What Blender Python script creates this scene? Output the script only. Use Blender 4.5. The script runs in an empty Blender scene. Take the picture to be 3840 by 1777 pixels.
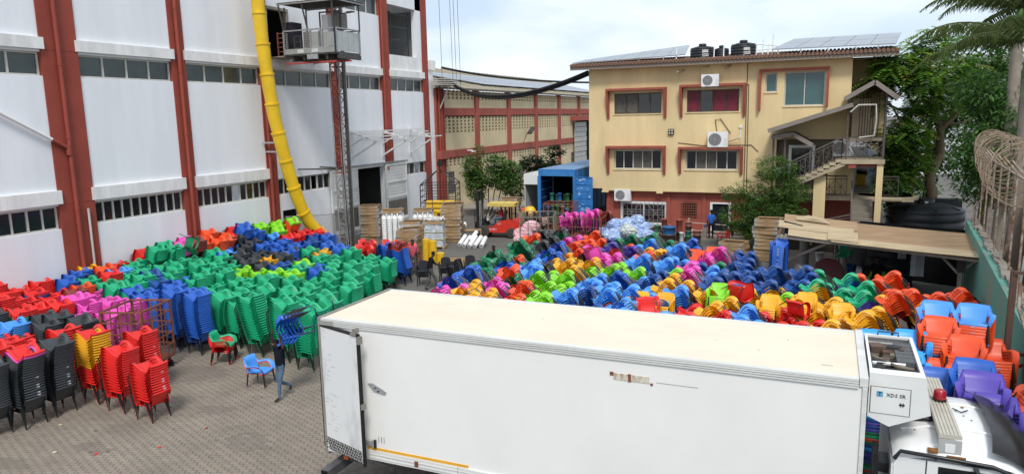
import bpy, bmesh, math, random
import numpy as np
from mathutils import Vector, Matrix, Euler
R = math.radians
rnd = random.Random(7)
scene = bpy.context.scene
COL = scene.collection
# ------------------------------------------------------------------ camera
cam_d = bpy.data.cameras.new('camera'); cam = bpy.data.objects.new('camera', cam_d); COL.objects.link(cam)
CAM = Vector((0, 0, 7.5))
_y, _p, _r = R(23.8339), R(9.40596), R(-1.18641)
_f = Vector((-math.sin(_y)*math.cos(_p), math.cos(_y)*math.cos(_p), -math.sin(_p)))
_rt = Vector((math.cos(_y), math.sin(_y), 0)); _u = _rt.cross(_f)
_r2 = math.cos(_r)*_rt + math.sin(_r)*_u; _u2 = -math.sin(_r)*_rt + math.cos(_r)*_u
mw = Matrix((( _r2.x, _u2.x, -_f.x, CAM.x), (_r2.y, _u2.y, -_f.y, CAM.y), (_r2.z, _u2.z, -_f.z, CAM.z), (0, 0, 0, 1)))
cam.matrix_world = mw
cam_d.sensor_width = 36; cam_d.lens = 36*2706.48/3840; cam_d.clip_start = .1; cam_d.clip_end = 2000
scene.camera = cam
# ------------------------------------------------------------------ sky, sun, exposure
world = bpy.data.worlds.new('World'); scene.world = world; world.use_nodes = True
nt = world.node_tree; nt.nodes.clear()
SUN_EL, SUN_AZ = 52, 154          # azimuth clockwise from +Y
out = nt.nodes.new('ShaderNodeOutputWorld'); bg = nt.nodes.new('ShaderNodeBackground')
sky = nt.nodes.new('ShaderNodeTexSky'); sky.sky_type = 'NISHITA'; sky.sun_disc = False
sky.sun_elevation = R(SUN_EL); sky.sun_rotation = R(SUN_AZ)
tc = nt.nodes.new('ShaderNodeTexCoord'); mp = nt.nodes.new('ShaderNodeMapping'); mp.inputs['Scale'].default_value = (1, 1, 2.6)
nz = nt.nodes.new('ShaderNodeTexNoise'); nz.inputs['Scale'].default_value = 2.3; nz.inputs['Detail'].default_value = 7; nz.inputs['Roughness'].default_value = .55
cr = nt.nodes.new('ShaderNodeValToRGB'); cr.color_ramp.elements[0].position = .34; cr.color_ramp.elements[1].position = .6
cr.color_ramp.elements[0].color = (.62, .62, .62, 1)
nz2 = nt.nodes.new('ShaderNodeTexNoise'); nz2.inputs['Scale'].default_value = 4.1; nz2.inputs['Detail'].default_value = 6
cc = nt.nodes.new('ShaderNodeValToRGB'); cc.color_ramp.elements[0].position = .33; cc.color_ramp.elements[1].position = .66
cc.color_ramp.elements[0].color = (4.5, 5.4, 6.5, 1); cc.color_ramp.elements[1].color = (7.3, 7.75, 8.2, 1)
mx = nt.nodes.new('ShaderNodeMix'); mx.data_type = 'RGBA'
L = nt.links.new
L(tc.outputs['Generated'], mp.inputs['Vector']); L(mp.outputs[0], nz.inputs['Vector']); L(mp.outputs[0], nz2.inputs['Vector'])
L(nz.outputs[0], cr.inputs[0]); L(nz2.outputs[0], cc.inputs[0])
L(cr.outputs[0], mx.inputs[0]); L(sky.outputs[0], mx.inputs[6]); L(cc.outputs[0], mx.inputs[7])
L(mx.outputs[2], bg.inputs[0]); bg.inputs[1].default_value = .088; L(bg.outputs[0], out.inputs[0])
sd = bpy.data.lights.new('sun', 'SUN'); sd.energy = 1.5; sd.angle = R(14); sd.color = (1, .965, .91)
so = bpy.data.objects.new('sun', sd); COL.objects.link(so)
_sv = Vector((math.sin(R(SUN_AZ))*math.cos(R(SUN_EL)), math.cos(R(SUN_AZ))*math.cos(R(SUN_EL)), math.sin(R(SUN_EL))))
so.rotation_euler = _sv.to_track_quat('Z', 'Y').to_euler()
vs = scene.view_settings; vs.view_transform = 'Standard'; vs.look = 'None'; vs.gamma = 1; vs.use_curve_mapping = False
vs.exposure = .80
# ------------------------------------------------------------------ materials
MATS = {}
def mat(name, col, rough=.6, spec=.4, var=.1, scale=2.0, bump=0.0, bscale=30, metal=0, col2=None, amt=.5, stretch=(1, 1, 1), world_co=False, sheen=0):
    if name in MATS: return MATS[name]
    m = bpy.data.materials.new(name); m.use_nodes = True; n = m.node_tree.nodes; l = m.node_tree.links.new
    b = n['Principled BSDF']; b.inputs['Roughness'].default_value = rough; b.inputs['Specular IOR Level'].default_value = spec; b.inputs['Metallic'].default_value = metal
    c1 = tuple(col)+(1,)
    if var > 0 or col2:
        if world_co: t = n.new('ShaderNodeNewGeometry'); src = t.outputs['Position']
        else: t = n.new('ShaderNodeTexCoord'); src = t.outputs['Object']
        mpn = n.new('ShaderNodeMapping'); mpn.inputs['Scale'].default_value = stretch; l(src, mpn.inputs[0])
        z = n.new('ShaderNodeTexNoise'); z.inputs['Scale'].default_value = scale; z.inputs['Detail'].default_value = 5; z.inputs['Roughness'].default_value = .6
        l(mpn.outputs[0], z.inputs[0])
        r = n.new('ShaderNodeValToRGB'); e = r.color_ramp.elements
        if col2: e[0].position = amt-.12; e[1].position = amt+.12; e[0].color = c1; e[1].color = tuple(col2)+(1,)
        else:
            e[0].position = .3; e[1].position = .7
            e[0].color = tuple(x*(1-var) for x in col)+(1,); e[1].color = tuple(min(1, x*(1+var*.6)) for x in col)+(1,)
        l(z.outputs[0], r.inputs[0]); l(r.outputs[0], b.inputs['Base Color'])
    else: b.inputs['Base Color'].default_value = c1
    if bump > 0:
        t2 = n.new('ShaderNodeNewGeometry'); z2 = n.new('ShaderNodeTexNoise'); z2.inputs['Scale'].default_value = bscale; z2.inputs['Detail'].default_value = 4
        l(t2.outputs['Position'], z2.inputs[0]); bp = n.new('ShaderNodeBump'); bp.inputs['Strength'].default_value = bump; bp.inputs['Distance'].default_value = .02
        l(z2.outputs[0], bp.inputs['Height']); l(bp.outputs[0], b.inputs['Normal'])
    MATS[name] = m; return m
def glass(name, col, rough=.08):
    return mat(name, col, rough, .7, .25, .9, world_co=True)
# ------------------------------------------------------------------ mesh builder
class MB:
    def __init__(s): s.v = []; s.f = []; s.m = []; s.sm = []
    def add(s, vs, fs, mi=0, sm=False):
        o = len(s.v); s.v += [tuple(v) for v in vs]
        for f in fs: s.f.append(tuple(i+o for i in f)); s.m.append(mi); s.sm.append(sm)
    def box(s, c, d, mi=0, rot=None, taper=1.0):
        x, y, z = d[0]/2, d[1]/2, d[2]/2; t = taper
        vs = [Vector(p) for p in ((-x,-y,-z),(x,-y,-z),(x,y,-z),(-x,y,-z),(-x*t,-y*t,z),(x*t,-y*t,z),(x*t,y*t,z),(-x*t,y*t,z))]
        if rot is not None:
            M = rot if isinstance(rot, Matrix) else Euler(rot).to_matrix()
            vs = [M @ v for v in vs]
        c = Vector(c)
        s.add([v+c for v in vs], [(0,3,2,1),(4,5,6,7),(0,1,5,4),(1,2,6,5),(2,3,7,6),(3,0,4,7)], mi)
        return s
    def bx(s, x0, x1, y0, y1, z0, z1, mi=0):
        return s.box(((x0+x1)/2, (y0+y1)/2, (z0+z1)/2), (abs(x1-x0), abs(y1-y0), abs(z1-z0)), mi)
    def bar(s, a, b, w, h=None, mi=0):
        a, b = Vector(a), Vector(b); d = b-a; h = h or w
        if d.length < 1e-6: return s
        q = d.to_track_quat('Z', 'Y').to_matrix() if abs(d.normalized().z) < .99 else Matrix.Identity(3)
        return s.box((a+b)/2, (w, h, d.length), mi, q)
    def tube(s, pts, r, n=8, mi=0, caps=True, sm=True, closed=False):
        pts = [Vector(p) for p in pts]; rs = r if isinstance(r, (list, tuple)) else [r]*len(pts)
        vs = []; N = len(pts); ref = None
        for i, p in enumerate(pts):
            if closed: t = pts[(i+1) % N]-pts[i-1]
            else: t = pts[min(i+1, N-1)]-pts[max(i-1, 0)]
            t.normalize()
            if ref is None: ref = t.orthogonal().normalized()
            ref = (ref-t*ref.dot(t)); ref = ref.normalized() if ref.length > 1e-4 else t.orthogonal().normalized()
            b = t.cross(ref)
            for k in range(n):
                a = 2*math.pi*k/n; vs.append(p+(ref*math.cos(a)+b*math.sin(a))*rs[i])
        fs = []
        for i in range(N if closed else N-1):
            for k in range(n):
                j = (i+1) % N; fs.append((i*n+k, i*n+(k+1) % n, j*n+(k+1) % n, j*n+k))
        s.add(vs, fs, mi, sm)
        if caps and not closed: s.add(vs[:n], [tuple(range(n))[::-1]], mi); s.add(vs[-n:], [tuple(range(n))], mi)
        return s
    def lathe(s, prof, n=16, c=(0,0,0), mi=0, sm=True, cap=True):
        vs = []
        for r, z in prof:
            for k in range(n):
                a = 2*math.pi*k/n; vs.append((c[0]+r*math.cos(a), c[1]+r*math.sin(a), c[2]+z))
        fs = [(i*n+k, i*n+(k+1) % n, (i+1)*n+(k+1) % n, (i+1)*n+k) for i in range(len(prof)-1) for k in range(n)]
        s.add(vs, fs, mi, sm)
        if cap: s.add(vs[-n:], [tuple(range(n))], mi); s.add(vs[:n], [tuple(range(n))[::-1]], mi)
        return s
    def quad(s, a, b, c, d, mi=0): s.add([a, b, c, d], [(0, 1, 2, 3)], mi); return s
    def slab(s, quad, t, mi=0):
        q = [Vector(p) for p in quad]; n = (q[1]-q[0]).cross(q[3]-q[0]).normalized()*t
        s.add(q+[p-n for p in q], [(0,1,2,3),(7,6,5,4),(0,4,5,1),(1,5,6,2),(2,6,7,3),(3,7,4,0)], mi); return s
    def mesh(s, name, mats):
        me = bpy.data.meshes.new(name); me.from_pydata(s.v, [], s.f)
        for m in (mats if isinstance(mats, (list, tuple)) else [mats]): me.materials.append(m)
        if any(s.m): me.polygons.foreach_set('material_index', s.m)
        if any(s.sm): me.polygons.foreach_set('use_smooth', s.sm)
        me.update(); return me
def link(name, me, parent=None, loc=None, rot=None):
    o = bpy.data.objects.new(name, me); COL.objects.link(o)
    if parent: o.parent = parent
    if loc is not None: o.location = loc
    if rot is not None: o.rotation_euler = rot
    return o
def obj(name, mb, mats, parent=None, loc=None, rot=None): return link(name, mb.mesh(name, mats), parent, loc, rot)
def tag(o, label=None, cat=None, group=None, kind=None):
    if label: o['label'] = label
    if cat: o['category'] = cat
    if group: o['group'] = group
    if kind: o['kind'] = kind
    return o
def thing(name, label, cat, loc=(0,0,0), rz=0, group=None):
    return tag(link(name, None, None, loc, (0, 0, rz)), label, cat, group)
def copy_tree(o, parent=None):
    c = o.copy(); COL.objects.link(c)
    if parent: c.parent = parent
    for ch in o.children: copy_tree(ch, c)
    return c
def text_mb(s, size, m4=None, depth=.0):
    cu = bpy.data.curves.new('t', 'FONT'); cu.body = s; cu.size = size; cu.align_x = 'CENTER'; cu.align_y = 'CENTER'; cu.extrude = depth; cu.resolution_u = 1
    o = bpy.data.objects.new('t', cu); COL.objects.link(o)
    dg = bpy.context.evaluated_depsgraph_get(); me = bpy.data.meshes.new_from_object(o.evaluated_get(dg))
    bpy.data.objects.remove(o); bpy.data.curves.remove(cu)
    return me
def text(name, s, size, m, parent, loc, rot, depth=.002):
    me = text_mb(s, size, None, depth); me.materials.clear(); me.materials.append(m)
    return link(name, me, parent, loc, rot)
# common materials
WHITEP = mat('white_wall_paint', (.81,.825,.85), .7, .3, .075, .9, .06, 12, world_co=True, stretch=(1,1,.14))
WHITEL = mat('white_ledge_paint', (.78,.77,.75), .7, .3, .16, 1.6, world_co=True, stretch=(1,1.6,.4))
REDP = mat('brick_red_paint', (.30,.062,.042), .7, .3, .14, .8, .12, 25, world_co=True)
REDP2 = mat('faded_red_paint', (.33,.085,.06), .75, .3, .2, 1.1, .1, 25, world_co=True)
CREAM = mat('cream_wall_paint', (.74,.58,.32), .8, .2, .15, .8, .1, 20, world_co=True, stretch=(1,1,.22))
CREAM2 = mat('pale_cream_wall_paint', (.60,.50,.32), .8, .2, .14, .5, .1, 20, world_co=True)
STEEL = mat('grey_steel', (.33,.33,.33), .5, .5, .2, 4, metal=.3)
DARKST = mat('dark_steel', (.06,.055,.05), .55, .5, .3, 5)
RUST = mat('rusty_red_steel', (.22,.075,.045), .75, .3, .35, 9, .2, 60)
WPLAST = mat('white_plastic', (.78,.78,.77), .4, .5, .06, 3)
BLACKR = mat('black_rubber', (.02,.02,.02), .7, .3, .2, 6)
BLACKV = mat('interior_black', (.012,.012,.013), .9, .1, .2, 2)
FRAMEW = mat('window_frame_paint', (.55,.53,.48), .6, .3, .15, 3, world_co=True)
FRAMED = mat('dark_window_frame', (.09,.07,.055), .5, .4, .1, 3)
GLASSG = glass('green_grey_glass', (.050,.070,.068), .18)
GLASSD = glass('dark_glass', (.016,.02,.024), .1)
CONC = mat('concrete', (.30,.27,.23), .9, .2, .2, 1.5, .3, 40, world_co=True)
WOODM = mat('crate_wood', (.40,.27,.15), .8, .2, .25, 3, .15, 60, stretch=(1, 1, 6))
INKM = mat('black_ink', (.02,.02,.02), .8, .1, 0)
GALV = mat('galvanised_plate', (.42,.43,.44), .5, .5, .15, 8, metal=.4)
SKIN = mat('dark_brown_skin', (.055,.028,.018), .55, .4, .1, 6)
HAIRM = mat('black_hair', (.01,.009,.009), .8, .2, .1, 40)
# ------------------------------------------------------------------ ground
g = MB(); g.quad((-600,-200,0),(600,-200,0),(600,900,0),(-600,900,0))
asph = mat('worn_asphalt', (.115,.108,.10), .9, .2, .1, .35, .35, 45, world_co=True, col2=(.165,.155,.14), amt=.52)
ground = tag(obj('ground', g, asph), kind='structure')
# interlocking paving in front of the stacks
PAVX0, PAVX1, PAVY0, PAVY1 = -19.5, -7.6, 7.6, 19.5
pv = MB(); pv.bx(PAVX0, PAVX1, PAVY0, PAVY1, .004, .0235)
joint = mat('sandy_joint', (.165,.146,.122), .95, .1, .3, 6, world_co=True)
pave = tag(obj('pavement', pv, joint), kind='structure')
pavm = [mat('paver_%s' % n, c,   .9, .2, .2, .8, .3, 55, world_co=True) for n, c in (('grey', (.250,.214,.174)), ('tan', (.268,.229,.184)), ('dark', (.208,.178,.147)))]
def paver_mesh(m, h):
    b = MB(); a, c = .112, .054; w = .010; e = .010
    top = [(-a+e,-c+e),(-.03,-c+e+w),(.03,-c+e-w),(a-e,-c+e),(a-e,c-e),(.03,c-e-w),(-.03,c-e+w),(-a+e,c-e)]
    bot = [(-a,-c),(-.03,-c+w),(.03,-c-w),(a,-c),(a,c),(.03,c-w),(-.03,c+w),(-a,c)]
    vs = [(x, y, h) for x, y in top]+[(x, y, h-.014) for x, y in bot]
    b.add(vs, [tuple(range(8))]+[(i, i+8, (i+1) % 8+8, (i+1) % 8) for i in range(8)])
    return b, m
pms = [paver_mesh(m, h) for m in pavm for h in (.0285, .031, .027)]
pmesh = [b.mesh('paver', m) for b, m in pms]
cells = []
ang = R(24); ca, sa = math.cos(ang), math.sin(ang)
for i in range(-90, 90):
    for j in range(-150, 150):
        u = i*.235+(.1175 if j % 2 else 0); v = j*.118
        x = -13.5+u*ca-v*sa; y = 13.5+u*sa+v*ca
        if PAVX0+.15 < x < PAVX1-.15 and PAVY0+.15 < y < PAVY1-.15:
            vx = Vector((x, y, 0))-CAM; d = vx.dot(_f); px = vx.dot(_r2)/d*2706.5; py = -vx.dot(_u2)/d*2706.5
            vis = -1930 < px < -690 and py < 895
            if px < -690+40 and py < 940: cells.append((vis, d, x, y))
cells.sort(key=lambda c: (not c[0], c[1]))
STN = [(-13.2,9.6,.9,.35),(-15.6,10.6,.5,.3),(-16.8,9.3,.7,.3),(-12.3,12.2,.6,.5),(-17.5,15.2,1.2,.8),(-10.8,9.2,1.0,.4),(-14.6,13.4,.5,.3)]
big = MB()
for k, (vis, d, x, y) in enumerate(cells):
    q = rnd.choice((0,0,1,1,2,3,3,4,5,0,4)); q = rnd.choice((6,7,8)) if any((x-a)**2/c**2+(y-b_)**2/d_**2 < rnd.uniform(.4,1.3) for a, b_, c, d_ in STN) else q; rz = ang+rnd.uniform(-.06,.06)+(math.pi if rnd.random() < .5 else 0)
    if vis and k < 300:
        link('paver', pmesh[q], pave, (x, y, rnd.uniform(-.002,.002)), (rnd.uniform(-.02,.02), rnd.uniform(-.02,.02), rz))
    else:
        c, s_ = math.cos(rz), math.sin(rz); b = pms[q][0]; dz = rnd.uniform(-.003,.003); t1 = rnd.uniform(-.025,.025)
        big.add([(x+c*p[0]-s_*p[1], y+s_*p[0]+c*p[1], p[2]+dz+p[0]*t1) for p in b.v], b.f, q//3)
tag(obj('pavers', big, pavm, pave), kind='stuff')
# stains, litter
for k, (x, y, r, c) in enumerate([(-15.2,10.4,.05,(.6,.03,.02)),(-14.1,11.2,.04,(.6,.03,.02)),(-17.6,11.2,.05,(.5,.4,.25)),(-13.9,12.4,.04,(.55,.03,.02)),(-16.2,10.1,.06,(.7,.6,.45)),(-15.9,13.1,.04,(.1,.3,.15))]):
    b = MB(); n = 5
    b.add([(r*math.cos(i*1.25)*(1+.4*(i % 2)), r*math.sin(i*1.25), .012*(i % 3)) for i in range(5)]+[(0,0,.03)], [(i, (i+1) % 5, 5) for i in range(5)])
    tag(obj('plastic_scrap', b, mat('scrap_%d' % k, c, .5, .4, 0), loc=(x, y, .036), rot=(0,0,k)),
        ['small red plastic scrap on the paving nearest the black chair stacks','small red plastic scrap on the paving below the red stacks','pale brown dry leaf scrap on paving beside the black chair legs','small red plastic scrap on paving right of the red chairs','cream paper scrap low on the open paving','green plastic scrap between the red chair legs'][k], 'litter')
# raised kerb and concrete apron by the red-walled building
b = MB(); b.bx(-14.2, 4.5, 43.4, 45.3, 0, .12); tag(obj('concrete_apron', b, CONC), kind='structure')
b = MB(); b.bx(-28.4, -18.2, 52.5, 80, 0, .15); tag(obj('raised_kerb', b, CONC), kind='structure')
b = MB(); b.quad((-29.0,20,.004),(-18,20,.004),(-18,50,.004),(-29.0,50,.004))
tag(obj('yard_concrete', b, mat('yard_concrete_mat', (.14,.13,.118), .9, .2, .2, .5, .3, 40, world_co=True)), kind='structure')
# ------------------------------------------------------------------ plastic armchairs
CC = dict(R=(.72,.020,.016), O=(.80,.085,.018), Y=(.82,.40,.012), G=(.012,.40,.185), D=(.010,.20,.085), L=(.24,.66,.02), B=(.020,.115,.50),
          C=(.075,.32,.82), N=(.012,.075,.30), P=(.10,.065,.42), M=(.78,.085,.46), K=(.040,.046,.052), W=(.24,.035,.03), S=(.03,.35,.85), Q=(.17,.20,.22))
CN = dict(R='red', O='orange', Y='yellow', G='green', D='dark green', L='lime green', B='blue', C='light blue', N='navy blue', P='purple', M='pink', K='black', W='maroon', S='sky blue', Q='grey')
CM = {k: mat('%s_chair_plastic' % CN[k].replace(' ', '_'), c, .40, .5, .17, 1.1, world_co=True) for k, c in CC.items()}
LEGM = mat('black_chair_leg', (.012,.012,.012), .45, .5, 0)
STICK = mat('white_sticker', (.75,.75,.75), .6, .3, 0)
def shell(nu=4):
    b = MB()
    prof = [(.238,.372,.232,0), (.252,.432,.238,0), (.20,.436,.238,0), (.05,.418,.232,-.012), (-.12,.404,.222,-.012), (-.195,.43,.214,0), (-.235,.55,.208,.02), (-.278,.70,.228,.03), (-.312,.815,.25,.035), (-.368,.822,.264,.035), (-.374,.800,.266,.035)]
    U = [-1+2*i/nu for i in range(nu+1)]; vs = []
    for y, z, w, cv in prof:
        for u in U:
            k = 1-u*u
            if z > .44: p = (u*w, y-cv*k, z+(.014*k if z > .8 else 0))
            else: p = (u*w, y+(.03*k if y > .19 else 0), z+cv*k)
            vs.append(p)
    n = nu+1
    b.add(vs, [(i*n+j, i*n+j+1, (i+1)*n+j+1, (i+1)*n+j) for i in range(len(prof)-1) for j in range(nu)], 0, True)
    for s in (-1, 1):
        rim = [(.252,-.318,.808), (.262,-.282,.71), (.272,-.232,.625), (.290,-.15,.628), (.306,-.04,.655), (.312,.07,.665), (.308,.15,.64), (.296,.205,.575), (.276,.24,.49), (.262,.248,.40)]
        inn = [(.246,-.312,.80), (.226,-.276,.70), (.222,-.215,.60), (.244,-.14,.612), (.256,-.04,.634), (.258,.06,.642), (.256,.125,.622), (.250,.172,.56), (.242,.205,.485), (.236,.235,.43)]
        low = [(.268,-.352,.79), (.296,-.318,.70), (.312,-.268,.606), (.334,-.162,.606), (.352,-.04,.632), (.358,.085,.640), (.352,.186,.618), (.336,.255,.552), (.304,.286,.47), (.272,.276,.375)]
        inl = [(.246,-.312,.79), (.222,-.268,.68), (.218,-.21,.575), (.240,-.135,.588), (.250,-.04,.61), (.252,.05,.618), (.25,.11,.60), (.245,.155,.545), (.238,.19,.475), (.232,.225,.42)]
        m = len(rim); vs = [(s*x, y, z) for r in (inl, inn, rim, low) for x, y, z in r]
        fs = [(r*m+i, r*m+i+1, (r+1)*m+i+1, (r+1)*m+i) for r in range(3) for i in range(m-1)]
        b.add(vs, fs if s > 0 else [f[::-1] for f in fs], 0, True)
        # rear post, side rail with its arch
        P = [(.272,-.232,.625), (.214,-.20,.44), (.268,-.215,.43), (.276,-.262,.40), (.284,-.246,.57), (.248,-.245,.375), (.262,-.12,.425), (.262,.10,.43), (.268,.215,.40), (.232,.05,.418), (.222,-.12,.404), (.238,.20,.436)]
        vs = [(s*x, y, z) for x, y, z in P]
        fs = [(0,1,2), (0,2,3,4), (2,1,5,3), (2,6,10,1), (6,7,9,10), (7,8,11,9)]
        b.add(vs, fs, 0, False)
    return b
def leg_geo(x, y, n, mi=0, mi2=1):
    b = MB(); sx = 1 if x > 0 else -1; sy = 1 if y > 0 else -1
    t = Vector((x, y, .42)); e = Vector((x+.028*sx, y+.05*sy, 0)); k = t.lerp(e, .93)
    b.tube([t, k], [.021, .0145], n, mi, False, n > 4); b.tube([k, e], [.017, .015], n, mi2, False, n > 4)
    b.add([e+Vector((.015*math.cos(a*2*math.pi/n), .015*math.sin(a*2*math.pi/n), 0)) for a in range(n)], [tuple(range(n))[::-1]], mi2)
    return b
LEGP = [(-.238,.235), (.238,.235), (-.24,-.25), (.24,-.25)]
_sh = shell()
_stk = MB(); _stk.quad((-.035,.290,.425),(.035,.290,.425),(.035,.278,.400),(-.035,.278,.400))
_stb = MB(); _stb.quad((.02,-.404,.824),(.10,-.402,.824),(.10,-.404,.79),(.02,-.406,.79)); STB = _stb.mesh('sticker', STICK)
SHM = {k: _sh.mesh('shell', CM[k]) for k in CC}
LGM = {k: [leg_geo(x, y, 6).mesh('leg', [LEGM, CM[k]]) for x, y in LEGP] for k in CC}
STM = _stk.mesh('sticker', STICK)
PROTO = {}
def chair(k, M, label, group, back=False):
    if k not in PROTO:
        t = thing('plastic_armchair', label, 'chair', group=group); PROTO[k] = t
        link('shell', SHM[k], t)
        for me in LGM[k]: link('leg', me, t)
    else: t = copy_tree(PROTO[k])
    if rnd.random() < .3: link('sticker', STM, t)
    if back: link('sticker', STB, t)
    t.matrix_world = M; t['label'] = label; t['group'] = group
    return t
def stack_mats(x, y, z, yaw, n, th0, dth, uz, fy, roll=0, jit=.004):
    Zr = Matrix.Translation((x, y, z)) @ Matrix.Rotation(yaw, 4, 'Z'); th = th0; p = Vector((0, 0, 0)); res = []
    for i in range(n):
        J = Matrix.Rotation(rnd.uniform(-jit, jit)*4, 4, 'Z')
        res.append(Zr @ Matrix.Translation(p+Vector((rnd.uniform(-jit, jit), rnd.uniform(-jit, jit), 0))) @ Matrix.Rotation(th, 4, 'X') @ J)
        p = p+Vector((roll, fy*math.cos(th)-uz*math.sin(th), fy*math.sin(th)+uz*math.cos(th))); th += dth
    return res
ORD = ['top','second','third','fourth','fifth','sixth','seventh','eighth','ninth','tenth','eleventh','twelfth','thirteenth','fourteenth','fifteenth','sixteenth','seventeenth','eighteenth','nineteenth','twentieth','twenty-first','twenty-second','twenty-third','twenty-fourth','twenty-fifth','twenty-sixth','twenty-seventh','twenty-eighth']
def ind_stack(cols, desc, x, y, z, yaw, th0, dth, uz=.056, fy=.030, vis=None, group='stacked plastic armchairs', roll=0, wide=1):
    """cols from the bottom up; the top `vis` are separate things, the rest go into the bulk"""
    ms = [M @ Matrix.Diagonal((wide, 1, 1, 1)) for M in stack_mats(x, y, z, yaw, len(cols), R(th0), R(dth), uz, fy, roll)]; n = len(cols)
    for i, (k, M) in enumerate(zip(cols, ms)):
        j = n-1-i
        if vis is not None and j >= vis: BULK.append((k, M)); continue
        w = 'topmost' if j == 0 else ('bottom one' if i == 0 else '%s from the top' % ORD[j])
        lb = '%s chair, %s of %s' % (CN[k], w, desc)
        if len(lb.split()) > 16: print('LONG', lb)
        chair(k, M, lb, group, back=(i in (1,2,4,5,8) and k in 'RK'))
BULK = []
LW, RW, FW = R(90), R(-90), R(180)      # facing the white wall / the right / the street side
FS = 'front stacks of armchairs'
def fs(cols, desc, x, y, th0=3, dth=2.0, uz=.077, fy=.043, **k): ind_stack(cols, desc, x, y, .02, LW+rnd.uniform(-.06,.06), th0, dth, uz, fy, **k)
fs('R'*12, 'the shortest red stack nearest the camera', -15.7, 12.4)
fs('R'*15, 'the red stack behind the shortest red one', -16.95, 12.55)
fs('R'*6+'Y'*11+'R', 'the yellow stack among the red ones', -18.15, 12.75, dth=1.5)
fs('R'*16, 'the red stack between yellow and black ones', -19.5, 12.95, dth=1.2)
fs('R'*15, 'the tall red stack beside the cage cart', -17.55, 13.75, dth=1.6)
fs('K'*19, 'the black stack nearest the red ones', -18.4, 11.75, dth=1.7, fy=.034)
fs('K'*17+'MR', 'the black stack with a red top', -18.4, 10.95, dth=1.7, fy=.034)
fs('B'*18, 'the tall blue stack right of the cage cart', -18.8, 16.9, dth=1.5)
fs('B'*18, 'the blue stack beside the cage cart', -19.9, 17.0, dth=1.5, vis=7)
fs('G'*17, 'the green stack behind the lone blue chair', -16.75, 17.45, dth=.9, fy=.046)
fs('G'*17, 'the green stack behind the carrying man', -15.5, 17.3, dth=1.6, vis=14)
fs('G'*18, 'the green stack nearest the open truck door', -14.3, 16.9, dth=1.6, fy=.030)
for k, x, y, n in (('Y',-18.75,9.55,17), ('K',-18.6,10.2,19)): BULK += [(k, M) for M in stack_mats(x, y, .02, LW, n, R(3), R(1.7), .070, .034)]
ind_stack('RRRRG', 'the low tipped stack by the green ones', -17.3, 16.35, .02, R(-66), -3, .8, .05, .02)
ind_stack('RC', 'the lone nested pair on the open paving', -14.75, 15.25, .02, R(-80), 0, .3, .035, .012, group='chairs standing alone on the paving')
# far right: upright stacks facing the street between truck cab and green wall: x, y, ztop, colours of the visible top (down), number, yaw
FR = [(2.95,17.3,3.35,'C','OOOO',5,170,'the light blue capped stack by the green wall'), (2.30,17.55,3.30,'C','CO',3,172,'the light blue stack behind the orange one'), (2.25,16.75,3.15,'OOOOOO','NN',7,172,'the leftmost tall orange stack'),
      (2.62,15.95,3.0,'OOOOOOOOO','O',9,168,'the tallest orange stack in the middle'), (3.22,16.75,2.75,'OOO','O',3,190,'the orange stack beside the rusty post'), (2.2,15.45,2.60,'OOO','O',4,168,'the orange stack left below the tallest one'),
      (2.42,14.65,2.75,'OO','B',3,170,'the orange stack just behind the cab roof'), (1.05,16.3,2.85,'S','S',2,178,'the stack left of the cooling unit'), (1.72,16.35,2.90,'S','C',2,176,'the stack right above the unit grille'), (1.62,15.65,2.66,'SSL','C',2,180,'the low stack behind the grille'),
      (1.98,14.1,2.85,'BP','P',2,172,'the purple stack behind the roof beam'), (2.46,13.9,3.15,'B','B',1,172,'the dark blue topped stack beside the purple ones'), (2.48,13.3,3.12,'PP','P',2,172,'the upper purple stack beside the cab'), (2.60,12.75,2.93,'PP','P',2,174,'the front purple stack beside the windscreen visor'),
      (2.80,12.1,2.15,'RR','R',1,174,'the red stack low in front of the green wall')]
for x, y, zt, top, rest, vis, yw, desc in FR:
    n = int(max(4, (zt-.75)/.062)); cols = [rest[i % len(rest)] for i in range(n-len(top))]+list(top[::-1])
    off = stack_mats(0, 0, 0, 0, len(cols), R(2), R(.25), .060, .012)[-1].translation
    ind_stack(cols, desc, x, y+off.y*1, zt-.75-off.z, R(yw), 2, .25, .060, .012, vis=vis, wide=1.10)
# orange chairs piled beside the wall with their edges towards the street
for i, (x, y, z, yw, n) in enumerate(((3.35,15.3,2.15,100,9), (3.15,14.5,2.0,95,9))):
    BULK += [('O', M) for M in stack_mats(x, y, z-.9, R(yw), n, R(25), R(1), .06, .02)]
# dark chair edges in the gap between box and cab
BULK += [('SNDOGDPNPN'[i % 10], M) for i, M in enumerate(stack_mats(1.05, 14.3, .3, R(178), 30, R(2), R(.2), .062, .01))]
# chairs carried on the head
for i in range(5):
    chair('B', Matrix.Translation((-13.24,14.80,2.04)) @ Matrix.Rotation(R(-48+rnd.uniform(-3,3)), 4, 'Z') @ Matrix.Rotation(R(109), 4, 'X') @ Matrix.Translation((0, -.02+.02*(2-i), -.58+.095*(2-i))), 'blue chair, %s of the five on the head of the walking man' % ['uppermost','second','middle','fourth','lowest'][i], 'chairs carried by the workers')
C1 = Matrix.Translation((-12.55,15.9,1.75)) @ Matrix.Rotation(R(160), 4, 'Z') @ Matrix.Rotation(R(170), 4, 'X')
for i in range(5):
    chair('B', C1 @ Matrix.Translation((0, 0, -.55-.075*(2-i))), 'blue chair, %s of the five upturned ones behind the truck door' % ['lowest','second','middle','fourth','uppermost'][i], 'chairs carried by the workers')
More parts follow.
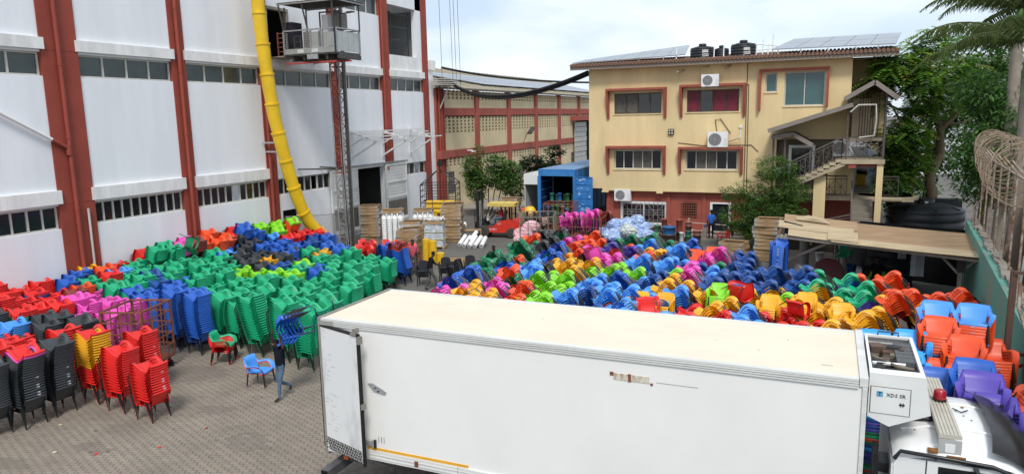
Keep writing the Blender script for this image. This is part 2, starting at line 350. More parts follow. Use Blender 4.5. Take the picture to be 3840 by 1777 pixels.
# the bulk fields
DATA = "L,-20.6,11.5,15,15,R,2.2;L,-21.8,12.15,14,8,C,1.5;L,-21.01,12.17,13,13,R,1.8;L,-20.15,12.17,13,13,R,1.6;L,-22.42,12.77,10,8,R,2.2;L,-21.43,12.79,11,11,R,1.5;L,-20.57,12.76,10,10,K,1.8;L,-23.54,13.37,16,8,K,1.5;L,-22.7,13.39,14,8,C,2.2;L,-21.83,13.41,10,8,K,1.6;L,-21.09,13.42,15,15,K,1.7;L,-24.92,14.06,11,8,K,2.0;L,-24.13,14.07,13,8,K,2.0;L,-23.25,14.06,16,8,R,1.7;L,-22.36,14.08,15,8,K,2.4;L,-21.51,14.02,16,8,K,1.8;L,-20.65,14.03,16,16,K,2.3;L,-26.13,14.64,15,8,R,2.1;L,-25.25,14.66,16,8,R,1.4;L,-24.53,14.71,13,8,R,1.5;L,-23.64,14.67,15,8,R,2.1;L,-22.82,14.66,11,8,K,1.9;L,-21.86,14.73,11,8,K,1.5;L,-20.95,14.64,11,11,K,1.5;L,-27.5,15.3,10,8,R,1.7;L,-26.6,15.33,10,8,K,2.0;L,-25.71,15.33,13,8,R,1.5;L,-24.84,15.33,10,8,M,2.0;L,-24.03,15.31,14,8,R,2.2;L,-23.27,15.28,15,8,R,1.9;L,-22.37,15.29,11,8,M,1.5;L,-21.48,15.29,10,10,M,2.2;L,-20.65,15.31,15,15,M,2.2;L,-27.88,15.99,16,8,R,1.6;L,-27.03,15.92,14,8,R,1.8;L,-26.12,15.94,11,8,R,2.3;L,-25.31,15.96,10,8,R,1.9;L,-24.42,15.99,10,8,R,1.9;L,-23.56,15.9,16,8,M,2.2;L,-22.8,15.96,13,8,M,1.6;L,-21.96,15.95,10,8,M,2.3;L,-21.06,15.97,13,13,M,1.5;L,-27.53,16.62,13,8,R,2.3;L,-26.59,16.58,13,8,R,2.2;L,-25.72,16.61,11,8,R,1.9;L,-24.91,16.58,10,8,O,1.9;L,-24.01,16.58,13,8,M,1.9;L,-23.24,16.62,11,8,M,1.9;L,-22.39,16.54,13,8,M,1.7;L,-21.42,16.59,13,13,M,1.6;L,-27.95,17.18,11,8,R,1.6;L,-27.11,17.26,15,8,R,1.5;L,-26.22,17.25,11,8,R,2.2;L,-25.32,17.23,13,8,W,2.2;L,-24.49,17.18,10,8,M,1.8;L,-23.58,17.18,10,8,M,1.5;L,-22.82,17.18,10,8,M,1.9;L,-21.81,17.25,14,8,B,2.2;L,-20.94,17.17,14,14,B,2.2;L,-27.51,17.85,10,8,R,1.9;L,-26.7,17.88,15,8,B,2.3;L,-25.7,17.81,13,8,O,2.1;L,-24.99,17.87,10,8,M,1.5;L,-24.0,17.87,15,8,G,2.3;L,-23.13,17.88,14,8,B,2.4;L,-22.36,17.9,13,8,B,1.7;L,-21.49,17.89,13,13,B,1.6;L,-20.68,17.87,15,15,B,2.4;L,-19.8,17.83,16,16,B,2.0;L,-18.85,17.87,16,16,G,2.3;L,-18.05,17.87,13,13,G,2.2;L,-15.53,17.85,13,13,G,2.2;L,-27.87,18.51,11,8,B,2.0;L,-27.11,18.52,15,8,B,1.8;L,-26.25,18.44,14,8,G,2.1;L,-25.35,18.49,13,8,G,2.3;L,-24.48,18.52,13,8,G,2.0;L,-23.63,18.54,14,8,G,1.6;L,-22.78,18.47,10,8,B,2.3;L,-21.81,18.54,15,8,B,1.9;L,-20.96,18.48,13,8,B,2.3;L,-20.16,18.52,11,8,G,1.9;L,-19.38,18.54,13,8,G,1.6;L,-18.4,18.47,15,8,G,1.5;L,-17.63,18.46,11,8,G,1.8;L,-16.68,18.51,14,8,G,1.5;L,-15.79,18.48,13,13,G,1.6;L,-14.96,18.54,16,16,G,2.3;L,-27.51,19.13,15,8,B,1.6;L,-26.68,19.08,14,8,K,2.3;L,-25.82,19.1,16,8,R,1.9;L,-24.98,19.08,13,8,G,1.4;L,-24.01,19.11,16,8,G,1.8;L,-23.2,19.1,14,8,N,1.8;L,-22.42,19.13,13,8,B,1.9;L,-21.45,19.12,10,8,B,1.7;L,-20.63,19.14,10,8,G,1.6;L,-19.75,19.17,10,8,G,2.2;L,-18.9,19.16,15,8,G,1.5;L,-18.13,19.14,16,8,G,2.3;L,-17.15,19.17,16,8,G,2.4;L,-16.34,19.14,14,8,G,1.6;L,-15.37,19.13,11,11,G,2.2;L,-27.94,19.76,15,8,Y,1.7;L,-27.06,19.8,16,8,O,1.9;L,-26.22,19.74,15,8,C,1.9;L,-25.36,19.78,14,8,G,1.5;L,-24.48,19.76,16,8,N,2.4;L,-23.65,19.8,13,8,G,2.1;L,-22.76,19.71,13,8,B,2.3;L,-21.91,19.75,14,8,G,1.4;L,-21.04,19.8,11,8,G,1.6;L,-20.24,19.76,10,8,G,2.0;L,-19.24,19.8,14,8,G,2.4;L,-18.45,19.81,11,8,G,1.7;L,-17.66,19.73,13,8,G,1.5;L,-16.78,19.81,10,8,O,1.8;L,-15.94,19.79,13,13,G,1.7;L,-27.55,20.42,11,8,B,1.8;L,-26.68,20.36,13,8,C,1.7;L,-25.7,20.41,13,8,G,1.4;L,-24.98,20.39,13,8,N,1.8;L,-24.06,20.42,14,8,G,1.9;L,-23.19,20.43,11,8,B,2.0;L,-22.33,20.39,15,8,G,1.9;L,-21.43,20.37,10,8,G,2.2;L,-20.54,20.43,13,8,G,1.7;L,-19.83,20.41,13,8,G,1.8;L,-18.97,20.35,16,8,G,1.5;L,-18.03,20.38,10,8,G,2.2;L,-17.17,20.39,13,8,G,2.0;L,-16.33,20.4,10,10,G,1.7;L,-27.84,21.01,14,8,R,1.7;L,-27.04,21.05,14,8,G,2.1;L,-26.19,21.01,13,8,G,1.9;L,-25.25,21.08,15,8,G,1.9;L,-24.54,21.02,15,8,G,2.2;L,-23.68,21.07,11,8,G,1.6;L,-22.74,20.99,11,8,G,2.3;L,-21.81,21.05,14,8,G,1.4;L,-21.04,21.02,10,8,G,2.1;L,-20.16,21.01,13,8,G,1.8;L,-19.36,20.99,14,8,G,1.8;L,-18.52,21.05,14,8,G,1.9;L,-17.52,21.06,13,8,G,1.8;L,-16.79,21.07,11,11,G,1.6;L,-15.89,21.04,13,13,G,2.2;L,-27.44,21.63,14,8,G,1.5;L,-26.62,21.67,10,8,N,1.7;L,-25.75,21.69,13,8,G,1.5;L,-24.88,21.65,16,8,G,1.4;L,-24.07,21.7,16,8,G,2.1;L,-23.13,21.64,14,8,G,1.6;L,-22.41,21.68,13,8,G,2.3;L,-21.53,21.7,13,8,L,1.6;L,-20.56,21.67,14,8,L,1.7;L,-19.68,21.64,15,8,L,1.7;L,-18.97,21.67,15,8,L,1.9;L,-17.98,21.67,10,8,G,2.1;L,-17.26,21.66,14,8,G,2.0;L,-16.26,21.63,13,13,G,2.3;L,-27.98,22.3,19,8,R,2.3;L,-27.0,22.27,21,8,G,1.8;L,-26.22,22.28,10,8,G,2.4;L,-25.37,22.28,13,8,G,2.0;L,-24.42,22.27,10,8,G,1.8;L,-23.57,22.3,15,8,G,1.9;L,-22.72,22.29,13,8,G,1.5;L,-21.89,22.25,13,8,L,1.7;L,-20.99,22.27,16,8,K,1.9;L,-20.18,22.31,16,8,N,1.6;L,-19.33,22.32,15,8,G,1.7;L,-18.5,22.28,10,8,G,1.9;L,-17.59,22.3,15,8,G,1.7;L,-16.7,22.32,15,15,G,2.0;L,-27.42,22.93,22,8,G,2.1;L,-26.64,22.94,20,8,G,1.7;L,-25.72,22.96,14,8,G,2.0;L,-24.88,22.9,11,8,G,1.9;L,-24.05,22.92,10,8,G,1.5;L,-23.25,22.94,13,8,G,1.5;L,-22.41,22.92,15,8,K,1.9;L,-21.56,22.91,14,8,K,1.6;L,-20.67,22.9,14,8,N,1.8;L,-19.68,22.9,15,8,G,2.2;L,-18.87,22.91,14,8,B,2.2;L,-17.97,22.89,10,8,G,1.5;L,-17.09,22.92,13,13,G,1.7;L,-27.86,23.57,18,8,G,2.0;L,-27.05,23.55,21,8,M,2.0;L,-26.26,23.54,10,8,G,1.4;L,-25.39,23.59,13,8,G,2.2;L,-24.48,23.52,15,8,G,2.0;L,-23.63,23.53,13,8,K,2.4;L,-22.74,23.59,13,8,K,1.5;L,-21.82,23.59,14,8,Y,1.5;L,-20.95,23.53,13,8,N,2.1;L,-20.16,23.59,15,8,L,2.4;L,-19.34,23.59,13,8,B,1.5;L,-18.46,23.52,14,8,G,1.9;L,-17.5,23.53,16,16,G,1.6;L,-16.71,23.61,10,10,G,1.7;L,-27.53,24.21,22,8,M,2.1;L,-26.71,24.2,22,8,W,1.7;L,-25.77,24.18,16,8,G,2.4;L,-24.85,24.18,15,8,C,1.8;L,-24.14,24.23,15,8,K,1.9;L,-23.12,24.25,13,8,K,1.8;L,-22.25,24.17,14,8,Y,1.9;L,-21.56,24.16,16,8,K,1.6;L,-20.64,24.16,11,8,G,2.0;L,-19.76,24.2,13,8,G,1.4;L,-18.94,24.2,14,8,G,2.2;L,-18.07,24.21,11,8,G,2.4;L,-17.1,24.17,13,13,G,1.6;L,-27.84,24.84,19,8,M,1.5;L,-26.96,24.83,18,8,O,1.7;L,-26.19,24.82,13,8,G,1.7;L,-25.3,24.87,10,8,G,1.7;L,-24.43,24.86,11,8,K,1.9;L,-23.63,24.8,13,8,K,2.4;L,-22.76,24.83,14,8,K,1.5;L,-21.88,24.82,11,8,N,2.0;L,-21.03,24.79,10,8,G,2.2;L,-20.09,24.83,15,8,G,1.6;L,-19.35,24.85,10,8,G,1.8;L,-18.42,24.83,11,8,G,1.8;L,-17.59,24.81,11,11,G,1.5;L,-27.5,25.44,20,8,O,2.0;L,-26.68,25.51,19,8,O,1.8;L,-25.83,25.51,11,8,C,1.9;L,-24.92,25.43,15,8,K,1.4;L,-24.09,25.46,13,8,K,1.7;L,-23.13,25.45,13,8,K,2.3;L,-22.3,25.43,15,8,B,1.7;L,-21.47,25.48,11,8,K,1.4;L,-20.56,25.45,13,8,G,2.2;L,-19.84,25.45,13,8,G,1.7;L,-18.95,25.44,10,8,G,2.0;L,-18.05,25.43,11,11,G,1.7;L,-27.93,26.13,22,8,O,1.6;L,-27.02,26.07,20,8,O,2.3;L,-26.24,26.09,13,8,B,2.2;L,-25.4,26.15,15,8,K,1.7;L,-24.41,26.1,16,8,B,1.6;L,-23.62,26.15,14,8,B,1.8;L,-22.68,26.1,14,8,K,2.1;L,-21.8,26.09,15,8,G,1.9;L,-21.02,26.13,13,8,Y,1.6;L,-20.13,26.08,10,8,G,2.2;L,-19.38,26.11,16,8,G,1.6;L,-18.53,26.12,11,11,G,1.6;L,-17.58,26.09,11,11,G,2.2;L,-27.54,26.76,20,8,O,2.2;L,-26.65,26.71,18,8,K,1.6;L,-25.74,26.76,16,8,K,1.7;L,-24.86,26.77,10,8,K,2.4;L,-24.04,26.71,16,8,B,1.7;L,-23.22,26.74,15,8,B,2.1;L,-22.28,26.72,13,8,G,2.2;L,-21.51,26.78,13,8,Y,1.9;L,-20.65,26.73,16,8,B,2.2;L,-19.78,26.71,11,8,G,2.1;L,-18.92,26.79,11,8,G,2.2;L,-18.02,26.7,10,10,G,1.8;L,-27.84,27.35,23,8,R,2.4;L,-27.01,27.41,23,8,B,1.8;L,-26.23,27.36,13,8,B,2.4;L,-25.36,27.43,13,8,B,2.0;L,-24.43,27.34,14,8,B,2.1;L,-23.57,27.33,11,8,K,1.7;L,-22.67,27.39,16,8,N,1.7;L,-21.86,27.38,16,8,B,2.4;L,-21.07,27.35,13,8,G,1.8;L,-27.55,28.05,23,8,B,1.7;L,-26.65,28.03,19,8,B,1.5;L,-25.72,28.06,10,8,B,2.2;L,-24.84,28.01,14,8,B,1.5;L,-24.01,27.97,10,8,K,1.4;L,-23.21,27.99,13,8,D,2.2;L,-22.38,28.0,11,8,Y,2.3;L,-21.5,27.97,13,8,B,2.1;L,-27.88,28.69,20,8,B,2.2;L,-27.08,28.64,22,8,L,1.8;L,-26.15,28.62,16,8,C,2.1;L,-25.27,28.63,16,8,R,2.3;L,-24.48,28.66,11,8,B,1.6;L,-23.68,28.7,14,8,N,2.3;L,-22.78,28.62,10,8,B,2.1;L,-27.53,29.27,18,8,L,1.9;L,-26.56,29.32,19,8,L,2.2;L,-25.82,29.26,10,8,B,2.3;L,-24.87,29.24,16,8,R,1.8;L,-24.03,29.32,15,8,N,1.8;L,-23.18,29.27,16,8,B,1.7;L,-27.96,29.93,18,8,L,2.2;L,-27.1,29.95,20,8,L,1.8;L,-26.27,29.88,14,8,R,1.6;L,-25.34,29.89,13,8,R,1.5;L,-24.42,29.94,16,8,R,1.6;L,-23.67,29.91,11,8,B,1.9;L,-27.51,30.51,20,8,L,1.8;L,-26.69,30.55,23,8,L,2.0;L,-25.71,30.53,15,8,R,1.7;L,-24.87,30.59,16,8,O,2.4;L,-24.13,30.53,11,8,B,2.3;R,-3.1,19.2,12,8,R,2.9,17,0.58;R,-1.3,19.13,11,8,C,2.0,22,0.65;R,-11.72,19.79,12,8,M,2.2,15,0.37;R,-10.76,19.8,12,8,M,2.2,26,0.39;R,-9.82,19.86,12,8,Y,1.9,25,0.58;R,-8.14,19.87,10,8,O,1.8,22,0.53;R,-4.39,19.79,12,8,C,2.6,21,0.38;R,-3.42,19.79,10,8,R,3.0,18,0.63;R,-1.68,19.79,10,8,C,1.8,28,0.74;R,-11.32,20.48,11,8,M,2.7,15,0.25;R,-10.41,20.48,11,8,Y,2.4,23,0.36;R,-9.46,20.49,13,8,Y,2.5,24,0.41;R,-8.55,20.51,13,8,O,1.8,25,0.1;R,-7.71,20.43,10,8,L,2.3,18,0.73;R,-6.8,20.49,12,8,N,2.9,16,0.28;R,-5.92,20.47,13,8,N,2.3,22,0.3;R,-4.96,20.46,11,8,C,2.5,29,0.47;R,-4.07,20.45,12,8,C,1.6,15,0.27;R,-3.07,20.49,13,8,R,2.1,25,0.31;R,-2.19,20.51,10,8,R,2.2,27,0.64;R,-1.32,20.49,12,8,C,1.9,20,0.27;R,-0.36,20.48,12,8,R,2.1,20,0.17;R,0.54,20.48,13,8,Y,2.4,15,0.4;R,1.48,20.54,11,8,Y,1.8,23,0.35;R,-11.68,21.16,12,8,M,2.8,20,0.38;R,-10.77,21.16,11,8,Y,2.1,20,0.55;R,-9.96,21.19,11,8,Y,2.1,21,0.45;R,-8.92,21.14,10,8,O,2.2,21,0.43;R,-8.03,21.15,12,8,L,2.3,19,0.17;R,-7.25,21.11,10,8,C,1.7,15,0.73;R,-6.28,21.13,12,8,N,2.8,14,0.18;R,-5.25,21.1,13,8,C,2.6,19,0.4;R,-4.42,21.15,13,8,C,2.7,27,0.33;R,-3.54,21.17,11,8,R,2.3,28,0.17;R,-2.5,21.11,10,8,Y,2.0,29,0.74;R,-1.58,21.12,11,8,C,2.3,22,0.65;R,-0.8,21.16,13,8,R,1.7,19,-0.01;R,0.12,21.11,13,8,R,2.6,28,0.23;R,1.05,21.13,10,8,Y,2.6,27,0.24;R,-11.36,21.81,13,8,M,1.7,18,0.19;R,-10.35,21.82,10,8,Y,1.6,27,0.23;R,-9.44,21.78,12,8,O,2.6,20,0.08;R,-8.64,21.77,13,8,L,2.3,16,0.19;R,-7.62,21.77,10,8,L,2.5,27,0.74;R,-6.7,21.78,11,8,N,1.6,22,0.65;R,-5.92,21.83,13,8,C,1.8,23,0.49;R,-4.9,21.86,13,8,C,2.5,28,0.23;R,-4.03,21.77,13,8,C,2.9,15,0.0;R,-3.1,21.76,13,8,R,2.7,22,0.21;R,-2.19,21.78,10,8,Y,2.1,26,0.74;R,-1.32,21.8,11,8,R,2.1,18,0.25;R,-0.35,21.79,13,8,R,2.1,29,0.12;R,0.55,21.83,13,8,R,2.9,25,0.13;R,1.42,21.79,10,8,Y,3.0,16,0.63;R,-11.69,22.43,13,8,B,2.4,29,0.53;R,-10.94,22.42,13,8,Y,2.5,20,0.0;R,-9.93,22.47,12,8,M,2.9,25,0.4;R,-8.92,22.43,13,8,O,1.7,30,0.41;R,-8.17,22.42,12,8,L,2.7,18,0.08;R,-7.18,22.4,11,8,B,2.8,25,0.47;R,-6.18,22.47,10,8,C,2.4,15,0.73;R,-5.27,22.43,10,8,C,2.3,27,0.74;R,-4.4,22.41,10,8,C,2.4,17,0.43;R,-3.47,22.41,10,8,R,2.2,14,0.23;R,-2.61,22.43,12,8,R,2.8,25,0.09;R,-1.61,22.45,12,8,C,2.8,27,0.1;R,-0.75,22.45,10,8,R,2.4,20,0.33;R,0.12,22.47,10,8,Y,2.7,18,0.43;R,1.06,22.51,11,8,Y,1.9,25,0.46;R,-12.28,23.17,13,13,M,2.3,22,0.2;R,-11.42,23.11,13,8,Y,2.1,19,0.09;R,-10.44,23.12,12,8,M,1.9,16,0.07;R,-9.47,23.12,13,8,O,1.9,29,0.21;R,-8.65,23.13,11,8,L,1.9,19,0.35;R,-7.72,23.08,10,8,L,1.9,30,0.54;R,-6.72,23.17,12,8,C,2.1,23,0.48;R,-5.77,23.13,10,8,C,2.8,23,0.34;R,-4.95,23.06,10,8,C,2.5,17,0.33;R,-4.07,23.09,10,8,C,1.9,17,0.63;R,-2.98,23.07,10,8,Y,2.7,18,0.73;R,-2.11,23.13,12,8,Y,2.6,23,0.49;R,-1.2,23.09,13,8,R,2.9,21,0.01;R,-0.36,23.13,11,8,Y,1.9,24,0.55;R,0.63,23.07,13,8,Y,1.8,19,0.39;R,1.57,23.09,11,8,Y,2.8,15,0.25;R,-12.59,23.77,12,12,M,2.6,26,0.09;R,-11.78,23.74,11,8,B,2.5,20,0.65;R,-10.93,23.81,10,8,M,3.0,16,0.33;R,-9.98,23.8,11,8,D,2.6,28,0.47;R,-8.97,23.76,11,8,L,3.0,27,0.68;R,-8.15,23.82,12,8,L,1.8,19,0.57;R,-7.17,23.76,11,8,C,2.0,24,0.45;R,-6.31,23.78,12,8,C,2.7,28,0.1;R,-5.33,23.81,12,8,C,1.8,19,0.07;R,-4.42,23.81,12,8,Y,2.6,20,0.58;R,-3.55,23.83,10,8,Y,1.7,30,0.24;R,-2.51,23.84,11,8,Y,2.7,16,0.45;R,-1.68,23.74,12,8,Y,2.1,27,0.49;R,-0.67,23.76,11,8,L,2.6,21,0.46;R,0.16,23.79,12,8,Y,2.3,27,0.49;R,1.1,23.79,12,8,Y,1.8,26,0.18;R,1.98,23.72,11,8,Y,2.5,24,0.26;R,-12.3,24.47,11,11,B,2.3,26,0.46;R,-11.45,24.45,13,8,D,2.3,23,0.3;R,-10.49,24.39,11,8,O,2.9,16,0.55;R,-9.53,24.38,12,8,C,2.0,18,0.57;R,-8.57,24.46,11,8,L,2.3,18,0.35;R,-7.77,24.48,11,8,B,2.6,20,0.15;R,-6.77,24.47,10,8,C,2.6,21,0.23;R,-5.89,24.5,11,8,C,1.6,23,0.15;R,-4.95,24.38,10,8,C,1.9,17,0.33;R,-4.04,24.4,11,8,Y,2.4,16,0.45;R,-2.99,24.47,10,8,N,2.6,21,0.73;R,-2.15,24.39,11,8,Y,1.8,26,0.36;R,-1.32,24.48,12,8,N,1.6,21,0.57;R,-0.42,24.48,11,8,Y,2.5,20,0.15;R,0.66,24.38,10,8,Y,2.8,30,0.25;R,1.6,24.43,10,8,G,1.9,28,0.64;R,2.48,24.46,11,8,O,2.5,25,0.66;R,3.28,24.44,11,8,Y,2.0,26,0.36;R,4.32,24.5,12,8,Y,2.7,23,0.19;R,-12.59,25.11,12,12,B,2.8,15,0.18;R,-11.74,25.09,13,8,D,2.7,29,0.24;R,-10.83,25.09,13,8,O,1.6,21,0.29;R,-9.98,25.11,13,8,C,2.4,16,0.39;R,-9.07,25.12,11,8,L,2.8,27,0.37;R,-8.06,25.14,13,8,Y,2.8,25,0.53;R,-7.21,25.05,11,8,C,1.8,24,0.35;R,-6.21,25.14,12,8,B,2.9,27,0.41;R,-5.28,25.05,11,8,N,2.3,21,0.45;R,-4.44,25.07,13,8,Y,2.0,25,0.41;R,-3.39,25.09,11,8,Y,2.8,30,0.18;R,-2.62,25.06,10,8,N,1.7,22,0.43;R,-1.65,25.05,13,8,R,1.7,15,-0.01;R,-0.78,25.04,13,8,Y,2.6,28,0.23;R,0.13,25.09,10,8,G,2.4,20,0.73;R,1.06,25.14,13,8,G,2.7,20,0.31;R,1.96,25.04,11,8,Y,1.8,21,0.25;R,2.94,25.13,10,8,O,2.9,21,0.64;R,3.84,25.08,12,8,O,2.6,28,0.5;R,4.76,25.09,13,8,O,2.2,29,0.23;R,-12.28,25.7,11,11,D,1.6,21,0.45;R,-11.31,25.73,11,8,B,2.4,18,0.35;R,-10.36,25.76,11,8,C,2.0,20,0.45;R,-9.48,25.72,11,8,L,2.4,14,0.15;R,-8.56,25.7,10,8,L,2.5,19,0.23;R,-7.76,25.8,12,8,L,2.5,25,0.39;R,-6.76,25.71,12,8,B,1.9,22,0.27;R,-5.88,25.78,11,8,C,2.2,16,0.15;R,-4.92,25.77,12,8,Y,2.8,27,0.1;R,-4.01,25.72,13,8,M,2.9,21,0.52;R,-3.06,25.74,11,8,N,1.9,20,0.55;R,-2.13,25.7,11,8,N,1.7,19,0.45;R,-1.15,25.7,12,8,N,3.0,22,0.19;R,-0.35,25.73,13,8,N,1.8,20,0.29;R,0.68,25.76,12,8,G,1.6,27,0.08;R,1.55,25.75,12,8,G,2.5,14,0.47;R,2.43,25.74,13,8,O,2.4,23,0.21;R,3.4,25.72,11,8,O,2.3,22,0.25;R,4.31,25.72,12,12,O,2.7,16,0.48;R,-12.73,26.4,11,11,D,2.9,14,0.35;R,-11.71,26.39,10,8,D,1.9,22,0.63;R,-10.75,26.38,13,8,D,2.4,27,0.22;R,-9.83,26.36,12,8,K,2.7,18,0.28;R,-9.0,26.37,11,8,Y,2.2,18,0.55;R,-7.99,26.46,11,8,Y,3.0,15,0.65;R,-7.15,26.38,10,8,L,2.3,21,0.53;R,-6.27,26.43,10,8,L,1.6,19,0.43;R,-5.25,26.44,12,8,N,2.9,16,0.28;R,-4.44,26.39,12,8,Y,2.1,27,0.18;R,-3.49,26.43,10,8,C,2.6,16,0.43;R,-2.64,26.47,10,8,N,1.9,25,0.53;R,-1.73,26.48,12,8,N,1.8,25,0.08;R,-0.79,26.38,10,8,N,2.1,20,0.33;R,0.16,26.45,12,8,N,2.3,30,0.6;R,1.2,26.44,10,8,G,1.8,26,0.73;R,2.1,26.48,10,10,O,2.8,28,0.65;R,3.02,26.47,12,12,O,2.3,27,0.19;R,3.91,26.39,10,10,O,1.6,15,0.23;R,-12.36,27.09,12,12,D,2.6,22,0.58;R,-11.35,27.08,10,8,O,2.4,26,0.54;R,-10.51,27.08,12,8,C,1.8,28,0.28;R,-9.55,27.09,12,8,Y,2.7,28,0.41;R,-8.63,27.07,10,8,Y,2.5,22,0.23;R,-7.71,27.09,10,8,M,2.7,20,0.63;R,-6.82,27.05,13,8,L,1.7,29,0.21;R,-5.88,27.08,10,8,N,3.0,27,0.25;R,-5.01,27.07,10,8,L,1.7,14,0.33;R,-4.06,27.12,13,8,M,2.4,21,0.3;R,-3.0,27.02,13,8,N,2.0,26,0.21;R,-2.13,27.06,10,8,N,1.8,18,0.43;R,-1.33,27.04,11,8,N,2.2,18,0.65;R,-0.36,27.12,10,8,N,1.9,20,0.73;R,0.6,27.11,13,13,G,2.3,25,0.01;R,1.61,27.07,10,10,O,2.7,29,0.65;R,2.43,27.12,10,10,O,2.2,19,0.73;R,-12.62,27.68,12,12,D,2.4,25,0.39;R,-11.83,27.7,13,8,D,2.3,27,0.02;R,-10.93,27.68,13,8,C,2.1,26,0.01;R,-9.88,27.73,13,8,B,2.2,21,0.4;R,-9.08,27.79,11,8,Y,2.2,22,0.25;R,-8.08,27.78,11,8,M,1.8,16,0.55;R,-7.24,27.78,10,8,L,2.5,22,0.33;R,-6.29,27.76,13,8,C,2.0,18,0.49;R,-5.37,27.68,12,8,C,1.8,18,0.47;R,-4.45,27.78,13,8,M,1.9,18,0.29;R,-3.53,27.8,13,8,C,1.7,22,0.19;R,-2.51,27.73,11,8,N,1.9,16,0.25;R,-1.63,27.71,12,12,N,2.5,28,0.4;R,-0.76,27.77,11,11,N,1.6,28,0.36;R,0.26,27.78,12,12,G,1.9,27,0.38;R,-12.19,28.34,12,12,D,2.5,25,0.19;R,-11.29,28.42,13,8,D,2.8,29,0.55;R,-10.42,28.39,11,8,B,2.6,23,0.56;R,-9.5,28.38,10,8,Y,2.4,17,0.23;R,-8.7,28.44,12,8,K,2.9,26,0.5;R,-7.66,28.45,10,8,M,2.1,22,0.53;R,-6.67,28.36,13,8,C,1.7,18,0.19;R,-5.87,28.4,11,8,C,1.6,23,0.25;R,-4.91,28.41,11,8,C,1.9,19,0.35;R,-3.99,28.34,10,8,N,2.4,27,0.44;R,-3.13,28.37,13,8,N,1.7,27,0.0;R,-2.23,28.43,11,8,N,2.8,27,0.47;R,-1.18,28.35,12,12,N,1.9,17,0.07;R,-12.66,29.04,11,11,D,2.6,18,0.15;R,-11.81,29.07,12,8,D,2.5,28,0.6;R,-10.85,29.06,12,8,D,1.9,20,0.17;R,-9.84,29.11,11,8,Y,2.3,24,0.26;R,-9.05,29.11,10,8,Y,2.0,19,0.23;R,-8.14,29.03,12,8,M,2.4,19,0.17;R,-7.13,29.02,10,8,C,2.1,16,0.33;R,-6.29,29.08,10,8,O,2.0,30,0.64;R,-5.27,29.08,11,8,C,1.6,27,0.35;R,-4.37,29.11,12,8,M,2.5,25,0.09;R,-3.5,29.01,10,8,D,2.7,19,0.33;R,-2.48,29.12,12,8,N,2.4,14,0.37;R,-12.37,29.7,11,11,D,1.6,28,0.66;R,-11.29,29.71,10,8,K,2.1,23,0.73;R,-10.43,29.66,11,8,B,2.2,26,0.66;R,-9.57,29.74,10,8,O,1.8,27,0.43;R,-8.64,29.69,12,8,O,2.5,28,0.5;R,-7.66,29.71,12,8,M,2.9,25,0.3;R,-6.67,29.74,10,8,O,1.7,21,0.43;R,-5.8,29.7,11,8,N,2.3,20,0.35;R,-5.01,29.7,12,8,C,2.9,28,0.11;R,-3.99,29.7,11,8,M,2.4,25,0.36;R,-3.13,29.72,10,8,N,1.9,17,0.23;R,-12.66,30.38,12,12,D,1.8,15,0.07;R,-11.7,30.36,11,8,D,2.8,20,0.16;R,-10.82,30.37,11,8,O,1.9,16,0.35;R,-9.96,30.36,11,8,O,2.5,23,0.56;R,-9.1,30.4,12,8,O,2.6,23,0.49;R,-8.1,30.33,11,8,P,2.3,28,0.67;R,-7.16,30.4,11,8,P,2.9,30,0.58;R,-6.24,30.4,12,8,Y,1.6,24,0.27;R,-5.42,30.42,10,8,C,1.9,20,0.73;R,-4.4,30.43,13,8,M,1.9,15,-0.01;R,-3.56,30.42,11,8,M,2.2,29,0.67;R,-2.6,30.33,12,8,N,1.6,17,0.37;R,-12.21,31.03,10,10,D,2.8,20,0.43;R,-11.28,31.04,12,8,K,2.7,19,0.58;R,-10.42,31.05,13,8,M,2.8,22,0.51;R,-9.59,31.06,13,8,O,1.9,17,0.39;R,-8.51,31.06,12,8,P,2.8,22,0.19;R,-7.65,31.01,13,8,P,2.6,26,0.02;R,-6.73,31.02,13,8,Y,2.7,17,0.2;R,-5.85,30.99,13,8,Y,2.6,28,0.23;R,-5.0,31.05,12,8,B,2.5,28,0.5;R,-4.02,31.09,11,11,M,2.4,19,0.35;R,-3.11,31.05,12,12,N,1.6,18,0.27;R,-12.7,31.7,12,12,O,1.7,14,0.47;R,-11.68,31.69,11,8,K,2.7,23,0.26;R,-10.76,31.65,10,8,O,2.4,14,0.23;R,-9.86,31.7,11,8,O,2.9,25,0.47;R,-8.99,31.68,12,8,P,1.6,22,0.07;R,-8.15,31.76,10,8,P,2.4,18,0.23;R,-7.25,31.67,11,8,C,2.5,28,0.37;R,-6.2,31.72,13,8,Y,2.9,29,0.15;R,-5.4,31.76,13,8,N,2.2,29,0.02;R,-12.33,32.38,11,11,K,2.7,19,0.66;R,-11.42,32.42,12,8,K,2.4,15,0.27;R,-10.38,32.39,13,8,O,1.9,25,0.1;R,-9.55,32.33,10,8,O,1.9,15,0.43;R,-8.59,32.37,12,12,D,2.7,19,0.38;R,-7.78,32.39,12,12,O,3.0,24,0.2;R,-6.83,32.31,13,13,C,2.4,26,0.41;R,-5.84,32.35,10,10,C,1.9,26,0.33;R,-4.95,32.3,12,12,B,2.5,19,0.18;R,-12.73,33.0,13,13,O,2.4,26,0.22;R,-11.72,33.05,10,10,K,1.9,19,0.73;R,-10.9,32.99,10,10,M,2.9,15,0.43;R,-9.85,33.06,13,13,O,2.4,18,0.5;R,-8.91,33.03,11,11,P,2.6,28,0.37;R,-8.0,33.07,12,12,D,2.1,25,0.48;R,-7.09,33.07,12,12,D,2.8,17,0.58;R,-6.32,32.98,13,13,D,2.0,20,0.19;R,-5.36,33.03,12,12,B,2.1,15,0.37"
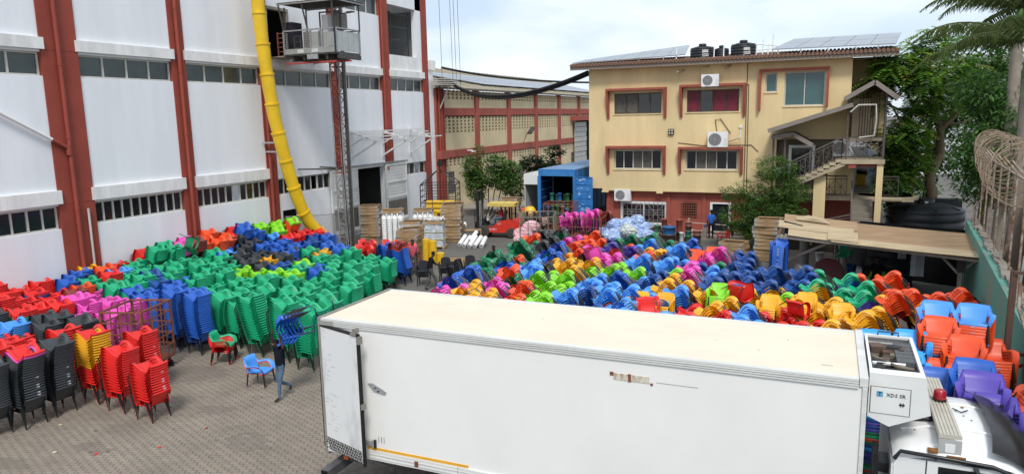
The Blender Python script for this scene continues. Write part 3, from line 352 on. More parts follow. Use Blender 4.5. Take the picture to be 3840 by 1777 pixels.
for row in DATA.split(';'):
    q = row.split(','); x, y, n, v, k, dth = float(q[1]), float(q[2]), int(q[3]), int(q[4]), q[5], float(q[6])
    if q[0] == 'L':
        ms = stack_mats(x, y, .01, LW+rnd.uniform(-.08,.08), n, R(3), R(dth), .077, .041)
        alt = rnd.choice('GBRNKO') if rnd.random() < .12 and v < n else k
    else:
        ms = stack_mats(x, y, float(q[8]), RW+rnd.uniform(-.16,.16), n, R(float(q[7])), R(dth), .072, .036)
        alt = rnd.choice('YODNPBL') if rnd.random() < .2 else k
    cut = n-rnd.randint(2, 6)
    for i in range(max(0, n-v), n): BULK.append((k if i >= cut else alt, ms[i]))
# carts of pink and red chairs, mixed stacks at the edges
for x, y, z, n, k, yw, th in ((-14.35,41.0,.3,9,'M',RW,12), (-14.3,41.9,.3,11,'M',RW,12), (-13.1,41.2,.3,13,'M',RW,10), (-13.0,42.1,.3,14,'M',RW,10), (-12.4,42.6,.5,9,'W',RW,10),
                          (-20.4,28.6,.25,10,'R',RW,8), (-19.4,29.2,.25,9,'R',RW,8), (-20.9,29.6,.25,11,'R',RW,8), (-19.9,30.2,.25,10,'R',RW,8), (-18.9,30.1,.25,9,'R',RW,8)):
    BULK += [(k, M) for M in stack_mats(x, y, z, yw, n, R(th*.7), R(1.1), .066, .024)]
for x, y, cols in ((-17.75,27.7,'B'*18+'O'+'W'*4), (-18.6,28.1,'B'*20)): BULK += [(k, M) for k, M in zip(cols, stack_mats(x, y, .02, LW, len(cols), 0, R(.9), .056, .030))]
for x, y, z, n, k, yw in ((-1.75,31.2,.3,20,'B',172), (-4.4,30.6,.6,9,'M',176), (-5.1,30.4,.5,9,'M',176), (-3.0,22.6,.9,9,'L',178), (-5.4,21.9,.6,9,'Y',174), (-4.6,22.0,.6,9,'Y',178), (-1.5,22.4,.7,9,'Y',176), (-.5,22.6,.8,9,'Y',172), (.5,22.3,.7,8,'Y',180)):
    ms = stack_mats(x, y, z, R(yw), n, R(4), R(.6), .066, .012); BULK += [(k if not (k == 'M' and i > n-2) else 'O', M) for i, M in enumerate(ms)]
for x, y, z, k, ax, an in ((-25.3,22.2,2.6,'D','X',115), (-20.9,10.3,2.1,'M','Z',40), (-9.0,27.0,1.85,'M','Y',70), (-2.6,22.3,1.9,'R','Y',80), (-5.0,21.0,1.75,'R','X',70), (-.9,21.6,1.7,'R','X',75)):
    BULK.append((k, Matrix.Translation((x, y, z)) @ Matrix.Rotation(rnd.uniform(0, 6), 4, 'Z') @ Matrix.Rotation(R(an), 4, ax)))
def build_bulk():
    b = MB(); keys = list(CC)
    for f, sm in zip(_sh.f, _sh.sm): pass
    o = MB(); o.add(_sh.v, _sh.f, 0)
    for x, y in LEGP:
        l = leg_geo(x, y, 3, 1, 2); o.v, o.f, o.m = o.v, o.f, o.m
        off = len(o.v); o.v += l.v; o.f += [tuple(i+off for i in f) for f in l.f]; o.m += l.m
    off = len(o.v); o.v += _stk.v; o.f += [tuple(i+off for i in f) for f in _stk.f]; o.m += [3]*len(_stk.f)
    V = np.array([tuple(v) for v in o.v], dtype=np.float64); nv = len(V)
    lens = np.array([len(f) for f in o.f]); loops = np.array([i for f in o.f for i in f]); mi = np.array(o.m); smo = np.array([i < len(_sh.f) and _sh.sm[i] for i in range(len(o.f))])
    N = len(BULK); A = np.empty((N, nv, 3)); MI = np.empty((N, len(lens)), dtype=np.int32)
    for i, (k, M) in enumerate(BULK):
        m = np.array(M); A[i] = V @ m[:3, :3].T+m[:3, 3]; c = keys.index(k)
        MI[i] = np.where((mi == 0) | (mi == 2), c, np.where(mi == 1, len(keys), len(keys)+1 if (M.translation.x > -14 and M.translation.y > 18 and rnd.random() < .6) else c))
    me = bpy.data.meshes.new('chair_field'); me.vertices.add(N*nv); me.vertices.foreach_set('co', A.ravel())
    nl = len(loops); me.loops.add(N*nl); me.loops.foreach_set('vertex_index', (loops[None, :]+(np.arange(N)*nv)[:, None]).ravel().astype(np.int32))
    st = np.concatenate([[0], np.cumsum(lens)[:-1]]); me.polygons.add(N*len(lens))
    me.polygons.foreach_set('loop_start', (st[None, :]+(np.arange(N)*nl)[:, None]).ravel().astype(np.int32))
    for k in keys: me.materials.append(CM[k])
    me.materials.append(LEGM); me.materials.append(STICK)
    me.polygons.foreach_set('material_index', MI.ravel()); me.polygons.foreach_set('use_smooth', np.tile(smo, N))
    me.update(calc_edges=True); me.validate()
    tag(link('stacked_armchairs', me), 'hundreds of plastic armchairs in many colours stacked across the yard', 'chairs', kind='stuff')
build_bulk()
# ------------------------------------------------------------------ white factory on the left
FX = -28.5
fac = thing('factory_building', 'tall white factory with brick red columns and long bands of glazing', 'building', (FX, 35, 0))
def fpart(name, mb, m, **k):
    o = obj(name, mb, m, **k); o.parent = fac; o.location = Vector(o.location)-Vector(fac.location); return o
COLS = [(13.2,14.3),(19.2,20.75),(25.4,26.2),(31.15,31.95),(37.35,38.1),(42.85,43.9),(48.4,49.2)]
TOP = 19.5
Z = dict(b=-.05, lw0=3.39, lw1=4.33, ll0=4.42, ll1=4.96, uw0=9.48, uw1=10.4, ul0=10.5, ul1=10.95, tw0=14.45, tw1=15.6)
def frame_strip(y0, y1, z0, z1, n, glassm, dbl=False, open_i=()):
    """a ribbon window set into the wall, its frame a part and each pane a sub-part"""
    f = MB(); t = .07; xf = FX-.16
    f.bx(xf-.04, xf+.04, y0, y1, z0, z0+t); f.bx(xf-.04, xf+.04, y0, y1, z1-t, z1)
    w = (y1-y0)/n
    for i in range(n+1):
        yy = min(max(y0+i*w, y0+t/2), y1-t/2); f.bx(xf-.045, xf+.045, yy-t/2, yy+t/2, z0+t, z1-t)
        if dbl and i < n: f.bx(xf-.03, xf+.03, y0+(i+.5)*w-.03, y0+(i+.5)*w+.03, z0+t, z1-t)
    fo = fpart('window', f, FRAMEW)
    m = n*2 if dbl else n; w2 = (y1-y0)/m
    for i in range(m):
        if i in open_i: continue
        g = MB(); ya, yb = y0+i*w2+.045, y0+(i+1)*w2-.045
        g.bx(-.008, .008, -(yb-ya)/2, (yb-ya)/2, z0+t, z1-t)
        dx = rnd.uniform(-.012,.012)
        o = obj('pane', g, glassm, fo); o.location = (xf-.02, (ya+yb)/2, 0); o.rotation_euler = (0, 0, rnd.uniform(-.02,.02))
def wallp(y0, y1, z0, z1, m=None, d=.35): fpart('wall_panel', MB().bx(FX-d, FX, y0, y1, z0, z1), m or WHITEP)
def ledge(y0, y1, z0, z1):
    fpart('ledge', MB().bx(FX-.02, FX+.16, y0-.10, y1+.10, z0, z1), WHITEL)
for i in range(len(COLS)-1):
    y0, y1 = COLS[i][1], COLS[i+1][0]
    last = i == 5
    # lower wall, windows, ledges
    if i < 3: wallp(y0, y1, Z['b'], Z['lw0']); frame_strip(y0+.03, y1-.03, Z['lw0'], Z['lw1'], 5 if i else 4, GLASSD, True, (5,) if i == 2 else ())
    elif i == 3:
        wallp(y0, 33.6, Z['b'], .75); wallp(33.6, y1, Z['b'], Z['lw0']); wallp(y0, 33.6, 2.5, Z['lw0']); wallp(y0, y0+.25, .75, 2.5)
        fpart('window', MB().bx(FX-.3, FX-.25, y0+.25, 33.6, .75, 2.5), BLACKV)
        frame_strip(y0+.03, y1-.6, Z['lw0'], Z['lw1'], 4, GLASSD, True, (2,5)); wallp(y1-.6, y1, Z['lw0'], Z['lw1'])
    elif i == 4:
        wallp(y0, 39.4, Z['b'], Z['lw1']); wallp(42.65, y1, Z['b'], Z['lw1'])
    else:
        wallp(y0, y1, Z['b'], Z['lw0']+.05); wallp(y0, 45.4, Z['lw0']+.05, Z['lw1']); frame_strip(45.4, y1-.03, Z['lw0']+.05, Z['lw1'], 4, GLASSD, False, (2,))
    wallp(y0, y1, Z['lw1'], Z['uw0'])
    if i < 3: ledge(y0, y1, Z['ll0'], Z['ll1'])
    frame_strip(y0+.03, y1-.03, Z['uw0'], Z['uw1'], 4, GLASSG)
    wallp(y0, y1, Z['uw1'], Z['ul1']+.05); ledge(y0, y1, Z['ul0'], Z['ul1'])
    if i == 3:
        wallp(y0, 32.05, 11.0, 13.75); wallp(33.7, y1, 11.0, 13.75); wallp(y0, y1, 13.75, Z['tw0'])
        fpart('door_frame', MB().bx(FX-.33, FX+.04, 33.62, 33.74, 11.05, 13.75).bx(FX-.33, FX+.04, 32.02, 33.62, 13.6, 13.76), CONC)
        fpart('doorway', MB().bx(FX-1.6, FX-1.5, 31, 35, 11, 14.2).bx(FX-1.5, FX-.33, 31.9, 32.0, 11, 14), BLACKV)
        fpart('window', MB().bx(FX-1.45, FX-1.4, 32.25, 32.9, 12.2, 12.8), mat('daylit_far_window', (.6,.68,.72), .3, .5, 0))
    elif last:
        wallp(y0, y1, 11.0, 12.0, WHITEL); wallp(y1-.75, y1, 12.0, TOP); wallp(y0, y1, 15.4, TOP)
    else: wallp(y0, y1, 11.0, Z['tw0'])
    if not last: frame_strip(y0+.03, y1-.03, Z['tw0'], Z['tw1'], 4, GLASSG); wallp(y0, y1, Z['tw1'], TOP)
# loading door recess on the ground floor
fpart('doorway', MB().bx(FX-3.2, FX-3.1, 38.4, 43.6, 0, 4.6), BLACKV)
fpart('doorway', MB().bx(FX-3.2, FX-.35, 38.9, 39.0, 0, 4.6).bx(FX-3.2, FX-.35, 43.0, 43.1, 0, 4.6).bx(FX-3.2, FX-.35, 39.0, 43.0, 4.4, 4.5), mat('near_black_wall', (.05,.048,.045), .9, .1, .2, 2))  # recess side walls and ceiling, coloured near black
# balcony room beyond the opening
room = mat('grey_room_wall', (.30,.30,.30), .8, .2, .1, .6)
fpart('balcony_room', MB().bx(FX-2.7, FX-2.6, 43.9, 48.4, 11.9, 15.6).bx(FX-2.6, FX-.35, 43.9, 48.4, 11.85, 11.98).bx(FX-2.6, FX-.35, 43.85, 43.95, 12, 15.4).bx(FX-2.6, FX-.35, 48.3, 48.4, 12, 15.4), room)
fpart('window', MB().bx(FX-2.6, FX-2.5, 44.1, 45.2, 13.6, 14.8).bx(FX-2.6, FX-2.5, 45.4, 47.2, 13.7, 14.8), mat('frosted_window', (.55,.62,.60), .4, .4, .1, 2))
gf = MB(); GA, GB = 44.9, 47.2
for y in (GA, GB): gf.bx(FX-.45, FX-.39, y, y+.07, 12.0, 14.95)
for z in (12.0, 13.1, 14.0, 14.9): gf.bx(FX-.45, FX-.39, GA+.07, GB, z, z+.06)
fpart('steel_gate_frame', gf, mat('dark_green_steel', (.02,.035,.03), .5, .4, .1))
for (y0, y1) in COLS:
    c = MB(); c.bx(FX-.4, FX+.05, y0, y1, Z['b'], TOP); fpart('column', c, REDP)
    for zz in (Z['lw1']+.06, Z['ul0']-.02): fpart('column_joint', MB().bx(FX+.0, FX+.058, y0+.002, y1-.002, zz, zz+.012), mat('joint_line', (.20,.04,.03), .8, .2, 0))
fpart('wall_panel', MB().bx(FX-.4, FX, 49.2, 50.0, -.05, 11.2), WHITEP)
fpart('wall_panel', MB().bx(FX-.4, FX+.22, 49.2, 50.05, 11.2, 11.9), WHITEL)
fpart('side_wall', MB().bx(FX-25, FX-.4, 49.6, 50.0, -.05, TOP), WHITEP)
fpart('roof_slab', MB().bx(FX-25, FX+.2, 5, 50.0, TOP, TOP+.3), CONC)
fpart('side_wall', MB().bx(FX-.4, FX, -3, 13.2, -.05, TOP), WHITEP)
for y, z0, z1, m in ((19.85,0,TOP,REDP),(25.75,0,TOP,REDP),(31.3,0,TOP,REDP),(42.95,5,TOP,REDP)):
    b = MB(); b.tube([(FX+.16, y, z0), (FX+.16, y, z1)], .085, 10)
    for z in np.arange(1.2, TOP, 2.9): b.tube([(FX+.16, y, z), (FX+.16, y, z+.12)], .105, 10)
    fpart('drainpipe', b, m)
b = MB(); b.tube([(FX+.14, 20.35, 0), (FX+.14, 20.35, 4.1)], .05, 8); fpart('conduit', b, mat('grey_white_pipe', (.55,.52,.50), .6, .3, .2, 4))
b = MB(); b.tube([(FX+.15, 13.5, 10.2), (FX+.15, 19.15, 7.0)], .075, 8); b.tube([(FX+.15, 16.0, 8.78), (FX+.15, 16.2, 8.67)], .1, 8); b.tube([(FX+.15, 16.6, 8.44), (FX+.15, 16.75, 8.36)], .1, 8)
fpart('diagonal_pipe', b, WPLAST)
b = MB(); b.tube([(FX+.15, 19.15, 7.0), (FX+.15, 19.8, 6.62)], .08, 8); b.tube([(FX+.16, 19.8, 6.35), (FX+.16, 19.8, 6.75)], .115, 8); fpart('diagonal_pipe', b, REDP)
# hanging sliding doors with pressed dimples
def pdoor(y0, y1, dark_z):
    b = MB(); x0 = FX+.10; z0, z1 = .35, 4.45
    b.bx(x0, x0+.05, y0, y1, z0, z1)
    d = fpart('sliding_door', b, mat('white_door_sheet', (.72,.72,.70), .5, .4, .08, 2, world_co=True))
    f = MB()
    for y in (y0, y1-.12): f.bx(x0+.052, x0+.10, y, y+.12, z0, z1)
    for z in (z0, 2.0, 3.1, z1-.12): f.bx(x0+.054, x0+.098, y0+.12, y1-.12, z, z+.12)
    o = fpart('door_frame', f, mat('white_door_frame', (.68,.68,.66), .5, .4, .1, 2, world_co=True)); 
    g = MB(); g.bx(x0+.053, x0+.062, y0+.12, y1-.12, z0+.3, dark_z); fpart('door_mesh', g, mat('brown_mesh', (.11,.085,.055), .8, .2, .3, 12, world_co=True))
    h = MB()
    for z in np.arange(2.3, 4.3, .22):
        for y in np.arange(y0+.25, y1-.2, .2): h.box((x0+.052, y, z), (.02, .11, .035))
    tag(fpart('pressed_dimples', h, mat('dimple_shadow', (.58,.58,.57), .6, .3, 0)), kind='stuff')
    if dark_z > 1:
        k = MB()
        for y in np.arange(y0+.2, y1-.14, .16): k.bx(x0+.063, x0+.075, y, y+.015, z0+.3, dark_z)
        for z in np.arange(z0+.4, dark_z, .16): k.bx(x0+.063, x0+.075, y0+.12, y1-.12, z, z+.015)
        tag(fpart('mesh_wires', k, GALV), kind='stuff')
pdoor(36.5, 39.3, 1.9); pdoor(42.6, 45.35, 1.85)
b = MB(); b.bx(FX+.05, FX+.2, 36.4, 45.5, 4.5, 4.6); fpart('door_rail', b, STEEL)
# small notice on the wall
sg = thing('wall_notice', 'small white warning notice on the white wall near the corner', 'sign', (FX+.01, 48.0, 1.15))
obj('board', MB().bx(0, .015, -.2, .2, -.28, .28), WPLAST, sg); obj('header', MB().bx(.016, .019, -.18, .18, .08, .24), mat('sign_red', (.5,.03,.03), .5, .4, 0), sg)
for z in (0, -.08, -.16): obj('printed_line', MB().bx(.016, .018, -.15, .13, z-.02, z+.01), INKM, sg)
# ------------------------------------------------------------------ yellow rubbish chute
YEL = mat('chute_yellow_plastic', (.78,.50,.015), .4, .5, .12, 1.5, .05, 20, world_co=True)
ch = thing('rubbish_chute', 'long yellow plastic tube chute running down the white factory front', 'chute', (-27.6, 32, 0))
path = [(-27.55,30.25,16.2),(-27.5,30.32,13.75),(-27.5,30.45,11.6),(-27.45,30.6,9.6),(-27.4,30.85,7.66),(-27.3,31.1,6.3),(-27.25,31.4,5.0),(-27.15,31.75,3.7),(-27.05,32.15,2.55),(-26.85,32.7,1.5),(-26.4,33.3,.85)]
def cpt(t):
    k = min(int(t), len(path)-2); return Vector(path[k]).lerp(Vector(path[k+1]), t-k)
L0 = [0]
for a, c in zip(path, path[1:]): L0.append(L0[-1]+(Vector(c)-Vector(a)).length)
def at_len(s):
    for k in range(len(path)-1):
        if s <= L0[k+1]: return Vector(path[k]).lerp(Vector(path[k+1]), (s-L0[k])/(L0[k+1]-L0[k]))
    return Vector(path[-1])
s_ = 0; seg = 1.55
while s_ < L0[-1]-.2:
    e_ = min(s_+seg, L0[-1]); pts = [at_len(s_), at_len((s_+e_)/2), at_len(e_)]
    b = MB(); b.tube(pts, [.36, .345, .325], 18, 0, False)
    o = obj('chute_section', b, YEL); o.parent = ch; o.location = -Vector(ch.location)
    d = (pts[1]-pts[0]).normalized()
    b = MB(); b.tube([pts[0]-d*.03, pts[0]+d*.06], .395, 18, 0, True); o = obj('chute_collar', b, YEL); o.parent = ch; o.location = -Vector(ch.location)
    s_ = e_
for z, y in ((6.4, 31.0), (5.9, 31.2)):
    b = MB(); b.bx(-28.45, -27.2, y-.06, y+.06, z-.04, z+.04); o = obj('wall_bracket', b, GALV); o.parent = ch; o.location = -Vector(ch.location)
# ------------------------------------------------------------------ construction hoist
MX, MY = -26.0, 34.7
ho = thing('hoist_mast', 'red and grey steel lattice hoist mast standing before the factory', 'mast', (MX, MY, 0))
b = MB()
for sx in (-1, 1):
    for sy in (-1, 1): b.tube([(sx*.3, sy*.3, 0), (sx*.3, sy*.3, 19)], .045, 6)
obj('corner_tubes', b, STEEL, ho)
for k in range(13):
    b = MB(); z = k*1.5; w = .3
    for a, c in (((-w,-w),(w,-w)),((w,-w),(w,w)),((w,w),(-w,w)),((-w,w),(-w,-w))):
        b.bar((*a, z+.02), (*c, z+.02), .05); b.bar((*a, z+.75), (*c, z+.75), .04)
        b.bar((*a, z+.05), (*c, z+.72), .035); b.bar((*c, z+.78), (*a, z+1.46), .035)
    obj('mast_section', b, REDP2 if k > 2 else STEEL, ho)
b = MB(); b.bx(.36, .44, -.1, .1, 0, 19); obj('rack_rail', b, DARKST, ho)
for z in (4.75, 10.9): obj('wall_tie', MB().bar((-.3,-.3,z),(-2.45,-1.0,z),.08).bar((-.3,.3,z),(-2.45,1.0,z),.08).bar((-.3,-.6,z+.05),(-.3,.6,z+.05),.07), DARKST, ho)
obj('base_plate', MB().bx(-.9,.9,-.9,.9,0,.12), DARKST, ho)
X0, X1, Y0, Y1, Z0, Z1 = -27.4, -23.95, 32.0, 34.05, 11.1, 12.27
hc = thing('hoist_cage', 'grey hoist platform with panel sides and roof hanging near the top', 'hoist', ((X0+X1)/2, (Y0+Y1)/2, Z0))
def hp(n, b, m): o = obj(n, b, m); o.parent = hc; o.location = -Vector(hc.location); return o
GREYP = mat('grey_sheet_panel', (.30,.31,.29), .5, .4, .12, 2, world_co=True); GREYL = mat('light_grey_panel', (.42,.45,.45), .5, .4, .12, 2, world_co=True)
hp('floor', MB().bx(X0, X1, Y0, Y1, Z0-.1, Z0), DARKST)
for x, w, m in ((-27.2, .12, FRAMED), (-25.85, .45, FRAMED), (-24.95, .25, FRAMED)):
    hp('mesh_panel', MB().bx(x-w/2, x+w/2, Y0+.0, Y0+.03, Z0+.28, Z1-.06), m)
    k = MB()
    for zz in np.arange(Z0+.33, Z1-.08, .09): k.bx(x-w/2, x+w/2, Y0-.012, Y0-.002, zz, zz+.02)
    for xx in np.arange(x-w/2+.04, x+w/2, .09): k.bx(xx, xx+.02, Y0-.022, Y0-.012, Z0+.28, Z1-.06)
    tag(hp('mesh_wires', k, STEEL), kind='stuff')
hp('side_panel', MB().bx(-25.55, -25.1, Y0, Y0+.04, Z0+.28, Z1-.1), GREYP); hp('side_panel', MB().bx(-24.78, -24.02, Y0, Y0+.04, Z0+.28, Z1-.16), GREYP)
hp('kick_plate', MB().bx(X0+.06, -25.62, Y0-.03, Y0, Z0-.02, Z0+.26), GREYP); hp('kick_plate', MB().bx(-25.6, X1-.06, Y0-.03, Y0, Z0-.02, Z0+.26), GREYP)
for i in range(4): a = Y0+.1+i*.48; hp('side_panel', MB().bx(X1-.04, X1, a, a+.45, Z0+.05, Z1-.1), GREYL)
pb = MB()
for x in (X0, -25.6, -24.85, X1):
    pb.bx(x-.04, x+.04, Y0-.035, Y0+.045, Z0-.05, Z1)
for y in (Y1,): pb.bx(X1-.045, X1+.045, y-.05, y+.05, Z0-.05, Z1); pb.bx(X0-.045, X0+.045, y-.05, y+.05, Z0-.05, Z1)
pb.bx(X0, X1, Y0-.04, Y0+.04, Z1, Z1+.07).bx(X1-.04, X1+.04, Y0, Y1, Z1, Z1+.07).bx(X0, X1, Y1-.04, Y1+.04, Z1, Z1+.07)
hp('guard_rail', pb, STEEL)
hp('corner_post', MB().bx(X1-.09, X1+.01, Y0-.06, Y0-.037, Z0-.1, Z1+.1), mat('navy_post', (.02,.025,.05), .5, .4, 0))
lp = MB()
for x in (-26.75, -26.35): lp.bx(x-.02, x+.02, Y0+.05, Y0+.09, Z0+.3, Z1-.25)
for z in (Z0+.3, Z0+.6, Z0+.9): lp.bx(-26.8, -26.2, Y0+.05, Y0+.09, z, z+.035)
hp('inner_gate', lp, DARKST)
for x in (-26.3, -25.35):
    hp('name_plate', MB().bx(x-.2, x+.2, Y0-.042, Y0-.032, Z0+.04, Z0+.19), WPLAST)
    text('lettering', 'CAMAC', .11, mat('grey_ink', (.2,.2,.2), .7, .2, 0), hc, Vector((x, Y0-.045, Z0+.115))-Vector(hc.location), (R(90), 0, 0))
lg = MB(); 
for x in (X0-.42, X0-.02): lg.bx(x-.03, x+.03, Y0-.03, Y0+.03, Z0-.15, Z1+.02)
for k in range(6): lg.bx(X0-.42, X0-.02, Y0-.02, Y0+.02, Z0-.1+k*.24, Z0-.06+k*.24)
hp('landing_gate', lg, RUST); hp('landing_deck', MB().bx(-28.45, X0-.02, Y0-.1, Y0+1.5, Z0-.14, Z0-.08), CONC)
hp('motor_box', MB().bx(-27.9, -27.2, Y0+.5, Y0+1.3, Z0, Z0+1.75), mat('navy_box', (.02,.02,.03), .6, .3, .1))
RZ = 13.75
rm = MB(); n = 40
for i in range(n):
    x0, x1 = X0-.3+i*(X1-X0+.5)/n, X0-.3+(i+1)*(X1-X0+.5)/n; zz = .02 if i % 2 else 0
    rm.bx(x0, x1, Y0-.05, Y1+.3, RZ+zz, RZ+zz+.03)
hp('roof_sheet', rm, mat('rusty_roof_sheet', (.10,.085,.075), .8, .2, .3, 3))
hp('roof_frame', MB().bx(X0-.3, X1+.2, Y0-.06, Y0-.0, RZ-.07, RZ-.005).bx(X1+.12, X1+.18, Y0, Y1+.3, RZ-.07, RZ-.005).bx(X0-.3, X1+.2, Y1+.24, Y1+.3, RZ-.07, RZ-.005), STEEL)
for a, c in (((X0-.25,Y0,RZ),(X0+.05,Y0,Z1)),((-26.1,Y0,RZ),(-25.75,Y0,Z1)),((-24.2,Y0,RZ),(-24.0,Y0,Z1)),((X1+.1,Y1,RZ),(X1,Y1,Z1)),((X0-.1,Y1,RZ),(X0,Y1,Z1)),((X0+.15,Y0+.1,RZ-.2),(X0+.0,Y0+.1,Z1))):
    hp('roof_post', MB().bar(a, c, .06), DARKST)
hp('control_box', MB().bx(-24.95, -24.5, 33.3, 33.8, Z1+.1, Z1+.95).bx(-25.0,-24.45,33.25,33.29,Z1-.3,Z1+1.05), mat('grey_machine', (.24,.23,.21), .6, .3, .2, 3))
hp('machine_case', MB().bx(-25.6, -25.2, 33.0, 33.4, Z1-.3, Z1+.9), WPLAST)
gb = MB(); gb.bx(-25.72, -24.3, 32.95, 33.0, Z1+.98, Z1+1.05).bx(-25.72, -25.65, 32.95, 33.0, Z1-.3, Z1+.98).bx(-24.4, -24.3, 32.95, 33.0, Z1-.3, Z1+.98); hp('machine_guard', gb, DARKST)
hp('beacon_arm', MB().bx(-24.3, -23.7, 33.0, 33.05, Z1+.85, Z1+.9).bx(-23.9, -23.5, 32.9, 33.15, Z1+.88, Z1+.94), DARKST)
for k in range(5):
    x = X0+.4+k*.75; hp('underbeam', MB().bx(x, x+.12, Y0+.1, Y1, Z0-.35, Z0-.1), DARKST)
hp('bracket', MB().bx(-25.9, -25.2, Y0-.02, Y0+.05, Z0-.32, Z0-.06), GALV)
hp('bottom_guard', MB().bx(X0-.1, X1-.2, Y0+.15, Y0+.3, Z0-.52, Z0-.44).bx(-25.6, X1+.2, Y0+.9, Y0+1.0, Z0-.48, Z0-.40), mat('bright_red_steel', (.45,.06,.05), .5, .4, .2, 3))
b = MB(); b.tube([(X1-.55, Y0+.6, RZ), (X1-.5, Y0+.5, Z0), (X1-.35, Y0+.4, 6), (X1-.2, Y0+.4, .2)], .025, 6)
hp('supply_cable', b, BLACKR)
# ------------------------------------------------------------------ bare canopy truss over the loading door
cf = thing('canopy_frame', 'bare white steel canopy frame bracketed over the loading doorway', 'steel frame', (FX, 42.5, 6.3))
def cp(n, b, m=None): o = obj(n, b, m or mat('white_truss_paint', (.70,.70,.69), .5, .4, .1, 3)); o.parent = cf; o.location = -Vector(cf.location)
for y in (39.0, 42.6, 46.2):
    cp('rafter', MB().bar((FX+.05, y, 6.75), (FX+2.0, y, 6.15), .11, .11)); cp('strut', MB().bar((FX+.05, y, 5.1), (FX+1.9, y, 6.1), .1)); cp('strut', MB().bar((FX+.05, y, 5.9), (FX+1.0, y, 6.4), .07))
    cp('wall_plate', MB().bx(FX+.0, FX+.06, y-.14, y+.14, 4.9, 6.9))
for t in (.1, .37, .65, .95): cp('purlin', MB().bar((FX+.05+1.95*t, 37.9, 6.83-.6*t), (FX+.05+1.95*t, 47.6, 6.83-.6*t), .075))
# mesh balustrade at the chute foot
mf = thing('mesh_fence', 'chain mesh guard fence with grey posts around the chute foot', 'fence', (-26, 36, 0))
def chain(a, c, z0, z1, p, r, name, parent, m):
    a, c = Vector(a), Vector(c); d = (c-a).length; t = (c-a)/d; b = MB(); n = int((d+z1-z0)/p)
    for k in range(n):
        for sg in (0, 1):
            s0 = k*p-(z1-z0); u0, v0 = (s0, z0) if s0 >= 0 else (0, z0-s0); u1 = min(d, s0+(z1-z0)); v1 = z0+(u1-s0)
            if u1 <= max(u0, 0): continue
            if sg: u0, u1 = d-u0, d-u1
            P0, P1 = a+t*u0+Vector((0,0,v0)), a+t*u1+Vector((0,0,v1)); nn = Vector((-t.y, t.x, 0))*r
            b.add([P0+Vector((0,0,-r)), P0+Vector((0,0,r)), P1+Vector((0,0,r)), P1+Vector((0,0,-r))], [(0,1,2,3)])
            b.add([P0-nn, P0+nn, P1+nn, P1-nn], [(0,1,2,3)])
    o = obj(name, b, m, parent); o.location = -Vector(parent.location); tag(o, kind='stuff'); return o
for a, c in (((-28.3,32.2,0),(-26.4,34.0,0)),((-26.4,34.0,0),(-26.9,36.6,0))):
    chain(a, c, .15, 2.1, .16, .012, 'chain_mesh', mf, GALV)
for x, y in ((-28.3,32.2),(-27.3,33.1),(-26.4,34.0),(-26.65,35.3),(-26.9,36.6)):
    o = obj('post', MB().tube([(x,y,0),(x,y,2.2)], .035, 6), STEEL, mf); o.location = -Vector(mf.location)
o = obj('top_rail', MB().tube([(-28.3,32.2,2.15),(-26.4,34.0,2.15),(-26.9,36.6,2.15)], .03, 6), STEEL, mf); o.location = -Vector(mf.location)
gr = thing('tube_barrier', 'thin grey tube barrier before the tall crate stack by the door', 'barrier', (-25.0, 37, 0))
b = MB()
for y in (36.2, 37.6, 39.0): b.tube([(-24.9, y, 0), (-24.9, y, 2.0)], .035, 6)
for z in (1.95, 1.1): b.tube([(-24.9, 36.2, z), (-24.9, 39.0, z)], .03, 6)
o = obj('frame', b, STEEL, gr); o.location = -Vector(gr.location)
# hoist wires beyond the corner
for k, (y, x) in enumerate(((50.6, -28.2), (51.5, -27.8), (51.9, -27.7), (52.4, -27.6))):
    b = MB(); b.tube([(x, y, 30), (x+.15, y+.2, 9 if k else 1.0)], .017, 5)
    tag(obj('hoist_wire', b, DARKST), 'thin dark wire rope hanging beside the white factory corner', 'cable', 'wire ropes beside the factory corner')
# ------------------------------------------------------------------ older hall with pierced block bands
ol = thing('old_hall', 'long cream hall with red bands and pierced block screens behind trees', 'building', (FX, 70, 0))
def op(n, b, m, **k): o = obj(n, b, m, **k); o.parent = ol; o.location = -Vector(ol.location); return o
YS = [50.3, 57.3, 64.2, 71.2, 78.3, 85.4, 92.4, 99.4]
op('wall', MB().bx(FX-.3, FX, 50.0, 100, -.1, 3.6), CREAM2)
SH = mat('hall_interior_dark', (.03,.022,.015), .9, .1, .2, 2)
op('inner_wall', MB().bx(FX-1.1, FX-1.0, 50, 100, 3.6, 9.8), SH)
blk = MB(); blk.bx(-.12, .03, -.062, .062, -.12, .12); BLKM = blk.mesh('screen_block', CREAM2)
bar_ = MB(); nb = 0; rest = MB()
def screen(y0, y1, z0, rows, pz):
    global nb
    n = 9; p = (y1-y0)/n
    for r in range(rows):
        for i in range(n+1):
            yy = y0+i*p; zz = z0+(r+.5)*pz
            if nb < 300:
                o = link('screen_block', BLKM, ol, Vector((FX-.02, yy, zz))-Vector(ol.location)); nb += 1
                o.scale = (1, p*.46/.124, pz*.6/.24)
            else: rest.bx(FX-.14, FX+.01, yy-p*.23, yy+p*.23, zz-pz*.3, zz+pz*.3)
        rest.bx(FX-.13, FX-.004, y0, y1, z0+r*pz-.19*pz, z0+r*pz+.19*pz)
for i in range(6):
    y0, y1 = YS[i]+.35, YS[i+1]-.35
    screen(y0, y1, 3.62, 3, .235); screen(y0, y1, 6.3, 5, .278); screen(y0, y1, 9.02, 3, .27)
    op('wall', MB().bx(FX-.25, FX, y0-.2, y1+.2, 4.9, 6.28), CREAM2); op('wall', MB().bx(FX-.25, FX, y0-.2, y1+.2, 8.3, 9.0), CREAM2)
tag(op('screen_blocks', rest, CREAM2), kind='stuff')
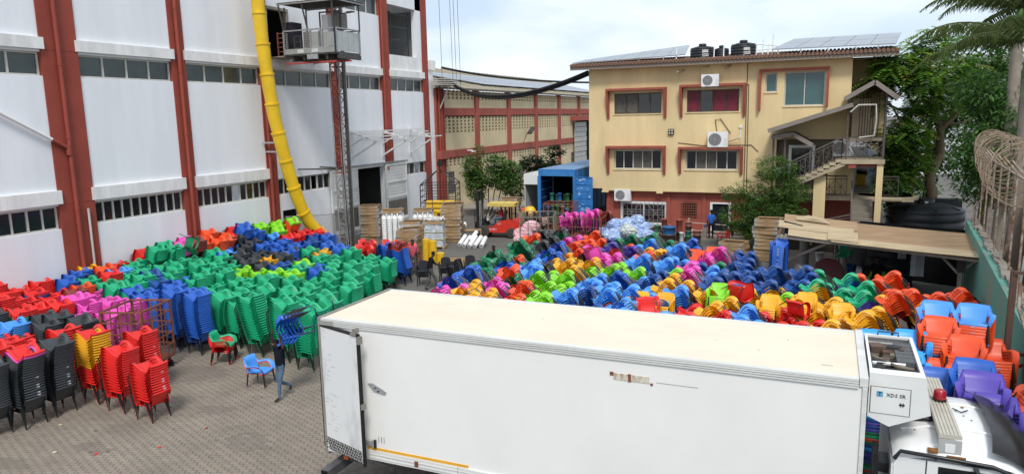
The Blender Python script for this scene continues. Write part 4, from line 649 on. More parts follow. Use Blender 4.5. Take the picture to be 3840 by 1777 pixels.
for z0, z1 in ((4.34, 4.95), (7.71, 8.34)): op('red_band', MB().bx(FX-.2, FX+.10, 50.2, 100, z0, z1), REDP2)
for y in YS: op('pillar', MB().bx(FX-.2, FX+.18, y-.33, y+.33, -.1, 9.9), REDP2)
op('corner_block', MB().bx(FX-.1, FX+.55, 49.95, 51.2, 4.35, 5.0), REDP2)
for y in (50.25, 50.6, 50.95): op('drainpipe', MB().tube([(FX+.3, y, 0), (FX+.3, y, 9.8)], .09, 8), REDP)
for y, w, z0, z1 in ((52.4,.9,1.5,3.2),(60.5,.9,1.7,3.2),(63.0,.9,1.7,3.2),(67.2,.9,1.6,3.1),(83.0,.8,1.6,3.2)):
    f = op('window', MB().bx(FX-.02, FX+.05, y-w/2, y-w/2+.07, z0, z1).bx(FX-.02, FX+.05, y+w/2-.07, y+w/2, z0, z1).bx(FX-.02, FX+.05, y-w/2+.07, y+w/2-.07, z0, z0+.07).bx(FX-.02, FX+.05, y-w/2+.07, y+w/2-.07, z1-.07, z1).bx(FX-.02, FX+.04, y-.03, y+.03, z0+.07, z1-.07), FRAMED)
    for s in (-1, 1):
        for k in range(3): obj('pane', MB().bx(FX+.0, FX+.015, y+s*w/4-w/5, y+s*w/4+w/5, z0+.1+k*(z1-z0)/3.1, z0+.02+(k+1)*(z1-z0)/3.1), mat('shutter_blue_grey', (.10,.11,.12), .5, .4, .1, 2), f)
# gate opening with a white folding shutter at the far end
op('gate_lintel', MB().bx(FX-.1, FX+.9, 82.3, 92, 6.95, 7.5), REDP2); op('gate_opening', MB().bx(FX+.12, FX+.2, 84.5, 99, 0, 6.95), BLACKV)
for k in range(11): op('shutter_slat', MB().bx(FX+.21, FX+.30+.05*(k % 2), 83.2, 87.6, .2+k*.6, .75+k*.6), mat('grey_shutter', (.42,.42,.39), .5, .4, .1, 1))
RS = mat('old_roof_sheet', (.36,.32,.24), .7, .2, .2, .3, world_co=True); RP = mat('pale_solar_glass', (.30,.325,.36), .4, .5, .12, .4, world_co=True)
ro = op('roof', MB().slab([(FX+.5,50,9.95),(FX+.5,102,9.95),(FX-12,102,13.0),(FX-12,50,13.0)], .12), RS)
for i in range(44):
    y = 50.6+i*1.17; obj('roof_rib', MB().slab([(FX+.5,y,9.985),(FX+.5,y+.08,9.985),(FX-12,y+.08,13.035),(FX-12,y,13.035)], .03), RS, ro)
def solar(name, a, bq, cq, dq, nu, nv, parent, m, t=.05, gap=.03):
    a, bq, cq, dq = map(Vector, (a, bq, cq, dq)); L_ = Vector(parent.location) if parent else Vector()
    for i in range(nu):
        for j in range(nv):
            P = lambda u, v: a.lerp(bq, u).lerp(dq.lerp(cq, u), v)
            u0, u1, v0, v1 = (i+gap)/nu, (i+1-gap)/nu, (j+gap)/nv, (j+1-gap)/nv
            o = obj(name, MB().slab([P(u0,v0), P(u1,v0), P(u1,v1), P(u0,v1)], t), m); o.parent = parent; o.location = -L_
slope = lambda x: 9.95+(FX+.5-x)*3.05/12.5+.22
arr = thing('roof_solar_array', 'pale solar panels lying along the roof of the old hall', 'solar panels', (FX-3, 75, 10.5))
solar('solar_panel', (FX-1.2,62,slope(FX-1.2)), (FX-1.2,99,slope(FX-1.2)), (FX-6.5,99,slope(FX-6.5)), (FX-6.5,54,slope(FX-6.5)), 12, 3, arr, RP)
op('eave_board', MB().bx(FX+.42, FX+.55, 50, 102, 9.78, 9.93), FRAMED)
sl = MB()
for k in range(4): sl.bx(FX+.25, FX+1.55-.05*k, 49.3, 51.5, 10.05+.14*k, 10.11+.14*k)
op('corner_louvre', sl, FRAMEW); op('corner_bracket', MB().bar((FX+.3,50.3,8.2),(FX+1.2,50.3,9.9),.08).bar((FX+.1,50.2,9.95),(FX+1.5,50.2,9.95),.1), FRAMEW)
op('wall_lamp', MB().bx(FX+.1, FX+.55, 55.2, 55.4, 4.75, 4.85).box((FX+.65,55.3,4.7),(.3,.22,.12)), WPLAST)
op('wall_lamp', MB().bar((FX+.1,67.6,4.95),(FX+.5,67.7,5.9),.06).box((FX+.75,68.2,6.15),(.45,1.2,.16),0,(.5,0,0)), DARKST)
# black hoses slung between the buildings
def hose(pts, r, n=26):
    b = MB(); P = []
    for i in range(n+1):
        t = i/n; a = Vector(pts[0]).lerp(Vector(pts[2]), t); a += (Vector(pts[1])-(Vector(pts[0])+Vector(pts[2]))/2)*4*t*(1-t); P.append(a)
    b.tube(P, r, 7); return b
for k, (pts, r) in enumerate(((((-27.6,51.2,10.3),(-21.5,47.5,9.0),(-14.35,45.0,10.25)),.10), (((-27.6,51.2,10.25),(-21.5,47.5,8.85),(-14.35,45.2,10.1)),.09), (((-27.9,50.3,11.4),(-24.0,56,10.6),(-20,66,10.5)),.09))):
    tag(obj('black_hose', hose(pts, r), BLACKR), ['upper of two black hoses sagging between hall corner and yellow building','lower of two black hoses sagging between hall corner and yellow building','black hose running back along the old hall roof edge'][k], 'hose', 'black hoses slung between the buildings')
# ------------------------------------------------------------------ yellow office building
YB = 45.0
yb = thing('office_building', 'three storey yellow office block with red window hoods and red ground floor', 'building', (-6, YB, 0))
def yp(n, b, m, parent=None):
    o = obj(n, b, m); o.parent = parent or yb
    o.location = -Vector(yb.location) if parent is None else (0, 0, 0)
    return o
def facade(x0, x1, z0, z1, holes, y0, y1, m, name='wall'):
    xs = sorted({x0, x1}|{h[0] for h in holes}|{h[1] for h in holes}); zs = sorted({z0, z1}|{h[2] for h in holes}|{h[3] for h in holes}); b = MB()
    for i in range(len(zs)-1):
        run = None
        for j in range(len(xs)-1):
            cx, cz = (xs[j]+xs[j+1])/2, (zs[i]+zs[i+1])/2
            hole = any(h[0] < cx < h[1] and h[2] < cz < h[3] for h in holes)
            if not hole and run is None: run = xs[j]
            if run is not None and (hole or j == len(xs)-2):
                b.bx(run, xs[j] if hole else xs[j+1], y0, y1, zs[i], zs[i+1]); run = None
    return yp(name, b, m)
H1 = [(-12.64,-9.66,7.55,8.82),(-8.12,-5.07,7.57,8.88),(-12.63,-9.62,4.10,5.31),(-8.12,-5.07,4.10,5.28),(-3.64,-3.0,8.61,9.70),(-2.6,-.44,7.8,9.72)]
facade(-14.3, .9, 2.85, 10.45, H1+[(-2.9,.9,3.0,5.9)], YB, YB+.3, CREAM)
yp('wall', MB().bx(-14.3, -14.0, YB+.3, YB+14, 2.85, 10.45), CREAM); yp('wall', MB().bx(.9, 2.9, YB+2.6, YB+2.9, 5.9, 10.5), CREAM); yp('wall', MB().bx(.6, .9, YB+.3, YB+2.6, 5.9, 10.45), CREAM)
yp('wall', MB().bx(2.6, 2.9, YB+2.9, YB+14, 0, 10.45), CREAM)
yp('slab_edge', MB().bx(-13.4, -.5, YB-.02, YB+.5, 2.72, 2.85), CREAM); yp('slab_edge', MB().bx(-13.45,-13.0,YB-.03,YB+.4,2.6,2.72).bx(-9.9,-9.5,YB-.03,YB+.4,2.6,2.72), CREAM)
yp('floor_slab', MB().bx(-14.0, 2.6, YB+.3, YB+14, 2.75, 2.86), CONC)
facade(-13.15, 2.6, 0, 2.72, [(-12.3,-9.27,.54,2.05),(-8.28,-7.48,1.18,2.05),(-6.64,-5.4,.1,2.1)], YB+.35, YB+.6, REDP2)
for x in (-13.1, -9.2, -7.0, -4.6): yp('pilaster', MB().bx(x-.12, x+.12, YB+.28, YB+.36, 0, 2.6), REDP2)
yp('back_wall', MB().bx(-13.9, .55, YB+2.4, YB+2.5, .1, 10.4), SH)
def win(h, n, fm, gm, gap=(), t=.07, y=YB+.16, curtain=()):
    x0, x1, z0, z1 = h; f = MB()
    f.bx(x0, x1, y-.04, y+.04, z0, z0+t).bx(x0, x1, y-.04, y+.04, z1-t, z1).bx(x0, x0+t, y-.04, y+.04, z0+t, z1-t).bx(x1-t, x1, y-.04, y+.04, z0+t, z1-t)
    w = (x1-x0)/n
    for i in range(1, n): f.bx(x0+i*w-.03, x0+i*w+.03, y-.05, y+.035, z0+t, z1-t)
    fo = obj('window', f, fm); fo.parent = yb; fo.location = -Vector(yb.location)
    for i in range(n):
        a, c = x0+i*w+.05, x0+(i+1)*w-.05
        if i in gap: continue
        obj('pane', MB().bx(a, c, y-.006, y+.006, z0+t, z1-t), curtain[1] if curtain and i in curtain[0] else gm, fo)
    yp('sill', MB().bx(x0-.06, x1+.06, YB-.05, YB+.1, z0-.06, z0-.002), CREAM)
CUR = mat('dark_red_curtain', (.16,.012,.03), .5, .4, .3, 4); CURG = mat('grey_curtain', (.11,.10,.085), .5, .4, .4, 5)
win(H1[0], 4, FRAMED, GLASSD, (), curtain=((0,1), CURG)); win(H1[1], 4, FRAMED, GLASSD, (), curtain=((0,2,3), CUR)); win(H1[2], 5, FRAMEW, GLASSD, (), curtain=((2,3), CURG)); win(H1[3], 5, FRAMEW, GLASSD, (), curtain=((1,2), CURG))
TEAL = glass('teal_glass', (.035,.10,.10), .1)
win(H1[4], 1, FRAMEW, TEAL); win(H1[5], 2, FRAMEW, TEAL)
for h in ((-13.08,-9.33,7.27,9.12),(-8.5,-4.7,7.29,9.2),(-13.08,-9.34,3.81,5.57),(-8.52,-4.75,3.87,5.5)):
    x0, x1, z0, z1 = h
    k = yp('window_hood', MB().bx(x0, x1, YB-.5, YB-.002, z1-.14, z1), REDP2)
    for x in (x0, x1-.14):
        b = MB(); b.add([(x,YB-.5,z1-.142),(x+.14,YB-.5,z1-.142),(x+.14,YB-.002,z1-.142),(x,YB-.002,z1-.142),(x,YB-.12,z0),(x+.14,YB-.12,z0),(x+.14,YB-.002,z0),(x,YB-.002,z0)], [(0,1,2,3),(7,6,5,4),(0,4,5,1),(1,5,6,2),(2,6,7,3),(3,7,4,0)])
        yp('hood_fin', b, REDP2)
yp('window_hood', MB().bx(-3.98,-.25,YB-.3,YB-.002,9.8,9.93), REDP2); yp('hood_fin', MB().bx(-3.98,-3.86,YB-.3,YB-.002,7.6,9.8), REDP2); yp('hood_fin', MB().bx(-.37,-.25,YB-.3,YB-.002,7.75,9.8), REDP2)
# ground floor window with burglar bars, small vent, door
win((-12.3,-9.27,.54,2.05), 2, WPLAST, mat('display_glass', (.035,.02,.02), .15, .5, .6, 3, world_co=True), t=.17, y=YB+.42)
g = MB()
for x in np.arange(-12.1, -9.3, .28): g.bx(x-.012, x+.012, YB+.28, YB+.3, .6, 2.0)
for z in (.85, 1.2, 1.35, 1.5, 1.85): g.bx(-12.25, -9.3, YB+.265, YB+.28, z-.012, z+.012)
for x in (-11.55, -10.0):
    for s in (-1, 1): g.bar((x-.55*s,YB+.26,.7),(x+.55*s,YB+.26,1.9),.02)
tag(yp('burglar_bars', g, STEEL), kind='stuff')
yp('vent_window', MB().bx(-8.28,-7.48,YB+.45,YB+.5,1.18,2.05), GLASSD); g = MB()
for x in np.arange(-8.2, -7.45, .14): g.bx(x-.02, x+.02, YB+.3, YB+.34, 1.1, 2.12)
for z in np.arange(1.2, 2.1, .16): g.bx(-8.4, -7.4, YB+.27, YB+.3, z-.02, z+.02)
tag(yp('vent_bars', g, RUST), kind='stuff')
yp('door_frame', MB().bx(-6.64,-6.5,YB+.3,YB+.5,.1,2.1).bx(-5.54,-5.4,YB+.3,YB+.5,.1,2.1).bx(-6.5,-5.54,YB+.3,YB+.5,2.0,2.1), WPLAST); yp('door', MB().bx(-6.5,-5.54,YB+.4,YB+.44,.1,2.0), GLASSD)
# eaves, tiled roof
yp('fascia', MB().bx(-15.3, 3.1, YB-.75, YB-.65, 10.32, 10.58), mat('grey_brown_fascia', (.27,.225,.185), .7, .2, .12, 1)); yp('soffit', MB().bx(-15.3, 3.1, YB-.65, YB+.3, 10.42, 10.46), CREAM)
TILE = mat('clay_roof_tile', (.23,.135,.095), .85, .2, .35, 2, .1, 20); rf = yp('roof', MB().slab([(-15.3,YB-.8,10.60),(3.1,YB-.8,10.60),(3.1,YB+6,11.25),(-15.3,YB+6,11.25)], .08), TILE)
n = 84; b = None
tm = MB(); tm.tube([(0,0,0),(0,.45,.048)], .095, 8); TM = tm.mesh('roof_tile', TILE)
for i in range(n): link('roof_tile', TM, rf, (-15.2+i*.2195, YB-.86, 10.60))
tr = MB()
for r in range(1, 14):
    for i in range(n): x = -15.2+i*.2195; tr.tube([(x, YB-.86+r*.46, 10.60+r*.045+.012), (x, YB-.4+r*.46, 10.645+r*.045)], .095, 5, 0, True)
tag(obj('roof_tiles', tr, TILE, rf), kind='stuff')
a1 = thing('solar_array', 'broad pale solar array on the left half of the yellow roof', 'solar panels', (-12, 47, 11))
solar('solar_panel', (-15.2,YB-.7,10.78), (-8.2,YB-.3,10.98), (-8.9,YB+5,12.0), (-14.9,YB+1,11.07), 7, 2, a1, RP, .05, .012)
a2 = thing('solar_array', 'tilted pale solar array of large panels on the roof right end', 'solar panels', (0, 47, 11))
solar('solar_panel', (-3.4,YB-.2,11.02), (2.95,YB-.2,10.98), (3.5,YB+4.5,11.96), (-2.4,YB+4.5,11.95), 5, 2, a2, RP, .05, .015)
for x in (-14,-12.5,-11,-9.5): o = obj('support', MB().bx(x-.03,x+.03,YB-.35,YB-.29,10.6,10.95), GALV, a1); o.location = -Vector(a1.location)
for x in (-3,-1.8,-.4,1,2.1): o = obj('support', MB().bx(x-.03,x+.03,YB-.25,YB-.19,10.6,11.0), GALV, a2); o.location = -Vector(a2.location)
TANK = mat('black_tank_plastic', (.018,.021,.026), .45, .4, .15, 2)
def tank(name, label, x, y, z, r, h, lid=True, group=None):
    t = thing(name, label, 'water tank', (x, y, z), 0, group); b = MB(); pr = [(r*.98, 0)]
    for k in range(4): z0 = h*.8*k/4; pr += [(r, z0+.02), (r, z0+h*.17), (r*.965, z0+h*.18), (r*.965, z0+h*.195)]
    pr += [(r, h*.8), (r*.96, h*.87), (r*.55, h*.97), (r*.3, h)]
    b.lathe(pr, 28); obj('body', b, TANK, t); obj('lid', MB().lathe([(r*.3,h),(r*.32,h+.02),(r*.32,h+.14),(r*.27,h+.17)], 14), TANK, t)
    for k in range(6): a = k*math.pi/3; obj('shoulder_rib', MB().bar((r*.35*math.cos(a),r*.35*math.sin(a),h*.995),(r*.93*math.cos(a),r*.93*math.sin(a),h*.885),.05,.07), TANK, t)
    return t
TW = mat('tank_lettering', (.62,.62,.60), .6, .3, .3, 20)
for x, y, z, r, h, lb in ((-7.35,45.6,10.66,.72,.78,'left round black water tank on the tiled roof'), (-6.3,46.0,10.70,.45,.62,'smallest black water tank between the two larger roof tanks'), (-5.0,45.7,10.68,.72,.84,'right black water tank with white lettering on the roof')):
    t = tank('roof_tank', lb, x, y, z, r, h, group='black tanks on the office roof')
    if r > .5:
        obj('printed_patch', MB().bx(.10,.45,-.71,-.695,.38,.54), TW, t); obj('printed_patch', MB().bx(.10,.48,-.71,-.695,.16,.32), TW, t)
        text('lettering', 'GEEPEE' if x < -6 else 'GZ7000', .13, INKM, t, (.29,-.715,.24), (R(90),0,0))
fr = thing('roof_pipe_frame', 'white pipe frame and fittings beside the right roof tank', 'pipes', (-3.9, 45.4, 10.7))
for x, h in ((-.35,.8),(0,.95),(.3,.7),(.55,1.25)): obj('pipe', MB().tube([(x,0,0),(x+.03,.1,h)], .035, 6), WPLAST, fr)
obj('pipe', MB().tube([(-.35,.05,.7),(.9,.3,.55)], .03, 6), WPLAST, fr); obj('pipe', MB().tube([(-.35,.05,.35),(.4,.1,.4)], .03, 6), WPLAST, fr)
for x in (-8.75,-6.55,-6.0): tag(obj('tank_post', MB().tube([(x,44.75,10.6),(x,44.85,11.35)], .035, 6), WPLAST), 'short white post standing on the tiles before the roof tanks', 'post', 'white posts before the roof tanks')
for x, z in ((-8.3,10.08),(-6.85,10.2),(-5.6,10.22)): yp('rain_spout', MB().tube([(x,YB,z),(x-.35,YB-.55,z-.12)], .075, 8), mat('dirty_cream_spout', (.5,.42,.27), .7, .2, .2, 3))
def ac(label, x0, x1, z0, z1, y=YB-.38):
    w, h = x1-x0, z1-z0; t = thing('air_conditioner', label, 'air conditioner', ((x0+x1)/2, y, z0), 0, 'air conditioners on the yellow building')
    obj('casing', MB().bx(-w/2,w/2,-.17,.17,0,h), WPLAST, t); gm = MB()
    for k in range(4): r = h*.40*(k+1)/4; gm.tube([(-w*.13+r*math.cos(a*math.pi/8),-.185,h*.5+r*math.sin(a*math.pi/8)) for a in range(16)], .012, 4, closed=True)
    obj('fan_well', MB().add([(-w*.13+h*.41*math.cos(a*math.pi/10),-.173,h*.5+h*.41*math.sin(a*math.pi/10)) for a in range(20)], [tuple(range(20))]) or MB(), STEEL, t) if False else None
    f = MB(); f.add([(-w*.13+h*.41*math.cos(-a*math.pi/10),-.174,h*.5+h*.41*math.sin(-a*math.pi/10)) for a in range(20)], [tuple(range(20))]); obj('fan_well', f, mat('fan_grey', (.22,.22,.21), .6, .3, .2), t)
    tag(obj('fan_grille', gm, GALV, t), kind='stuff'); obj('fan_hub', MB().lathe([(.07,0),(.07,.02)], 10).mesh('x', STEEL) and MB().box((-w*.13,-.18,h*.5),(.1,.02,.1)), STEEL, t)
    obj('service_panel', MB().bx(w*.33,w*.46,-.18,-.171,h*.1,h*.6), mat('pale_grey_plastic', (.66,.66,.64), .5, .3, 0), t)
    for s in (-1, 1): obj('bracket', MB().bx(s*w*.35-.03,s*w*.35+.03,-.15,.36,-.06,-.003), STEEL, t)
ac('highest white air conditioner under the eaves', -7.2, -6.2, 9.05, 9.75); ac('middle white air conditioner on the yellow wall with looping cables', -6.75, -5.6, 5.5, 6.4); ac('lowest white air conditioner on the red ground floor wall', -12.6, -11.55, 2.08, 2.82, YB+.1)
fl = thing('floodlight', 'small black four-lamp floodlight in the middle of the yellow wall', 'floodlight', (-9.03, YB-.05, 6.42)); obj('housing', MB().bx(-.17,.17,-.08,.05,-.17,.17), BLACKR, fl)
for x in (-.08,.08):
    for z in (-.08,.08): obj('lens', MB().bx(x-.05,x+.05,-.095,-.082,z-.05,z+.05), mat('lens_cream', (.55,.52,.42), .3, .5, 0), fl)
for pts in ([(-6.2,44.97,9.2),(-5.0,44.97,9.15),(-4.55,44.97,9.1),(-4.5,44.97,2.9)],[(-8.6,44.97,5.75),(-7.2,44.97,5.58),(-4.3,44.97,5.6),(-3.9,44.97,5.2)],[(-6.3,44.95,6.45),(-6.4,44.95,7.1),(-6.1,44.95,7.15),(-5.5,44.95,6.3)],[(-5.6,44.9,5.8),(-5.0,44.8,6.0),(-4.9,44.85,5.6),(-5.5,44.9,5.6)],[(-4.65,44.96,10.3),(-4.65,44.96,2.9)]):
    yp('wall_cable', MB().tube(pts, .022, 5), mat('cable_brown', (.12,.09,.06), .7, .2, 0))
yp('wall_antenna', MB().bx(-4.95,-4.9,YB-.04,YB,6.0,6.6).bx(-5.0,-4.85,YB-.08,YB,6.6,6.75), WPLAST)
# ------------------------------------------------------------------ outdoor stair, landing and canopies
st = thing('outdoor_staircase', 'concrete outdoor stair with railings, landing and tiled canopies', 'staircase', (0, 43, 0))
def sp(n, b, m, **k): o = obj(n, b, m); o.parent = st; o.location = -Vector(st.location); return o
BAR = mat('grey_brown_railing', (.12,.10,.09), .6, .3, .2, 3); STC = mat('cream_concrete', (.46,.38,.26), .8, .2, .18, 1.2, world_co=True); CTI = mat('brown_canopy_tile', (.17,.115,.09), .8, .2, .25, 2)
YS0, YS1 = 41.9, 43.2
N = 9; xs0, zs0, xs1, zs1 = -2.05, 3.55, .55, 4.95
for i in range(N):
    x0 = xs0+(xs1-xs0)*i/N; x1 = xs0+(xs1-xs0)*(i+1)/N; z = zs0+(zs1-zs0)*(i+1)/N
    sp('step', MB().bx(x0, x1+.02, YS0, YS1, z-.16, z), STC)
b = MB(); b.slab([(xs0-.1,YS0+.05,zs0-.05),(xs1+.1,YS0+.05,zs1-.12),(xs1+.1,YS1-.05,zs1-.12),(xs0-.1,YS1-.05,zs0-.05)], .22); sp('stringer', b, STC)
sp('landing', MB().bx(.55, 2.6, YS0, 44.9, 4.72, 4.95), STC); sp('landing_beam', MB().bx(.9,1.25,YS0+.05,44.5,4.5,4.72).bx(1.3,2.55,YS0+.3,YS0+.5,4.55,4.72), REDP2)
sp('column', MB().bx(-.75,-.15,42.3,42.6,0,4.05), CREAM); sp('column', MB().bx(2.25,2.55,42.0,42.3,0,4.72), CREAM)
sp('floor_slab', MB().bx(-4.2, 4.2, 43.6, 46.5, 2.6, 2.84), STC)
sp('corridor_floor', MB().bx(1.35, 2.4, 46.5, 58, 2.7, 2.86), mat('pale_floor', (.45,.45,.42), .5, .4, .1, 1)); sp('corridor_wall', MB().bx(1.2,1.3,45.2,58,2.86,4.9), mat('pale_corridor_paint', (.65,.66,.68), .6, .3, .05, 1)); sp('corridor_wall', MB().bx(2.45,2.55,45.2,58,2.86,4.9), mat('corridor_blue', (.30,.36,.44), .5, .3, .1, 1)); sp('corridor_end', MB().bx(1.3,2.45,58,58.1,2.86,4.9), mat('bright_end_wall', (.55,.55,.55), .6, .3, .05, 1))
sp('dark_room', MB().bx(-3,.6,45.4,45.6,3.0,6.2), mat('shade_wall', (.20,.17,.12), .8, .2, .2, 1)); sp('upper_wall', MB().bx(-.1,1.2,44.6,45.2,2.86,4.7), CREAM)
for i in range(9): sp('step', MB().bx(1.2, 2.2, 40.3+i*.36, 40.7+i*.36, i*.30, .3+i*.30), mat('grey_step', (.25,.22,.18), .85, .2, .15, 1.5, world_co=True))
def rail(pts, h, n, name='railing', star=True):
    b = MB(); P = [Vector(p) for p in pts]
    for a, c in zip(P, P[1:]):
        U = Vector((0,0,1)); b.bar(a+U*h, c+U*h, .07); b.bar(a+U*(h-.16), c+U*(h-.16), .035); b.bar(a+U*.1, c+U*.1, .035)
        for k in range(n+1):
            q = a.lerp(c, k/n); b.bar(q, q+U*h, .035)
            if star and k < n:
                q2 = a.lerp(c, (k+1)/n); b.bar(q+U*.12, q2+U*(h-.18), .022); b.bar(q2+U*.12, q+U*(h-.18), .022); m = (q+q2)/2; b.bar(m+U*.12, m+U*(h-.18), .022); b.bar(q.lerp(q2,.15)+U*h*.45, q.lerp(q2,.85)+U*h*.45, .022)
    sp(name, b, BAR)
rail([(-2.1,YS0+.03,3.6),(.55,YS0+.03,5.0)], 1.12, 6); rail([(.55,YS0+.03,4.95),(2.55,YS0+.03,4.95)], 1.12, 3); rail([(2.55,YS0+.03,4.95),(2.55,44.8,4.95)], 1.1, 4)
rail([(-2.0,43.65,2.84),(.9,43.65,2.84)], 1.1, 5); rail([(2.6,43.65,2.84),(3.4,43.5,2.84)], 1.1, 1)
rail([(1.15,43.4,2.7),(1.15,40.4,.2)], 1.0, 5, star=False); rail([(-2.4,41.5,.2),(1.1,41.5,1.1)], 1.0, 7, star=False)
sp('round_balcony', MB().lathe([(1.5,2.6),(1.55,2.62),(1.55,2.82),(1.5,2.84)], 24, (3.0,45.0,0)), STC)
for x in (.75, 2.5): sp('roof_post', MB().bx(x-.04,x+.04,YS0,YS0+.08,4.95,8.0 if x < 1 else 8.6), BAR)
def canopy(a, b_, c, d, name='canopy_roof', rows=9):
    q = [Vector(p) for p in (a, b_, c, d)]
    o = sp(name, MB().slab(q, .1), CTI)
    for r in range(rows):
        u0, u1 = r/rows, (r+1)/rows; U = Vector((0,0,.05))
        p = [q[0].lerp(q[1], u0)+U*.4, q[0].lerp(q[1], u1)+U, q[3].lerp(q[2], u1)+U, q[3].lerp(q[2], u0)+U*.4]
        k = obj('tile_course', MB().slab(p, .035), CTI); k.parent = o
    sp('canopy_board', MB().bar(q[0]-Vector((0,.02,.07)), q[1]-Vector((0,.02,.07)), .05, .22), mat('grey_canopy_board', (.25,.215,.19), .7, .2, .15, 2))
canopy((-3.15,41.6,6.55), (.95,41.6,7.85), (.95,44.95,7.85), (-3.15,44.95,6.55), rows=10)
canopy((.55,41.4,8.15), (1.9,41.4,8.95), (1.9,44.9,8.95), (.55,44.9,8.15), rows=4); canopy((1.9,41.4,8.95), (3.0,41.4,8.1), (3.0,44.9,8.1), (1.9,44.9,8.95), rows=4)
canopy((-3.0,42.2,6.2), (-1.9,42.2,6.35), (-1.9,44.9,6.35), (-3.0,44.9,6.2), rows=3); canopy((-1.9,42.2,6.35), (-.9,42.2,5.75), (-.9,44.9,5.75), (-1.9,44.9,6.35), rows=3)
for x, z0, z1 in ((-2.9,3,6.3),(-2.3,3,6.2),(-1.0,4,5.8)): sp('canopy_post', MB().bx(x-.05,x+.05,42.4,42.5,z0,z1), BAR)
sp('upper_door', MB().bx(1.0,1.9,44.2,44.3,6.05,8.1), mat('door_cream', (.6,.5,.33), .6, .3, .1)); b = MB()
for x in np.arange(1.35, 2.3, .13): b.bx(x-.02,x+.02,43.6,43.64,6.0,8.6)
sp('door_grille', b, mat('brown_bars', (.10,.05,.04), .5, .4, 0)); sp('upper_floor', MB().bx(.9,2.6,43.4,46,5.85,6.0), STC); sp('cream_panel', MB().bx(1.9,2.6,45.0,45.1,6,8.4), CREAM)  # last panel is plain cream wall
for x0, x1, z0, z1 in ((-2.2,-2.05,3.4,5.6),(-.95,-.8,3.7,5.6),(-2.05,-.95,5.45,5.6)): sp('white_frame', MB().bx(x0,x1,44.5,44.6,z0,z1), WPLAST)
sp('room_window', MB().bx(-2.05,-.95,44.55,44.58,3.6,5.45), GLASSD); sp('wall_unit', MB().bx(-3.1,-2.4,44.5,44.6,4.0,4.35), WPLAST)
ac('white air conditioner half hidden behind the stair railing', .15, .95, 5.0, 5.85, 44.4)
sp('flexible_conduit', MB().tube([(.85,41.3,7.4),(1.2,41.3,7.75),(2.0,41.3,7.75),(2.05,41.3,7.0),(2.0,41.3,6.2),(1.3,41.3,6.1)], .05, 6), mat('dirty_white_hose', (.45,.42,.38), .6, .3, .1))
yb2 = thing('yellow_bin', 'yellow bin with black lid standing in the open corridor', 'bin', (1.8, 50, 2.86)); obj('bin_body', MB().box((0,0,.35),(.5,.4,.7),0,None,1.15), mat('bin_yellow', (.75,.5,.02), .4, .4, .05), yb2); obj('lid', MB().box((.05,0,.85),(.6,.5,.28),0,(.2,.2,0)), BLACKR, yb2)
sp('water_pipe', MB().tube([(-2.4,39.8,1.75),(5.2,39.8,1.75)], .04, 6), GALV); 
# ------------------------------------------------------------------ white refrigerated truck
TX0, TX1, TY0, TY1, TZ0, TZ1 = -8.9, .62, 10.82, 13.30, 1.08, 3.77
tk = thing('refrigerated_truck', 'white refrigerated truck with cream roof parked across the foreground, rear door open', 'truck', (-3, 12, 0))
def tp(n, b, m, parent=None):
    o = obj(n, b, m); o.parent = parent or tk; o.location = -Vector(tk.location) if parent is None else (0,0,0); return o
def boxwhite():
    m = mat('box_white_panel', (.81,.80,.77), .38, .5, .04, .7, world_co=True)
    return m
BW = boxwhite(); TRIM = mat('grey_white_trim', (.66,.66,.63), .5, .4, .14, 3, stretch=(.3,1,4), world_co=True); ROOFC = mat('cream_roof_skin', (.75,.655,.52), .6, .3, .07, 1.3, world_co=True, stretch=(.5,1,1))
GREYT = mat('weathered_frame', (.25,.235,.205), .6, .4, .25, 5, world_co=True)
tp('box_floor', MB().bx(TX0,TX1,TY0,TY1,TZ0,TZ0+.12), TRIM)
tp('side_wall', MB().bx(TX0+.06,TX1-.05,TY0+.01,TY0+.08,TZ0+.12,TZ1-.11), BW); tp('side_wall', MB().bx(TX0+.06,TX1-.05,TY1-.08,TY1-.01,TZ0+.12,TZ1-.11), BW); tp('front_wall', MB().bx(TX1-.08,TX1-.01,TY0+.085,TY1-.085,TZ0+.12,TZ1-.1), BW)
tp('roof_panel', MB().bx(TX0+.05,TX1-.09,TY0+.07,TY1-.07,TZ1-.08,TZ1-.012), ROOFC)
for y, s in ((TY0, -1), (TY1, 1)):
    tp('roof_rail', MB().bx(TX0+.06,TX1-.1,y-.012 if s < 0 else y-.085,y+.085 if s < 0 else y+.012,TZ1-.035,TZ1+.0), TRIM)
    for k in range(3): tp('rail_bead', MB().bx(TX0+.06,TX1-.1,y-.02 if s < 0 else y-.0,y+.009 if s < 0 else y+.02,TZ1-.055-.035*k-.012,TZ1-.055-.035*k+.012), TRIM)
tp('front_frame', MB().bx(TX1-.09,TX1+.02,TY0-.02,TY1+.02,TZ1-.1,TZ1+.02).bx(TX1-.048,TX1+.015,TY0-.015,TY0+.084,TZ0,TZ1-.1), TRIM)
tp('rear_frame', MB().bx(TX0-.02,TX0+.055,TY0-.01,TY1+.01,TZ1-.14,TZ1+.012).bx(TX0-.02,TX0+.055,TY0-.01,TY0+.09,TZ0-.1,TZ1-.14).bx(TX0-.02,TX0+.055,TY1-.09,TY1+.01,TZ0-.1,TZ1-.14).bx(TX0-.02,TX0+.055,TY0+.09,TY1-.09,TZ0-.1,TZ0+.1), GREYT)
for k in range(4): tp('rear_frame_plate', MB().bx(TX0+.06,TX0+.36,TY0-.024,TY0-.021,TZ1-.05-.035*k-.012,TZ1-.05-.035*k), GREYT)
tp('inner_lining', MB().bx(TX0+.06,TX1-.1,TY0+.09,TY0+.1,TZ0+.13,TZ1-.12), BW)
